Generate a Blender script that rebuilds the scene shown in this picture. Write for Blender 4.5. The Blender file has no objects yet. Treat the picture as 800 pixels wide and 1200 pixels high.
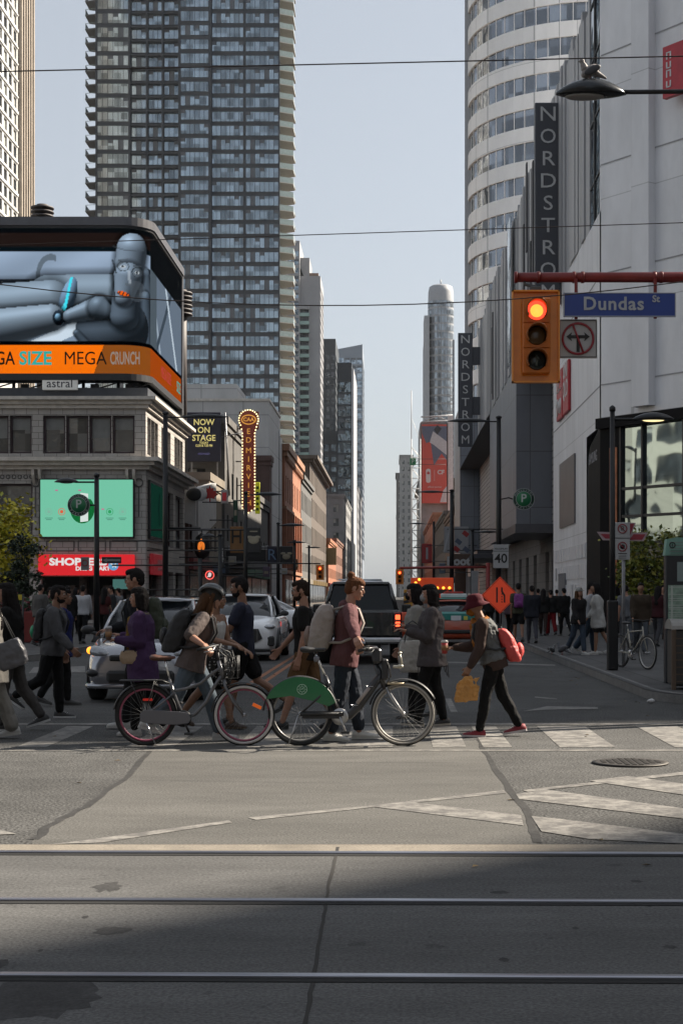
import bpy, math, random
import numpy as np
from mathutils import Vector, Matrix, Euler
random.seed(7)
scene = bpy.context.scene
COL = scene.collection
R = math.radians
V = Vector
F, VX, VY, CH = 1828.0, 460.0, 697.0, 1.6      # lens in photo pixels, vanishing point, eye height

def X(px, Y): return (px - VX) / F * Y
def Z(py, Y): return CH + (VY - py) / F * Y
def G(px, py, z=0.0):                           # point of the ground seen at a pixel of the photo
    Y = (CH - z) * F / (py - VY)
    return V((X(px, Y), Y, z))

# ---------------------------------------------------------------- materials
MATS = {}
def srgb(r, g, b):
    f = lambda c: (c/255/12.92) if c/255 <= .04045 else ((c/255+.055)/1.055)**2.4
    return (f(r), f(g), f(b))
def mat(name, col, rough=.6, metal=0., var=.12, scale=2.5, bump=0., bscale=30., emit=None, estr=1., coat=0., spec=.5, stretch=None):
    if name in MATS: return MATS[name]
    m = bpy.data.materials.new(name); m.use_nodes = True
    nt = m.node_tree; N = nt.nodes; L = nt.links
    b = N['Principled BSDF']
    b.inputs['Roughness'].default_value = rough
    b.inputs['Metallic'].default_value = metal
    b.inputs['Coat Weight'].default_value = coat
    b.inputs['Specular IOR Level'].default_value = spec
    b.inputs['Base Color'].default_value = (*col, 1)
    tc = N.new('ShaderNodeTexCoord'); src = tc.outputs['Object']
    if stretch:
        mp = N.new('ShaderNodeMapping'); mp.inputs['Scale'].default_value = stretch
        L.new(src, mp.inputs[0]); src = mp.outputs[0]
    if var > 0:
        n = N.new('ShaderNodeTexNoise'); n.inputs['Scale'].default_value = scale; n.inputs['Detail'].default_value = 6
        n.inputs['Roughness'].default_value = .6
        L.new(src, n.inputs['Vector'])
        r = N.new('ShaderNodeMapRange'); r.inputs[1].default_value = .3; r.inputs[2].default_value = .7
        r.inputs[3].default_value = 1-var; r.inputs[4].default_value = 1+var
        L.new(n.outputs[0], r.inputs[0])
        mx = N.new('ShaderNodeVectorMath'); mx.operation = 'SCALE'
        mx.inputs[0].default_value = col
        L.new(r.outputs[0], mx.inputs['Scale']); L.new(mx.outputs[0], b.inputs['Base Color'])
    if bump > 0:
        n2 = N.new('ShaderNodeTexNoise'); n2.inputs['Scale'].default_value = bscale; n2.inputs['Detail'].default_value = 4
        L.new(src, n2.inputs['Vector'])
        bp = N.new('ShaderNodeBump'); bp.inputs['Strength'].default_value = bump; bp.inputs['Distance'].default_value = .02
        L.new(n2.outputs[0], bp.inputs['Height']); L.new(bp.outputs[0], b.inputs['Normal'])
    if emit:
        b.inputs['Emission Color'].default_value = (*emit, 1); b.inputs['Emission Strength'].default_value = estr*.45
    MATS[name] = m
    return m
def wallmat(name, col, joint, bw, bh, mort=.01, offset=0., rough=.7, metal=0., var=.12, col2=None, bumpy=.3, spec=.5):
    """wall pattern (bricks, tiles, panels) in real metres: u = X+Y, v = Z"""
    if name in MATS: return MATS[name]
    m = bpy.data.materials.new(name); m.use_nodes = True
    nt = m.node_tree; N = nt.nodes; L = nt.links; b = N['Principled BSDF']
    b.inputs['Roughness'].default_value = rough; b.inputs['Metallic'].default_value = metal; b.inputs['Specular IOR Level'].default_value = spec
    tc = N.new('ShaderNodeTexCoord'); sp = N.new('ShaderNodeSeparateXYZ'); L.new(tc.outputs['Object'], sp.inputs[0])
    ad = N.new('ShaderNodeMath'); ad.operation = 'ADD'; L.new(sp.outputs[0], ad.inputs[0]); L.new(sp.outputs[1], ad.inputs[1])
    cb = N.new('ShaderNodeCombineXYZ'); L.new(ad.outputs[0], cb.inputs[0]); L.new(sp.outputs[2], cb.inputs[1])
    br = N.new('ShaderNodeTexBrick'); L.new(cb.outputs[0], br.inputs['Vector'])
    br.offset = offset; br.inputs['Scale'].default_value = 1
    br.inputs['Brick Width'].default_value = bw; br.inputs['Row Height'].default_value = bh
    br.inputs['Mortar Size'].default_value = mort; br.inputs['Mortar Smooth'].default_value = .1
    br.inputs['Color1'].default_value = (*col, 1); br.inputs['Color2'].default_value = (*(col2 or [c*.88 for c in col]), 1)
    br.inputs['Mortar'].default_value = (*joint, 1)
    n = N.new('ShaderNodeTexNoise'); n.inputs['Scale'].default_value = .6; n.inputs['Detail'].default_value = 7; n.inputs['Roughness'].default_value = .65
    mp = N.new('ShaderNodeMapping'); mp.inputs['Scale'].default_value = (1, 1, .35); L.new(tc.outputs['Object'], mp.inputs[0]); L.new(mp.outputs[0], n.inputs['Vector'])
    r = N.new('ShaderNodeMapRange'); r.inputs[1].default_value = .3; r.inputs[2].default_value = .7
    r.inputs[3].default_value = 1-var; r.inputs[4].default_value = 1+var; L.new(n.outputs[0], r.inputs[0])
    mx = N.new('ShaderNodeVectorMath'); mx.operation = 'SCALE'; L.new(br.outputs[0], mx.inputs[0]); L.new(r.outputs[0], mx.inputs['Scale'])
    L.new(mx.outputs[0], b.inputs['Base Color'])
    bp = N.new('ShaderNodeBump'); bp.inputs['Strength'].default_value = bumpy; bp.inputs['Distance'].default_value = .01; bp.invert = True
    L.new(br.outputs[1], bp.inputs['Height']); L.new(bp.outputs[0], b.inputs['Normal'])
    MATS[name] = m
    return m
def glassmat(name, col, metal=.6, rough=.06, wob=.15, wscale=.5, cell=1.3):
    """coated facade glass: reflective, each pane a little different"""
    if name in MATS: return MATS[name]
    m = bpy.data.materials.new(name); m.use_nodes = True
    nt = m.node_tree; N = nt.nodes; L = nt.links; b = N['Principled BSDF']
    b.inputs['Roughness'].default_value = rough; b.inputs['Metallic'].default_value = metal
    tc = N.new('ShaderNodeTexCoord'); g = N.new('ShaderNodeNewGeometry')
    sc = N.new('ShaderNodeVectorMath'); sc.operation = 'SCALE'; sc.inputs['Scale'].default_value = 1/cell; L.new(g.outputs['Position'], sc.inputs[0])
    fl = N.new('ShaderNodeVectorMath'); fl.operation = 'FLOOR'; L.new(sc.outputs[0], fl.inputs[0])
    wn = N.new('ShaderNodeTexWhiteNoise'); wn.noise_dimensions = '3D'; L.new(fl.outputs[0], wn.inputs[0])
    r = N.new('ShaderNodeMapRange'); r.inputs[3].default_value = .45; r.inputs[4].default_value = 1.35; L.new(wn.outputs[0], r.inputs[0])
    mx = N.new('ShaderNodeVectorMath'); mx.operation = 'SCALE'; mx.inputs[0].default_value = col
    L.new(r.outputs[0], mx.inputs['Scale']); L.new(mx.outputs[0], b.inputs['Base Color'])
    n2 = N.new('ShaderNodeTexNoise'); n2.inputs['Scale'].default_value = wscale; n2.inputs['Detail'].default_value = 2; L.new(g.outputs['Position'], n2.inputs['Vector'])
    bp = N.new('ShaderNodeBump'); bp.inputs['Strength'].default_value = wob; bp.inputs['Distance'].default_value = .3
    L.new(n2.outputs[0], bp.inputs['Height']); L.new(bp.outputs[0], b.inputs['Normal'])
    MATS[name] = m
    return m
def emis(name, col, s=1.):
    if name in MATS: return MATS[name]
    m = bpy.data.materials.new(name); m.use_nodes = True; N = m.node_tree.nodes; N.clear()
    e = N.new('ShaderNodeEmission'); e.inputs[0].default_value = (*col, 1); e.inputs[1].default_value = s*.42
    o = N.new('ShaderNodeOutputMaterial'); m.node_tree.links.new(e.outputs[0], o.inputs[0])
    MATS[name] = m
    return m

# ---------------------------------------------------------------- mesh building
class MB:
    def __init__(s): s.v = []; s.f = []; s.m = []; s.sm = []
    def add(s, vs, fs, m=0, smooth=False):
        o = len(s.v); s.v += [tuple(p) for p in vs]
        for f in fs: s.f.append(tuple(i+o for i in f)); s.m.append(m); s.sm.append(smooth)
        return s
    def quad(s, a, b, c, d, m=0): return s.add([a, b, c, d], [(0, 1, 2, 3)], m)
    def box(s, x0, x1, y0, y1, z0, z1, m=0):
        vs = [(x, y, z) for x in (x0, x1) for y in (y0, y1) for z in (z0, z1)]
        return s.add(vs, [(0, 1, 3, 2), (4, 6, 7, 5), (0, 4, 5, 1), (2, 3, 7, 6), (0, 2, 6, 4), (1, 5, 7, 3)], m)
    def bbox(s, x0, x1, y0, y1, z0, z1, b=.01, m=0):
        """box with chamfered vertical and horizontal edges"""
        t = MB().box(x0, x1, y0, y1, z0, z1)
        cx, cy, cz = (x0+x1)/2, (y0+y1)/2, (z0+z1)/2
        vs = []; idx = {}
        for vi, (x, y, z) in enumerate(t.v):
            sx = 1 if x > cx else -1; sy = 1 if y > cy else -1; sz = 1 if z > cz else -1
            for ax in range(3):
                p = [x-sx*b, y-sy*b, z-sz*b]; p[ax] = (x, y, z)[ax]; idx[(vi, ax)] = len(vs); vs.append(p)
        fs = []
        axes = [0, 0, 1, 1, 2, 2]
        for f, ax in zip(t.f, axes): fs.append(tuple(idx[(i, ax)] for i in f))
        edges = {}
        for f, ax in zip(t.f, axes):
            for k in range(4):
                e = (f[k], f[(k+1) % 4]); edges.setdefault(tuple(sorted(e)), []).append((e, ax))
        for e, l in edges.items():
            (a, ax1), (b2, ax2) = l
            fs.append((idx[(a[1], ax1)], idx[(a[0], ax1)], idx[(a[0], ax2)], idx[(a[1], ax2)]))
        for vi in range(8): fs.append((idx[(vi, 0)], idx[(vi, 1)], idx[(vi, 2)]))
        return s.add(vs, fs, m)
    def obox(s, c, size, rot=None, m=0):
        h = [k/2 for k in size]; t = MB().box(-h[0], h[0], -h[1], h[1], -h[2], h[2])
        M = (rot if rot is not None else Matrix()).to_3x3(); c = V(c)
        return s.add([M @ V(p) + c for p in t.v], t.f, m)
    def merge(s, o, M=None, mo=0):
        vs = o.v if M is None else [M @ V(p) for p in o.v]
        k = len(s.v); s.v += [tuple(p) for p in vs]
        for f, m, q in zip(o.f, o.m, o.sm): s.f.append(tuple(i+k for i in f)); s.m.append(m+mo); s.sm.append(q)
        return s
    def prism(s, poly, a, b, axis='z', m=0):
        """extrude a 2-D polygon from a to b. axis z: poly=(x,y); y: (x,z); x: (y,z)"""
        def P(p, t): return {'z': (p[0], p[1], t), 'y': (p[0], t, p[1]), 'x': (t, p[0], p[1])}[axis]
        n = len(poly); vs = [P(p, a) for p in poly] + [P(p, b) for p in poly]
        fs = [tuple(range(n)), tuple(range(2*n-1, n-1, -1))] + [(i, (i+1) % n, n+(i+1) % n, n+i) for i in range(n)]
        return s.add(vs, fs, m)
    def ring(s, c, ax, r, n): pass
    def tube(s, pts, r, n=8, m=0, closed=False, cap=True, sx=1., smooth=True):
        pts = [V(p) for p in pts]; k = len(pts)
        rr = r if isinstance(r, (list, tuple)) else [r]*k
        vs = []; ref = None
        for i, p in enumerate(pts):
            if closed: t = (pts[(i+1) % k] - pts[i-1])
            else: t = pts[min(i+1, k-1)] - pts[max(i-1, 0)]
            t = t.normalized() if t.length > 1e-9 else V((0, 0, 1))
            if ref is None:
                ref = V((0, 1, 0)) if abs(t.y) < .9 else V((1, 0, 0))
            a = (ref - t*ref.dot(t)).normalized(); b = t.cross(a); ref = a
            for j in range(n):
                q = 2*math.pi*j/n; vs.append(p + a*math.cos(q)*rr[i]*sx + b*math.sin(q)*rr[i])
        fs = []
        for i in range(k if closed else k-1):
            i2 = (i+1) % k
            for j in range(n): fs.append((i*n+j, i*n+(j+1) % n, i2*n+(j+1) % n, i2*n+j))
        o = len(s.v); s.add(vs, fs, m, smooth)
        if cap and not closed:
            s.f.append(tuple(o+j for j in range(n-1, -1, -1))); s.m.append(m); s.sm.append(False)
            s.f.append(tuple(o+(k-1)*n+j for j in range(n))); s.m.append(m); s.sm.append(False)
        return s
    def tcap(s, p0, r0, p1, r1, n=10, m=0):
        p0, p1 = V(p0), V(p1); d = (p1-p0); L = d.length
        t = d/L if L > 1e-6 else V((0, 0, 1))
        pts = []; rr = []
        for q in (-80, -50, -25): pts.append(p0 + t*r0*math.sin(R(q))); rr.append(r0*math.cos(R(q)))
        pts += [p0, p1]; rr += [r0, r1]
        for q in (25, 50, 80): pts.append(p1 + t*r1*math.sin(R(q))); rr.append(r1*math.cos(R(q)))
        return s.tube(pts, rr, n, m)
    def ell(s, c, rad, M=None, n=14, k=9, m=0):
        c = V(c); vs = []; fs = []
        for i in range(k+1):
            th = math.pi*i/k
            for j in range(n):
                ph = 2*math.pi*j/n; p = V((rad[0]*math.sin(th)*math.cos(ph), rad[1]*math.sin(th)*math.sin(ph), rad[2]*math.cos(th)))
                if i in (0, k): p = V((rad[0]*.02*math.cos(ph), rad[1]*.02*math.sin(ph), rad[2]*math.cos(th)))
                if M is not None: p = M @ p
                vs.append(c+p)
        for i in range(k):
            for j in range(n): fs.append((i*n+j, (i+1)*n+j, (i+1)*n+(j+1) % n, i*n+(j+1) % n))
        fs.append(tuple(range(n))); fs.append(tuple(range(k*n+n-1, k*n-1, -1)))
        return s.add(vs, fs, m, True)
    def loft(s, secs, m=0, cap=True, smooth=True):
        n = len(secs[0]); vs = [p for r in secs for p in r]; fs = []
        for i in range(len(secs)-1):
            for j in range(n): fs.append((i*n+j, i*n+(j+1) % n, (i+1)*n+(j+1) % n, (i+1)*n+j))
        o = len(s.v); s.add(vs, fs, m, smooth)
        if cap:
            s.f.append(tuple(o+j for j in range(n-1, -1, -1))); s.m.append(m); s.sm.append(False)
            k = (len(secs)-1)*n
            s.f.append(tuple(o+k+j for j in range(n))); s.m.append(m); s.sm.append(False)
        return s
    def lathe(s, prof, c=(0, 0, 0), n=20, m=0, axis='z'):
        """prof: (radius, height) list"""
        vs = []; fs = []; c = V(c)
        for r, h in prof:
            for j in range(n):
                q = 2*math.pi*j/n; a, b = r*math.cos(q), r*math.sin(q)
                vs.append(c + V({'z': (a, b, h), 'y': (a, h, b), 'x': (h, a, b)}[axis]))
        for i in range(len(prof)-1):
            for j in range(n): fs.append((i*n+j, i*n+(j+1) % n, (i+1)*n+(j+1) % n, (i+1)*n+j))
        fs.append(tuple(range(n-1, -1, -1))); fs.append(tuple((len(prof)-1)*n+j for j in range(n)))
        return s.add(vs, fs, m, True)
    def build(s, name, mats, parent=None, fixn=True):
        org = V(ORG.get(parent.name, (0, 0, 0))) if parent is not None else V((0, 0, 0))
        me = bpy.data.meshes.new(name)
        me.from_pydata([(p[0]-org.x, p[1]-org.y, p[2]-org.z) for p in s.v], [], s.f)
        if not isinstance(mats, (list, tuple)): mats = [mats]
        for q in mats: me.materials.append(q)
        me.polygons.foreach_set('material_index', s.m); me.polygons.foreach_set('use_smooth', s.sm)
        if fixn:
            import bmesh
            bm = bmesh.new(); bm.from_mesh(me); bmesh.ops.recalc_face_normals(bm, faces=bm.faces); bm.to_mesh(me); bm.free()
        me.update()
        o = bpy.data.objects.new(name, me); COL.objects.link(o)
        if parent is not None:
            o.parent = parent
            if parent.name in ORG: ORG[o.name] = ORG[parent.name]
        return o
ORG = {}
def tag(o, label=None, cat=None, group=None, kind=None):
    if label: o['label'] = label
    if cat: o['category'] = cat
    if group: o['group'] = group
    if kind: o['kind'] = kind
    return o
def thing(name, label, cat, loc=(0, 0, 0), rz=0., group=None, world=False):
    """Empty at the thing's base; world=True: its parts are written in world coordinates"""
    o = bpy.data.objects.new(name, None); COL.objects.link(o); o.empty_display_size = .2
    o.location = loc; o.rotation_euler = (0, 0, rz)
    if world: ORG[o.name] = tuple(loc)
    return tag(o, label, cat, group)
def struct(name, mb, m, fixn=True):
    o = mb.build(name, m, None, fixn); o['kind'] = 'structure'; return o
def kids(o): return [c for c in bpy.data.objects if c.parent == o]
def copy_tree(o, parent=None):
    c = o.copy(); COL.objects.link(c); c.parent = parent
    for ch in kids(o): copy_tree(ch, c)
    return c
def bevel(o, w=.01, seg=2):
    b = o.modifiers.new('b', 'BEVEL'); b.width = w; b.segments = seg; b.limit_method = 'ANGLE'; b.angle_limit = R(40); return o
def subsurf(o, n=2):
    b = o.modifiers.new('s', 'SUBSURF'); b.levels = n; b.render_levels = n; return o
def text(body, m, size, loc, rot=(math.pi/2, 0, 0), parent=None, name='lettering', ext=.004, align='CENTER', sx=1., space=1., line=1., bold=0., alv='CENTER', fitw=None):
    c = bpy.data.curves.new(name, 'FONT'); c.body = body; c.size = size; c.align_x = align; c.align_y = alv
    c.extrude = ext; c.space_character = space; c.space_line = line; c.offset = bold; c.resolution_u = 3
    c.materials.append(m)
    o = bpy.data.objects.new(name, c); COL.objects.link(o); o.rotation_euler = rot; o.scale = (sx, 1, 1)
    org = V(ORG.get(parent.name, (0, 0, 0))) if parent is not None else V((0, 0, 0))
    o.location = V(loc) - org
    if fitw: o['fitw'] = fitw
    if parent is not None: o.parent = parent
    return o
FR = (math.pi/2, 0, 0)                 # facing the camera
RX = (math.pi/2, 0, math.pi/2)         # facing +X
LX = (math.pi/2, 0, -math.pi/2)        # facing -X

def wall_holes(mb, o, u, L, z0, z1, holes, depth, n, m=0, mr=None):
    """wall from point o along u with rectangular holes (a0,a1,b0,b1) and their reveals"""
    mr = m if mr is None else mr
    us = sorted({0., L} | {h[0] for h in holes} | {h[1] for h in holes}); zs = sorted({z0, z1} | {h[2] for h in holes} | {h[3] for h in holes})
    o = V((o[0], o[1], 0)); u = V((u[0], u[1], 0)); nn = V((n[0], n[1], 0))
    P = lambda a, z, d=0: o + u*a + V((0, 0, z)) - nn*d
    def inh(a, z): return any(h[0] < a < h[1] and h[2] < z < h[3] for h in holes)
    for j in range(len(zs)-1):
        i = 0
        while i < len(us)-1:
            if inh((us[i]+us[i+1])/2, (zs[j]+zs[j+1])/2): i += 1; continue
            k = i
            while k+1 < len(us)-1 and not inh((us[k+1]+us[k+2])/2, (zs[j]+zs[j+1])/2): k += 1
            mb.quad(P(us[i], zs[j]), P(us[k+1], zs[j]), P(us[k+1], zs[j+1]), P(us[i], zs[j+1]), m); i = k+1
    for a0, a1, b0, b1 in holes:
        mb.quad(P(a0, b0), P(a0, b0, depth), P(a0, b1, depth), P(a0, b1), mr); mb.quad(P(a1, b0), P(a1, b1), P(a1, b1, depth), P(a1, b0, depth), mr)
        mb.quad(P(a0, b1), P(a0, b1, depth), P(a1, b1, depth), P(a1, b1), mr); mb.quad(P(a0, b0), P(a1, b0), P(a1, b0, depth), P(a0, b0, depth), mr)
WM = {}
def win_mb(w, h, nx=1, nz=1, fr=.06, d=.06, bar=.04, blind=0., seed=0):
    """window in local coords: width along x, outward -y. materials 0 frame, 1 glass, 2 blind"""
    b = MB(); rnd = random.Random(seed)
    b.box(0, fr, -d, 0, 0, h); b.box(w-fr, w, -d, 0, 0, h); b.box(fr, w-fr, -d, 0, 0, fr); b.box(fr, w-fr, -d, 0, h-fr, h)
    for i in range(1, nx): b.box(w*i/nx-bar/2, w*i/nx+bar/2, -d*.8, 0, fr, h-fr)
    for i in range(1, nz): b.box(fr, w-fr, -d*.7, 0, h*i/nz-bar/2, h*i/nz+bar/2)
    for i in range(nx):
        a0, a1 = fr+(w-2*fr)*i/nx, fr+(w-2*fr)*(i+1)/nx
        t = rnd.random()
        cut = h-fr - (h-2*fr)*rnd.choice((.35, .6, 1, 1)) if t < blind else h-fr
        if cut < h-fr-.01: b.quad((a0, -.012, cut), (a1, -.012, cut), (a1, -.012, h-fr), (a0, -.012, h-fr), 2)
        if cut > fr+.01: b.quad((a0, -.012, fr), (a1, -.012, fr), (a1, -.012, cut), (a0, -.012, cut), 1)
    return b
def windows(root, specs, mats, name='window', cap=100, org=None, **kw):
    """specs: (point, u, w, h, seed) - the nearest `cap` become parts, the rest one stuff part"""
    org = V(ORG.get(root.name, (0, 0, 0)))
    specs = sorted(specs, key=lambda s: V(s[0]).length/(s[2]*s[3])**.5)
    rest = MB()
    for i, (p, u, w, h, sd) in enumerate(specs):
        key = (round(w, 2), round(h, 2), sd, tuple(m.name for m in mats), tuple(sorted(kw.items())))
        if key not in WM:
            b = win_mb(w, h, seed=sd, **kw); me = bpy.data.meshes.new(name); me.from_pydata(b.v, [], b.f)
            for q in mats: me.materials.append(q)
            me.polygons.foreach_set('material_index', b.m); me.update(); WM[key] = (me, b)
        a = math.atan2(u[1], u[0])
        if i < cap:
            o = bpy.data.objects.new(name, WM[key][0]); COL.objects.link(o); o.parent = root
            o.location = V(p)-org; o.rotation_euler = (0, 0, a)
        else:
            rest.merge(WM[key][1], Matrix.Translation(V(p)) @ Matrix.Rotation(a, 4, 'Z'))
    if rest.v:
        o = rest.build(name, list(mats), root, False); o['kind'] = 'stuff'
# ---------------------------------------------------------------- people
def cloud(name, size):
    if name in bpy.data.textures: return bpy.data.textures[name]
    t = bpy.data.textures.new(name, 'CLOUDS'); t.noise_scale = size; t.noise_depth = 3; return t
def skinify(o, vox, disp=0., size=.08, smooth=3):
    r = o.modifiers.new('r', 'REMESH'); r.mode = 'VOXEL'; r.voxel_size = vox; r.use_smooth_shade = True
    if smooth: s = o.modifiers.new('s', 'SMOOTH'); s.factor = .5; s.iterations = smooth
    if disp:
        d = o.modifiers.new('d', 'DISPLACE'); d.texture = cloud('cloud%g' % size, size); d.strength = disp; d.mid_level = .5; d.texture_coords = 'LOCAL'
    return o
def cloth(name, col, rough=.85, var=.18, sheen=True):
    col = tuple(c*.5 for c in col)
    return mat('cloth_'+name, col, rough, 0, var, 5, .7, 11, spec=.2, stretch=(1, 1, .45))
SK = dict(light=(.33, .175, .12), tan=(.23, .118, .074), brown=(.16, .08, .045), olive=(.25, .135, .085))
def skinm(k): return mat('skin_'+k, SK[k], .5, 0, .08, 14, .1, 120, spec=.4)
def hairm(k):
    c = dict(black=(.012, .010, .010), dark=(.022, .014, .010), brown=(.07, .035, .018), auburn=(.10, .04, .018), grey=(.2, .2, .2))[k]
    return mat('hair_'+k, c, .75, 0, .35, 60, .4, 110, stretch=(1, 1, .2), spec=.12)
def ik(S, T, a, b, pole):
    d = T-S; L = min(d.length, (a+b)*.999); t = d.normalized(); x = (a*a-b*b+L*L)/(2*L); h = math.sqrt(max(a*a-x*x, 1e-6))
    p = (pole - t*pole.dot(t)).normalized(); return S+t*x+p*h, S+t*L

def hand(b, W, d, palmn, side, s, curl=40, detail=1):
    """palm, four unequal bent fingers and a thumb. W wrist, d hand direction, palmn palm normal, side = +1/-1 (thumb side along lateral)"""
    d = d.normalized(); palmn = (palmn - d*palmn.dot(d)).normalized(); lat = d.cross(palmn)*side
    if not detail:
        b.tcap(W, .026*s, W+d*.13*s, .02*s); return
    pal = W+d*.05*s
    for k, l in ((-.027, .0), (-.009, .004), (.009, .004), (.027, 0)):
        b.tcap(W+d*.005*s+lat*k*.6*s, .019*s, W+d*(.078+l)*s+lat*k*s, .0135*s, 8)
    for k, L in ((-.033, .055), (-.011, .068), (.011, .074), (.033, .066)):
        p = W+d*.085*s+lat*k*s; ang = 0.; sg = L*s
        for q, fr in ((curl*.5, .42), (curl*1.1, .32), (curl*1.5, .26)):
            a = R(q); dd = d*math.cos(a)+palmn*math.sin(a)
            e = p+dd*sg*fr*1.15; b.tcap(p, .0088*s, e, .0078*s, 7); p = e
    p = W+d*.025*s+lat*.024*s; q = p+(d*.6+lat*.7+palmn*.35).normalized()*.04*s; e = q+(d*.9+lat*.2+palmn*.5).normalized()*.032*s
    b.tcap(p, .013*s, q, .0105*s, 7); b.tcap(q, .0102*s, e, .0085*s, 7)

def person(label, x, y, rz, h=1.72, sex='m', legs=((12, 6, 0), (-14, 22, -18)), arms=((-12, 6, 20), (14, 6, 25)), lean=3, head=(0, 0),
           skin='light', hair=('short', 'dark'), top=('hoodie', (.2, .2, .2)), bottom=('trousers', (.02, .02, .02)), shoe=((.6, .6, .6), (.7, .7, .7)),
           detail=1, z=0., group='people crossing at the crosswalk', vest=None, beard=False, glasses=False, mask=None, hat=None, scarf=None, extra=None, curl=(40, 40), twist=0):
    s = h/1.715; fem = sex == 'f'; vox = .0065*s if detail else .02
    root = thing('person', label, 'person', (x, y, z), R(rz), group)
    hipY = .088*s; upv = V((math.sin(R(lean)), 0, math.cos(R(lean)))); fw = V((math.cos(R(lean)), 0, -math.sin(R(lean))))
    hip0 = V((0, 0, .92*s))
    J = []; low = 9
    for i, sd in enumerate((1, -1)):
        t, k, fp = legs[i]; H = hip0+V((0, sd*hipY, -.02*s))
        K = H+V((math.sin(R(t)), sd*.005, -math.cos(R(t))))*.43*s; A = K+V((math.sin(R(t-k)), 0, -math.cos(R(t-k))))*.41*s
        fd = V((math.cos(R(fp)), 0, math.sin(R(fp)))); fu = V((-math.sin(R(fp)), 0, math.cos(R(fp))))
        J.append([H, K, A, fd, fu])
        low = min(low, (A-fu*.085*s-fd*.06*s).z, (A-fu*.085*s+fd*.17*s).z)
    dz = V((0, 0, -low))
    for j in J: j[0] += dz; j[1] += dz; j[2] += dz
    P = hip0+dz; shW = (.150 if fem else .172)*s
    D = lambda d, f=0, l=0: P+upv*d*s+fw*f*s+V((0, l, 0))*s
    tw = R(twist); latv = V((-math.sin(tw), math.cos(tw), 0))
    A = []
    for i, sd in enumerate((1, -1)):
        S = D(.445)+latv*sd*shW; a = arms[i]
        if a[0] == 't':
            E, W = ik(S, V(a[1]) , .285*s, .25*s, V(a[2]) if len(a) > 2 else V((-.6, sd*.35, -.8)))
        else:
            p, ab, e = a; p += lean*0
            E = S+V((math.sin(R(p))*math.cos(R(ab)), sd*math.sin(R(ab)), -math.cos(R(p))*math.cos(R(ab))))*.285*s
            W = E+V((math.sin(R(p+e))*math.cos(R(ab*.3)), sd*math.sin(R(ab*.2)), -math.cos(R(p+e))))*.25*s
        A.append((S, E, W))
    Hm = Matrix.Rotation(R(head[0]), 3, 'Z') @ Matrix.Rotation(R(head[1]), 3, 'Y')
    HC = D(.61, .02)+V((0, 0, .075*s))+V((math.sin(R(head[1]))*.06*s, 0, 0))
    HP = lambda f, l, u: HC+(Hm @ V((f, l, u)))*s
    def tors(b, secs, g=0, dx=0, n=20):
        rings = []
        for d, hy, hx in secs:
            c = D(d, dx); rr = []
            for j in range(n):
                q = 2*math.pi*j/n; cy, cx = math.cos(q), math.sin(q)
                ky = abs(cy)**.85*(1 if cy > 0 else -1); kx = abs(cx)**.85*(1 if cx > 0 else -1)
                rr.append(c+latv*ky*(hy*s+g)+fw*kx*(hx*s+g))
            rings.append(rr)
        b.loft(rings)
    if fem: TS = [(-.10, .10, .08), (-.03, .165, .115), (.08, .145, .105), (.16, .122, .092), (.28, .135, .115), (.37, .145, .115), (.44, .135, .085), (.485, .075, .06)]
    else: TS = [(-.10, .10, .08), (-.03, .16, .112), (.08, .15, .11), (.18, .148, .108), (.30, .165, .12), (.38, .172, .12), (.44, .158, .09), (.49, .08, .065)]
    # body
    b = MB(); tors(b, TS)
    b.tcap(D(.44, -.01), .062*s, HP(-.02, 0, -.08), .052*s)
    if detail:
        b.ell(HC+Hm @ V((-.008, 0, .012))*s, (.098*s, .077*s, .108*s), Hm); b.ell(HP(.028, 0, -.05), (.062*s, .058*s, .066*s), Hm)
        b.ell(HP(.06, 0, -.098), (.026*s, .026*s, .02*s), Hm)
        b.tcap(HP(.084, 0, .012), .009*s, HP(.1035, 0, -.024), .0105*s)
        b.ell(HP(.096, 0, -.033), (.012*s, .017*s, .008*s), Hm)
        for sd in (1, -1):
            b.tcap(HP(.078, sd*.014, .024), .014*s, HP(.066, sd*.045, .022), .013*s); b.ell(HP(.058, sd*.037, -.03), (.026*s, .024*s, .026*s), Hm)
            b.ell(HP(-.008, sd*.078, -.008), (.019*s, .0095*s, .031*s), Hm)
        b.ell(HP(.086, 0, -.058), (.0135*s, .024*s, .0075*s), Hm); b.ell(HP(.083, 0, -.070), (.0145*s, .021*s, .008*s), Hm)
    else:
        b.ell(HC, (.095*s, .075*s, .115*s), Hm); b.ell(HP(.035, 0, -.06), (.055*s, .05*s, .055*s), Hm); b.tcap(HP(.085, 0, .01), .013*s, HP(.103, 0, -.025), .015*s)
        for sd in (1, -1): b.ell(HP(-.008, sd*.075, -.008), (.02*s, .012*s, .03*s), Hm)
    for (S, E, W), sd, cu in zip(A, (1, -1), curl):
        b.tcap(S, .054*s, S.lerp(E, .45), .046*s); b.tcap(S.lerp(E, .45), .046*s, E, .037*s); b.tcap(E, .038*s, E.lerp(W, .3), .039*s); b.tcap(E.lerp(W, .3), .039*s, W, .025*s)
        d = (W-E).normalized(); pn = V((0, -sd, 0)) if abs(d.z) > .6 else V((0, 0, -1)) if abs(d.x) > .4 else V((.3, -sd, -.4))
        hand(b, W+d*.01*s, d, pn, 1 if (d.cross(pn)).dot(V((1, 0, .6))) > 0 else -1, s, cu, detail)
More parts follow.
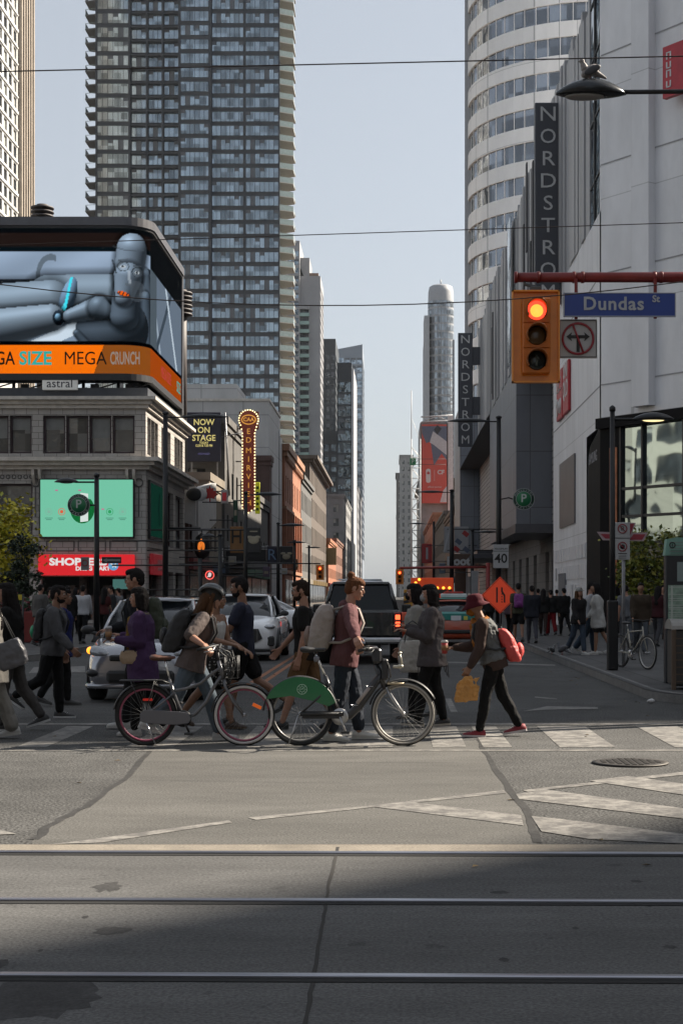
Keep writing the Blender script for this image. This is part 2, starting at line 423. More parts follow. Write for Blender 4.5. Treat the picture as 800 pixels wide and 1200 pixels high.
    for H, K, An, fd, fu in J:
        b.tcap(H, .088*s, H.lerp(K, .5), .072*s); b.tcap(H.lerp(K, .5), .072*s, K, .052*s)
        cf = K.lerp(An, .32)-V((.012*s, 0, 0)); b.tcap(K, .051*s, cf, .053*s); b.tcap(cf, .053*s, An, .034*s)
        b.tcap(An-fu*.045*s-fd*.03*s, .034*s, An-fu*.055*s+fd*.12*s, .024*s)
    o = b.build('body', skinm(skin), root, False); skinify(o, vox, smooth=2 if detail else 1)
    # face
    if detail:
        for sd in (1, -1):
            e = MB(); e.ell(HP(.0775, sd*.030, .004), (.0115*s, .0145*s, .0095*s), Hm, 10, 7, 0); e.ell(HP(.0855, sd*.031, .003), (.005*s, .006*s, .0065*s), Hm, 8, 6, 1)
            e.build('eye', [mat('eye_white', (.62, .6, .57), .25), mat('iris', (.02, .012, .008), .2)], root, False)
            e = MB(); e.tcap(HP(.093, sd*.014, .0275), .0038*s, HP(.082, sd*.046, .029), .003*s, 6); e.build('eyebrow', hairm(hair[1]), root, False)
        if not mask:
            e = MB(); e.tcap(HP(.0985, -.014, -.0645), .0032*s, HP(.0985, .014, -.0645), .0032*s, 6); e.build('mouth', mat('lips', (.25, .08, .07), .4), root, False)
    if beard:
        e = MB(); e.ell(HP(.030, 0, -.078), (.064*s, .059*s, .042*s), Hm); e.tcap(HP(.09, -.02, -.048), .009*s, HP(.09, .02, -.048), .009*s)
        for sd in (1, -1): e.tcap(HP(.0, sd*.069, -.02), .008*s, HP(.015, sd*.058, -.06), .012*s)
        skinify(e.build('beard', hairm(hair[1]), root, False), .006, .006, .02, 1)
    if glasses:
        e = MB()
        for sd in (1, -1):
            e.tube([HP(.101, sd*.031+.022*math.cos(q), .002+.017*math.sin(q)) for q in [k*math.pi/6 for k in range(12)]], .0018*s, 5, closed=True)
            e.tube([HP(.099, sd*.053, .006), HP(.05, sd*.078, .008), HP(-.01, sd*.084, .006)], .0018*s, 5)
        e.tube([HP(.101, -.009, .006), HP(.103, .009, .006)], .0018*s, 5); e.build('glasses', mat('frame_black', (.01, .01, .01), .3), root, False)
    if mask:
        e = MB(); e.ell(HP(.068, 0, -.048), (.052*s, .056*s, .052*s), Hm)
        for sd in (1, -1): e.tube([HP(.05, sd*.056, -.03), HP(0, sd*.083, -.0)], .002*s, 5); 
        e.build('face_mask', cloth('mask%g' % mask[0], mask), root, False)
    # hair
    hs, hc = hair; hm = hairm(hc); e = MB()
    e.ell(HP(-.022, 0, .016), (.094*s, .082*s, .106*s), Hm); e.ell(HP(.014, 0, .064), (.082*s, .070*s, .056*s), Hm)
    e.ell(HP(-.05, 0, -.02), (.062*s, .078*s, .07*s), Hm)
    if hs == 'short':
        e = MB(); e.ell(HP(-.018, 0, .022), (.095*s, .080*s, .103*s), Hm); e.ell(HP(.022, 0, .075), (.076*s, .066*s, .044*s), Hm); e.ell(HP(-.06, 0, -.02), (.048*s, .068*s, .06*s), Hm)
        for sd in (1, -1): e.ell(HP(.012, sd*.073, .02), (.03*s, .01*s, .04*s), Hm)
    if hs in ('bun', 'tied'):
        e.ell(HP(-.075, 0, .125 if hs == 'bun' else .06), (.042*s, .042*s, .040*s), Hm); e.ell(HP(-.06, 0, .10 if hs == 'bun' else .05), (.04*s, .045*s, .04*s), Hm)
        for sd in (1, -1): e.tcap(HP(.03, sd*.07, .03), .012*s, HP(.015, sd*.074, -.015), .006*s)
    if hs in ('long', 'bob'):
        L = .16 if hs == 'bob' else .36
        c0 = HP(-.04, 0, 0); bk = D(.44-max(0, L-.2), -.10)
        if hs == 'bob': bk = HP(-.045, 0, -.14)
        e.tcap(c0, .085*s, bk, .07*s, 12)
        for sd in (1, -1):
            e.tcap(HP(.01, sd*.07, .03), .026*s, HP(.0, sd*.075, -L*.7), .028*s); e.tcap(HP(-.05, sd*.05, .0), .05*s, bk+latv*sd*.045*s, .05*s)
    if not hat or hs in ('long', 'bob'):
        skinify(e.build('hair', hm, root, False), vox*1.1, .014*s, .018, 1)
    # hats
    if hat and hat[0] == 'bucket':
        e = MB(); prof = [(.092, .0), (.096, .06), (.088, .105), (.06, .125), (.0, .13)]
        rings = []
        for r, u in [(.165, -.028), (.17, -.022), (.105, .03), (.1, .06), (.09, .11), (.06, .128), (.01, .132)]:
            rings.append([HP(-.012+r*1.05*math.cos(2*math.pi*j/24), r*.95*math.sin(2*math.pi*j/24), u-(.018*math.cos(2*math.pi*j/24) if r > .15 else 0)) for j in range(24)])
        e.loft(rings); o = e.build('bucket_hat', cloth(hat[2], hat[1]), root); skd = o.modifiers.new('d', 'DISPLACE'); skd.texture = cloud('cloud0.06', .06); skd.strength = .012
    if hat and hat[0] == 'helmet':
        e = MB(); 
        for k in range(-3, 4):
            pts = [HP(-.01+.128*math.cos(q), k*.026+k*.002*math.sin(q), .035+.1*math.sin(q)*math.sqrt(max(.1, 1-(k*.026/.11)**2))) for q in [R(a) for a in range(5, 190, 15)]]
            e.tube(pts, .0165*s, 8)
        o = e.build('helmet', [mat('helmet_shell', (.05, .055, .06), .25, coat=.5)], root)
        e = MB(); e.ell(HP(-.01, 0, .03), (.118*s, .088*s, .11*s), Hm)
        e.tube([HP(.03, -.085, .0), HP(.055, -.06, -.10), HP(.06, 0, -.115), HP(.055, .06, -.10), HP(.03, .085, 0)], .005*s, 6)
        e.build('helmet_liner', mat('black_foam', (.015, .015, .015), .8), root)
    if hat and hat[0] == 'cap':
        e = MB(); e.ell(HP(-.01, 0, .045), (.106*s, .09*s, .085*s), Hm); e.ell(HP(.11, 0, .04), (.075*s, .062*s, .008*s), Hm)
        e.build('cap', cloth(hat[2], hat[1]), root)
    # top
    kind, tc = top[0], top[1]; tm = cloth('%s_%.3f_%.3f_%.3f' % (kind, *tc), tc)
    g = {'tshirt': .016, 'tank': .007, 'hoodie': .032, 'jacket': .036, 'coat': .04, 'shirt': .024, 'sweater': .03, 'overshirt': .045}[kind]*s
    hem = {'tshirt': -.10, 'tank': -.04, 'hoodie': -.12, 'jacket': -.16, 'coat': -.42, 'shirt': -.15, 'sweater': -.08, 'overshirt': -.2}[kind]
    if len(top) > 2: hem = top[2]
    secs = [(d, hy, hx) for d, hy, hx in TS[2 if kind != 'coat' else 2:]]
    if hem < -.02: secs = [(-.02, TS[1][1]+.006, TS[1][2]+.008)]+secs
    fl = .0 if kind in ('tshirt', 'tank', 'sweater', 'hoodie') else .02
    if hem < -.3: secs = [(hem*.5, TS[1][1]+fl, TS[1][2]+.02)]+secs
    secs = [(hem, TS[1][1]+fl*(1+abs(hem)*2), TS[1][2]+fl*(1+abs(hem)*2))]+secs
    if kind == 'tank': secs = [q for q in secs if q[0] < .43]+[(.43, .085, .08)]
    else: secs = secs[:-1]+[(.475, .10, .075)]
    e = MB(); tors(e, secs, g)
    if kind not in ('tank',):
        for (S, E, W), sd in zip(A, (1, -1)):
            if kind == 'tshirt': e.tcap(S, .062*s+g*.6, S.lerp(E, .62), .056*s+g*.9)
            elif kind == 'shirt' and top[-1] == 'half': e.tcap(S, .062*s+g*.6, S.lerp(E, .95), .052*s+g*.9)
            else:
                e.tcap(S, .060*s+g*.7, S.lerp(E, .5), .054*s+g*.8); e.tcap(S.lerp(E, .5), .054*s+g*.8, E, .047*s+g*.8); e.tcap(E, .048*s+g*.8, E.lerp(W, .6), .046*s+g*.6); e.tcap(E.lerp(W, .6), .046*s+g*.6, E.lerp(W, .93), .032*s+g*.5)
        e.tcap(D(.445)+latv*shW, .058*s+g*.5, D(.445)-latv*shW, .058*s+g*.5)
    else:
        for sd in (1, -1): e.tube([D(.40, .085, sd*.07), D(.465, .0, sd*.085), D(.40, -.085, sd*.07)], .016*s, 6)
    if kind in ('hoodie',):
        e.tcap(D(.47, -.085), .05*s, D(.50, -.075), .055*s)
        for sd in (1, -1): e.tcap(D(.49, -.08, sd*.04), .045*s, D(.475, .055, sd*.045), .028*s)
    if kind in ('coat', 'jacket', 'overshirt'):
        for sd in (1, -1): e.tcap(D(.50, -.06, sd*.035), .028*s, D(.46, .07, sd*.05), .022*s)
    dd = {'tshirt': .016, 'tank': .006, 'hoodie': .026, 'jacket': .03, 'coat': .03, 'shirt': .028, 'sweater': .022, 'overshirt': .036}[kind]
    o = e.build({'tank': 'tank_top', 'overshirt': 'shirt', 'tshirt': 'tshirt'}.get(kind, kind), tm, root, False); skinify(o, vox*1.3, dd*s, .11, 3)
    if vest:
        e = MB(); tors(e, [q for q in secs if q[0] > -.12], g+.014*s, 0)
        o = e.build('vest', cloth(vest[1], vest[0]), root, False); skinify(o, vox*1.3, .05*s, .05, 2)
    if scarf:
        e = MB(); e.tube([D(.47, .075*math.cos(q)-.0, .075*math.sin(q)) for q in [k*math.pi/5 for k in range(10)]], .04*s, 10, closed=True)
        e.tcap(D(.50, .07), .045*s, D(.44, .1), .055*s); e.tcap(D(.44, .1), .052*s, D(.18, .14), .05*s); e.ell(HP(.055, 0, -.07), (.06*s, .062*s, .055*s), Hm)
        skinify(e.build('scarf', cloth(scarf[1], scarf[0]), root, False), vox*1.3, .05*s, .05, 2)
    # bottom
    bk, bc = bottom[0], bottom[1]; bm_ = bottom[2] if len(bottom) > 2 else cloth('%s_%.3f_%.3f_%.3f' % (bk, *bc), bc); e = MB()
    gg = {'trousers': .02, 'jeans': .024, 'wide': .036, 'shorts': .028, 'leggings': .008}[bk]*s
    tors(e, [(-.11, .12, .09), (-.03, TS[1][1], TS[1][2]), (.06, TS[2][1], TS[2][2])], gg*.6)
    for H, K, An, fd, fu in J:
        if bk == 'shorts':
            e.tcap(H, .09*s+gg*.6, H.lerp(K, .72), .074*s+gg)
        else:
            ex = {'trousers': .2, 'jeans': .6, 'wide': .5, 'leggings': 0}[bk]
            end = K.lerp(An, .93 if bk != 'jeans' else .86)
            e.tcap(H, .09*s+gg*.5, H.lerp(K, .5), .074*s+gg*.7); e.tcap(H.lerp(K, .5), .074*s+gg*.7, K, .056*s+gg*.8)
            cf = K.lerp(An, .35)-V((.01*s, 0, 0)); e.tcap(K, .056*s+gg*.8, cf, .053*s+gg*.9); e.tcap(cf, .053*s+gg*.9, end, .036*s+gg*(.8+ex))
    o = e.build('shorts' if bk == 'shorts' else 'jeans' if bk == 'jeans' else 'trousers', bm_, root, False); skinify(o, vox*1.3, .026*s, .10, 3)
    # shoes
    sc, so = shoe
    for H, K, An, fd, fu in J:
        lat = V((0, 1, 0)); e = MB(); B = An-fu*.085*s
        P2 = lambda a, l, u: B+fd*a*s+lat*l*s+fu*u*s
        up = []; sl = []
        for a, w, hh in ((-.078, .018, .05), (-.07, .032, .085), (-.02, .038, .098), (.04, .040, .085), (.10, .046, .062), (.15, .046, .052), (.185, .034, .044), (.2, .014, .03)):
            up.append([P2(a, w*math.cos(q)*(1 if math.sin(q) < .5 else .9), .018+(hh-.018)*max(0, math.sin(q))) for q in [R(k*30-0) for k in range(7)]]+[P2(a, -w*.5, .012), P2(a, w*.5, .012)])
            w2 = w+.006; sl.append([P2(a*1.03, -w2, 0), P2(a*1.03, w2, 0), P2(a*1.03, w2, .024), P2(a*1.03, -w2, .024)])
        e.loft(up, 0); e.loft(sl, 1, smooth=False)
        if detail:
            for k in range(4): e.tube([P2(.03+.022*k, -.028, .088-.009*k), P2(.036+.022*k, 0, .099-.010*k), P2(.03+.022*k, .028, .088-.009*k)], .003*s, 5, 1)
        e.build('shoe', [mat('shoe_%.2f_%.2f_%.2f' % sc, sc, .6, bump=.2, bscale=80), mat('sole_%.2f_%.2f_%.2f' % so, so, .6)], root)
    if extra: extra(root, D, HP, A, s)
    Mw = Matrix.Translation((x, y, z)) @ Matrix.Rotation(R(rz), 4, 'Z')
    return dict(root=root, D=lambda *a: Mw @ D(*a), HP=lambda *a: Mw @ HP(*a), A=[tuple(Mw @ q for q in a) for a in A], s=s, M=Mw, Dl=D, latv=latv, fw=fw, up=upv, J=J)

def backpack(p, label, m, h=.44, w=.30, d=.16, m2=None, drop=.0, dx=-.12, group=None, sm=None):
    """soft rounded rucksack with front pocket, top handle and shoulder straps, hanging on a person's back"""
    D = p['Dl']; s = p['s']; root = thing('backpack', label, 'backpack', p['root'].location, p['root'].rotation_euler.z, group)
    b = MB(); top_ = .43-drop; secs = []
    for t in (0, .06, .2, .45, .7, .88, .97, 1.0):
        k = {0: .55, .06: .85, .2: 1, .45: 1.03, .7: .95, .88: .78, .97: .5, 1.0: .25}[t]
        c = D(top_+.05-h*(1-t)/s, dx-d*.5*(1-.25*t)/s)
        secs.append([c+V((0, 1, 0))*w/2*(.6+.4*k)*math.copysign(abs(math.cos(q))**.6, math.cos(q))+V((1, 0, 0))*d/2*k*math.copysign(abs(math.sin(q))**.6, math.sin(q)) for q in [2*math.pi*j/20 for j in range(20)]])
    b.loft(secs); o = b.build('bag_body', m, root, False); skinify(o, .009, .03, .08, 2)
    b = MB(); c = D(top_-.62*h/s, dx-d/s*.98); b.ell(c, (.05, w*.36, h*.22)); skinify(b.build('front_pocket', m2 or m, root, False), .009, .02, .06, 1)
    dark = mat('webbing', (.02, .02, .022), .8)
    b = MB(); b.tube([D(top_+.03, dx-.06, .04), D(top_+.075, dx-.07, 0), D(top_+.03, dx-.06, -.04)], .008, 6); b.build('handle', dark, root)
    for sd in (1, -1):
        b = MB(); b.tube([D(top_+.0, dx-.02, sd*.09), D(.50, -.02, sd*.12), D(.47, .09, sd*.125), D(.33, .16, sd*.12), D(.2, .13, sd*.15), D(.10, -.05, sd*.175), D(.08, dx-.03, sd*.12)], .014, 6, sx=1.7)
        b.build('shoulder_strap', sm or dark, root)
    return root
# ---------------------------------------------------------------- bicycles
BLK = mat('black_paint', (.012, .012, .013), .35, bump=.0)
RUB = mat('rubber', (.018, .018, .018), .85)
STEEL = mat('steel', (.5, .5, .52), .3, .9, .1)
ALU = mat('brushed_alu', (.42, .42, .43), .4, .8, .1)
CHROME = mat('chrome', (.7, .7, .7), .15, 1., 0)
BPL = mat('black_plastic', (.02, .02, .021), .5)
def wheel(root, c, r, tyre_m, rim_m, tw=.024, spokes=28, rimw=.012, wall=None, name='wheel'):
    t = MB(); c = V(c); N = 48
    circ = lambda rr, y=0: [c+V((rr*math.cos(2*math.pi*k/N), y, rr*math.sin(2*math.pi*k/N))) for k in range(N)]
    t.tube(circ(r-tw), tw, 10, 0, closed=True)
    w = t.build('wheel', [tyre_m], root)
    if wall:
        q = MB(); 
        for y in (-tw*.75, tw*.75): q.tube(circ(r-tw*1.25, y), tw*.62, 6, 0, closed=True)
        q.build('whitewall', wall, w)
    q = MB(); q.tube(circ(r-tw*2-rimw*.6), rimw, 8, 0, closed=True); q.build('rim', rim_m, w)
    q = MB()
    for k in range(spokes):
        a = 2*math.pi*k/spokes; b = a+(.35 if k % 2 else -.35); y = .028 if k % 4 < 2 else -.028
        q.tube([c+V((.025*math.cos(b), y, .025*math.sin(b))), c+V(((r-tw*2)*math.cos(a), 0, (r-tw*2)*math.sin(a)))], .0010, 4, 0, cap=False)
    q.build('spokes', mat('spoke', (.2, .2, .2), .5, .4, 0), w)
    q = MB(); q.lathe([(.012, -.055), (.022, -.035), (.014, -.03), (.014, .03), (.022, .035), (.012, .055)], c, 12, 0, 'y'); q.build('hub', STEEL, w)
    return w
def arc(c, r, a0, a1, n=20, y=0): return [V((c[0]+r*math.cos(R(a0+(a1-a0)*k/n)), y, c[2]+r*math.sin(R(a0+(a1-a0)*k/n)))) for k in range(n+1)]
def fender(root, c, r, a0, a1, m, w=.03):
    b = MB(); secs = []
    for k in range(25):
        a = R(a0+(a1-a0)*k/24); d = V((math.cos(a), 0, math.sin(a)))
        secs.append([V(c)+d*(r-abs(t)*.014)+V((0, w*t, 0)) for t in (-1, -.5, 0, .5, 1)]+[V(c)+d*(r-.004-abs(t)*.014)+V((0, w*t, 0)) for t in (1, .5, 0, -.5, -1)])
    b.loft(secs); return b.build('fender', m, root)
def crank(root, bb, a, m=STEEL, L=.17, ring=.09):
    b = MB(); b.lathe([(ring*.5, -.052), (ring, -.05), (ring, -.044), (ring*.5, -.042)], bb, 28, 0, 'y')
    d = V((math.cos(R(a)), 0, math.sin(R(a))))
    b.tube([V(bb)+V((0, -.06, 0)), V(bb)+V((0, -.065, 0))+d*L], .012, 8); b.tube([V(bb)+V((0, .06, 0)), V(bb)+V((0, .065, 0))-d*L], .012, 8)
    b.tube([V(bb)+V((0, -.06, 0)), V(bb)+V((0, .06, 0))], .02, 10); o = b.build('crankset', m, root)
    for sg, y in ((1, -.115), (-1, .115)):
        q = MB(); c = V(bb)+d*L*sg+V((0, y, 0)); q.bbox(c.x-.045, c.x+.045, c.y-.04, c.y+.04, c.z-.012, c.z+.012, .004); q.build('pedal', BPL, o)
def saddle(root, p, m, L=.26, w=.085):
    b = MB(); secs = []
    for t, ww, hh in ((0, .25, .35), (.05, .75, .8), (.2, 1, 1), (.4, .75, .85), (.65, .32, .6), (.92, .24, .5), (1, .1, .3)):
        x = p[0]-L*.45+L*t; secs.append([V((x, w*ww*math.cos(q), p[2]-.02+.035*hh*math.sin(q)-.01*t*(1-t))) for q in [2*math.pi*k/12 for k in range(12)]])
    b.loft(secs); return b.build('saddle', m, root)

def share_bike(x, y):
    root = thing('bicycle', 'black public share bicycle with bright green rear wheel guard, beside the person in pink', 'bicycle', (x, y, 0))
    rh, fh, bb = V((0, 0, .34)), V((1.09, 0, .34)), V((.42, 0, .31))
    fm = mat('bike_black', (.02, .02, .023), .35, coat=.3)
    wheel(root, rh, .345, RUB, mat('rim_grey', (.25, .24, .23), .4, .5)); wheel(root, fh, .345, RUB, mat('rim_pale', (.38, .36, .33), .5, .2), wall=mat('tyre_tan', (.3, .28, .25), .8), tw=.023)
    b = MB(); b.tube([bb, (.30, 0, .62), (.26, 0, .74)], .026, 10)
    b.tube([bb+V((-.02, 0, 0)), (.52, 0, .32), (.62, 0, .42), (.76, 0, .62), (.86, 0, .76)], [.045, .048, .046, .044, .04], 14)
    b.tube([(.80, 0, .86), (.90, 0, .60)], .032, 12)
    for s in (1, -1):
        b.tube([bb+V((0, s*.03, 0)), (.2, s*.055, .335), rh+V((0, s*.065, 0))], .013, 8); b.tube([(.30, s*.02, .62), (.18, s*.05, .5), rh+V((0, s*.065, 0))], .012, 8)
    b.build('frame', fm, root)
    b = MB(); b.tube([(.91, 0, .62), (.93, 0, .58)], .034, 10)
    for s in (1, -1): b.tube([(.92, s*.03, .6), (.96, s*.055, .52), (1.03, s*.06, .42), fh+V((0, s*.06, 0))], [.02, .018, .015, .013], 8)
    b.build('fork', ALU, root)
    b = MB(); b.tube([(.80, 0, .84), (.77, 0, .96)], .022, 8); b.bbox(.76, .86, -.07, .07, .88, 1.03, .02); b.tube([(.70, -.30, 1.03), (.74, -.26, 1.04), (.80, -.12, 1.04), (.82, 0, 1.02), (.80, .12, 1.04), (.74, .26, 1.04), (.70, .30, 1.03)], .014, 8)
    hb = b.build('handlebar', fm, root)
    for s in (1, -1):
        q = MB(); q.tube([(.73, s*.27, 1.04), (.62, s*.32, 1.015)], .018, 10); q.build('grip', RUB, hb)
        q = MB(); q.tube([(.78, s*.2, 1.03), (.76, s*.24, 1.0), (.68, s*.29, .99)], .006, 6); q.build('brake_lever', BPL, hb)
    b = MB(); b.tube([(.84, -.03, .95), (.93, -.05, .87), (.95, -.04, .74), (.91, -.02, .62)], .006, 6); b.tube([(.84, .03, .95), (.94, .05, .84), (.96, .04, .72)], .006, 6); b.build('cable', BPL, root)
    # front carrier and headlight
    b = MB(); b.bbox(.86, .93, -.06, .06, .70, .92, .015); b.build('docking_block', BPL, root)
    b = MB(); b.tube([(.92, -.1, .66), (1.08, -.1, .665), (1.10, 0, .665), (1.08, .1, .665), (.92, .1, .66)], .010, 7); b.bbox(.92, 1.08, -.09, .09, .655, .668, .004)
    b.build('carrier_bracket', mat('champagne', (.4, .33, .22), .4, .6), root)
    b = MB(); b.tube([(.98, -.05, .84), (1.07, -.05, .835)], .016, 8); b.lathe([(.03, 0), (.034, .02), (.026, .03)], (1.06, -.05, .83), 12, 0); b.tube([(1.075, -.05, .87), (1.05, -.05, .98)], .012, 8); b.lathe([(.012, 0), (.02, .01), (.02, .025)], (1.05, -.05, .97), 10)
    b.build('bell', mat('champagne2', (.5, .48, .40), .3, .6), root)
    # seat
    b = MB(); b.tube([(.26, 0, .74), (.15, 0, 1.0)], .016, 8); b.build('seat_post', CHROME, root)
    saddle(root, (.12, 0, 1.04), BPL, .28, .09)
    b = MB(); b.lathe([(.02, -.03), (.035, -.02), (.035, .02), (.02, .03)], (.17, 0, .92), 10, 0, 'x'); b.build('saddle_bag', mat('grey_bag', (.18, .18, .2), .7), root)
    # green guard: closed thin half disc either side of the wheel
    gm = mat('guard_green', (.008, .14, .045), .4, 0, .1, 4, coat=.4)
    for s in (1, -1):
        b = MB(); outer = arc(rh, .392, 18, 156, 26, s*.048); low = [V((-.33, s*.048, .50)), V((-.1, s*.048, .53)), V((.12, s*.048, .48)), V((.30, s*.048, .42))]
        poly = outer+[low[0], low[1], low[2], low[3]]
        b.prism([(p.x, p.z) for p in poly], s*.046, s*.051, 'y'); g = b.build('wheel_guard', gm, root)
        q = MB(); q.tube(arc((.02, 0, .60), .052, 0, 360, 20, s*.0525), .0035, 5); q.tube(arc((.02, 0, .60), .028, 0, 360, 14, s*.0525), .003, 5)
        for k in range(8): a = R(45*k); q.tube([(.02+.034*math.cos(a), s*.0525, .60+.034*math.sin(a)), (.02+.046*math.cos(a), s*.0525, .60+.046*math.sin(a))], .003, 4)
        q.tube([(.005, s*.0525, .6), (.035, s*.0525, .607)], .005, 5); q.build('emblem', mat('pale_green_print', (.45, .65, .5), .5), g)
    fender(root, rh, .405, 10, 175, BPL, .05); fender(root, fh, .375, 25, 165, BPL, .03)
    b = MB(); b.tube([V(rh)+V((.0, -.07, 0)), V(bb)+V((.04, -.055, .03))], .022, 8); b.bbox(.02, .44, -.066, -.056, .29, .37, .004); b.build('chain_case', BPL, root)
    crank(root, bb, -70, mat('crank_alu', (.45, .45, .45), .35, .8))
    b = MB(); b.tube([(.60, -.052, .45), (.73, -.052, .62)], .02, 8); b.build('label_plate', mat('grey_plate', (.35, .30, .28), .5), root)
    for a in ((.58, .43), (.74, .63)):
        b = MB(); b.tube([V((a[0]+.05*math.cos(q), .05*math.sin(q), a[1]+.0)) for q in [k*math.pi/6 for k in range(12)]], .004, 5, closed=True); b.build('strap_ring', STEEL, root)
    b = MB(); b.tube([(-.02, -.05, .33), (-.12, -.09, .02)], .008, 6); b.build('kickstand', STEEL, root)
    return root

def cruiser_bike(x, y):
    root = thing('bicycle', 'grey cruiser bicycle with pink rims and a whitewall front tyre, pushed by the helmeted rider', 'bicycle', (x, y, 0))
    rh, fh, bb = V((0, 0, .325)), V((1.04, 0, .325)), V((.40, 0, .29))
    fm = mat('bike_grey', (.13, .13, .14), .3, .5, .05, coat=.4); pk = mat('rim_pink', (.30, .07, .12), .4)
    wheel(root, rh, .33, RUB, pk, tw=.025); wheel(root, fh, .33, RUB, pk, tw=.026, wall=mat('whitewall_rubber', (.5, .47, .45), .7))
    b = MB(); b.tube([bb, (.30, 0, .55), (.25, 0, .70)], .018, 10)
    b.tube([(.285, 0, .58), (.42, 0, .60), (.58, 0, .66), (.72, 0, .78), (.80, 0, .83)], .017, 10)
    b.tube([bb, (.52, 0, .33), (.64, 0, .46), (.72, 0, .62), (.80, 0, .74)], .02, 10); b.tube([(.77, 0, .90), (.825, 0, .70)], .022, 10)
    for s in (1, -1):
        b.tube([bb+V((0, s*.02, 0)), (.2, s*.05, .31), rh+V((0, s*.06, 0))], .010, 8); b.tube([(.30, s*.015, .56), (.16, s*.05, .44), rh+V((0, s*.06, 0))], .010, 8)
    b.build('frame', fm, root)
    b = MB()
    for s in (1, -1): b.tube([(.825, s*.02, .70), (.85, s*.05, .62), (.93, s*.058, .47), fh+V((0, s*.058, 0))], [.016, .016, .014, .011], 8)
    b.build('fork', fm, root)
    b = MB(); b.tube([(.775, 0, .88), (.76, 0, 1.0)], .014, 8); b.tube([(.60, -.32, 1.03), (.68, -.29, 1.05), (.78, -.14, 1.07), (.77, 0, 1.0), (.78, .14, 1.07), (.68, .29, 1.05), (.60, .32, 1.03)], .011, 8); hb = b.build('handlebar', BPL, root)
    for s in (1, -1):
        q = MB(); q.tube([(.70, s*.285, 1.05), (.58, s*.325, 1.025)], .017, 10); q.build('grip', RUB, hb)
        q = MB(); q.tube([(.76, s*.2, 1.06), (.74, s*.24, 1.02), (.65, s*.29, 1.0)], .006, 6); q.build('brake_lever', STEEL, hb)
    b = MB()
    for s in (1, -1):
        b.tube([(.76, s*.2, 1.05), (.90, s*.15, 1.0), (.95, s*.05, .85), (.86, s*.03, .68)], .006, 6); b.tube([(.76, s*.18, 1.04), (.86, s*.12, .95), (.93, s*.06, .76), (.84, s*.02, .62)], .006, 6)
    b.build('cable', BPL, root)
    b = MB()   # small dark wire basket in front of the bars
    for z, w in ((.72, .10), (.80, .11), (.88, .12), (.95, .13)): b.tube([(.84, -w, z), (.98, -w, z), (.98, w, z), (.84, w, z)], .005, 5, closed=True)
    for k in range(5):
        for xx in (.84, .98): b.tube([(xx, -.1+.05*k, .72), (xx, -.13+.065*k, .95)], .004, 4)
    for k in range(4): b.tube([(.84+.046*k, -.1, .72), (.84+.046*k, -.13, .95)], .004, 4)
    b.build('wire_basket', BPL, root)
    b = MB(); b.tube([(.25, 0, .70), (.20, 0, .93)], .013, 8); b.build('seat_post', CHROME, root)
    saddle(root, (.165, 0, .955), mat('brown_leather', (.09, .035, .02), .45, bump=.3), .27, .09)
    f1 = fender(root, rh, .352, 5, 170, BPL, .035); fender(root, fh, .355, 20, 175, BPL, .035)
    b = MB()
    for s in (1, -1): b.tube([(.26, s*.02, .66), (.18, s*.06, .695), (-.26, s*.07, .69), (-.27, s*.03, .69)], .007, 6); b.tube([(-.15, s*.07, .69), rh+V((0, s*.065, 0))], .006, 6); b.tube([(.10, s*.07, .69), rh+V((0, s*.065, 0))], .006, 6)
    b.bbox(-.27, .12, -.05, .05, .685, .70, .004); b.build('rack', BPL, root)
    b = MB(); pr = [(-.05, .265), (.02, .24), (.34, .225), (.46, .24), (.49, .29), (.46, .35), (.36, .365), (.2, .375), (.0, .385), (-.05, .34)]
    b.prism(pr, -.075, -.06, 'y'); bevel(b.build('chain_guard', mat('guard_grey', (.14, .14, .155), .35, .5, .05), root), .005)
    crank(root, bb, -65, BLK)
    rd = mat('reflector_red', (.5, .02, .01), .3, emit=(.5, .02, .01), estr=.25)
    b = MB(); b.bbox(.0-.03, .07, -.012, .012, .475, .50, .005); b.build('reflector', rd, root)
    b = MB(); b.obox((1.18, -.02, .42), (.10, .012, .035), Matrix.Rotation(R(25), 4, 'Y')); b.build('reflector', mat('reflector_orange', (.7, .12, .01), .3, emit=(.7, .12, .01), estr=.3), root)
    b = MB(); b.tube([(-.02, -.05, .33), (.12, -.11, .02)], .008, 6); b.build('kickstand', STEEL, root)
    return root

def parked_bike(x, y, rz):
    root = thing('bicycle', 'dark city bicycle with narrow tyres leaning by the grey sign post on the right pavement', 'bicycle', (x, y, .14), R(rz))
    rh, fh, bb = V((0, 0, .33)), V((1.02, 0, .33)), V((.42, 0, .28))
    wheel(root, rh, .335, RUB, BLK, .018, 20); wheel(root, fh, .335, RUB, mat('rim_silver', (.4, .4, .4), .3, .6), .018, 20)
    b = MB(); fm = mat('bike_cream', (.35, .33, .28), .35, .2)
    b.tube([bb, (.27, 0, .78)], .015, 8); b.tube([(.29, 0, .72), (.84, 0, .76)], .014, 8); b.tube([bb, (.86, 0, .68)], .017, 8); b.tube([(.83, 0, .84), (.87, 0, .64), fh], .014, 8)
    for s in (1, -1): b.tube([bb, rh+V((0, s*.05, 0))], .009, 6); b.tube([(.28, 0, .72), rh+V((0, s*.05, 0))], .009, 6)
    b.build('frame', fm, root)
    b = MB(); b.tube([(.83, 0, .84), (.82, 0, .95)], .012, 8); b.tube([(.74, -.28, .98), (.86, -.22, .97), (.84, 0, .95), (.86, .22, .97), (.74, .28, .98)], .011, 8); b.build('handlebar', BPL, root)
    saddle(root, (.24, 0, .92), BPL, .26, .07); b = MB(); b.tube([(.27, 0, .78), (.24, 0, .91)], .012, 8); b.build('seat_post', STEEL, root)
    crank(root, bb, 40); return root

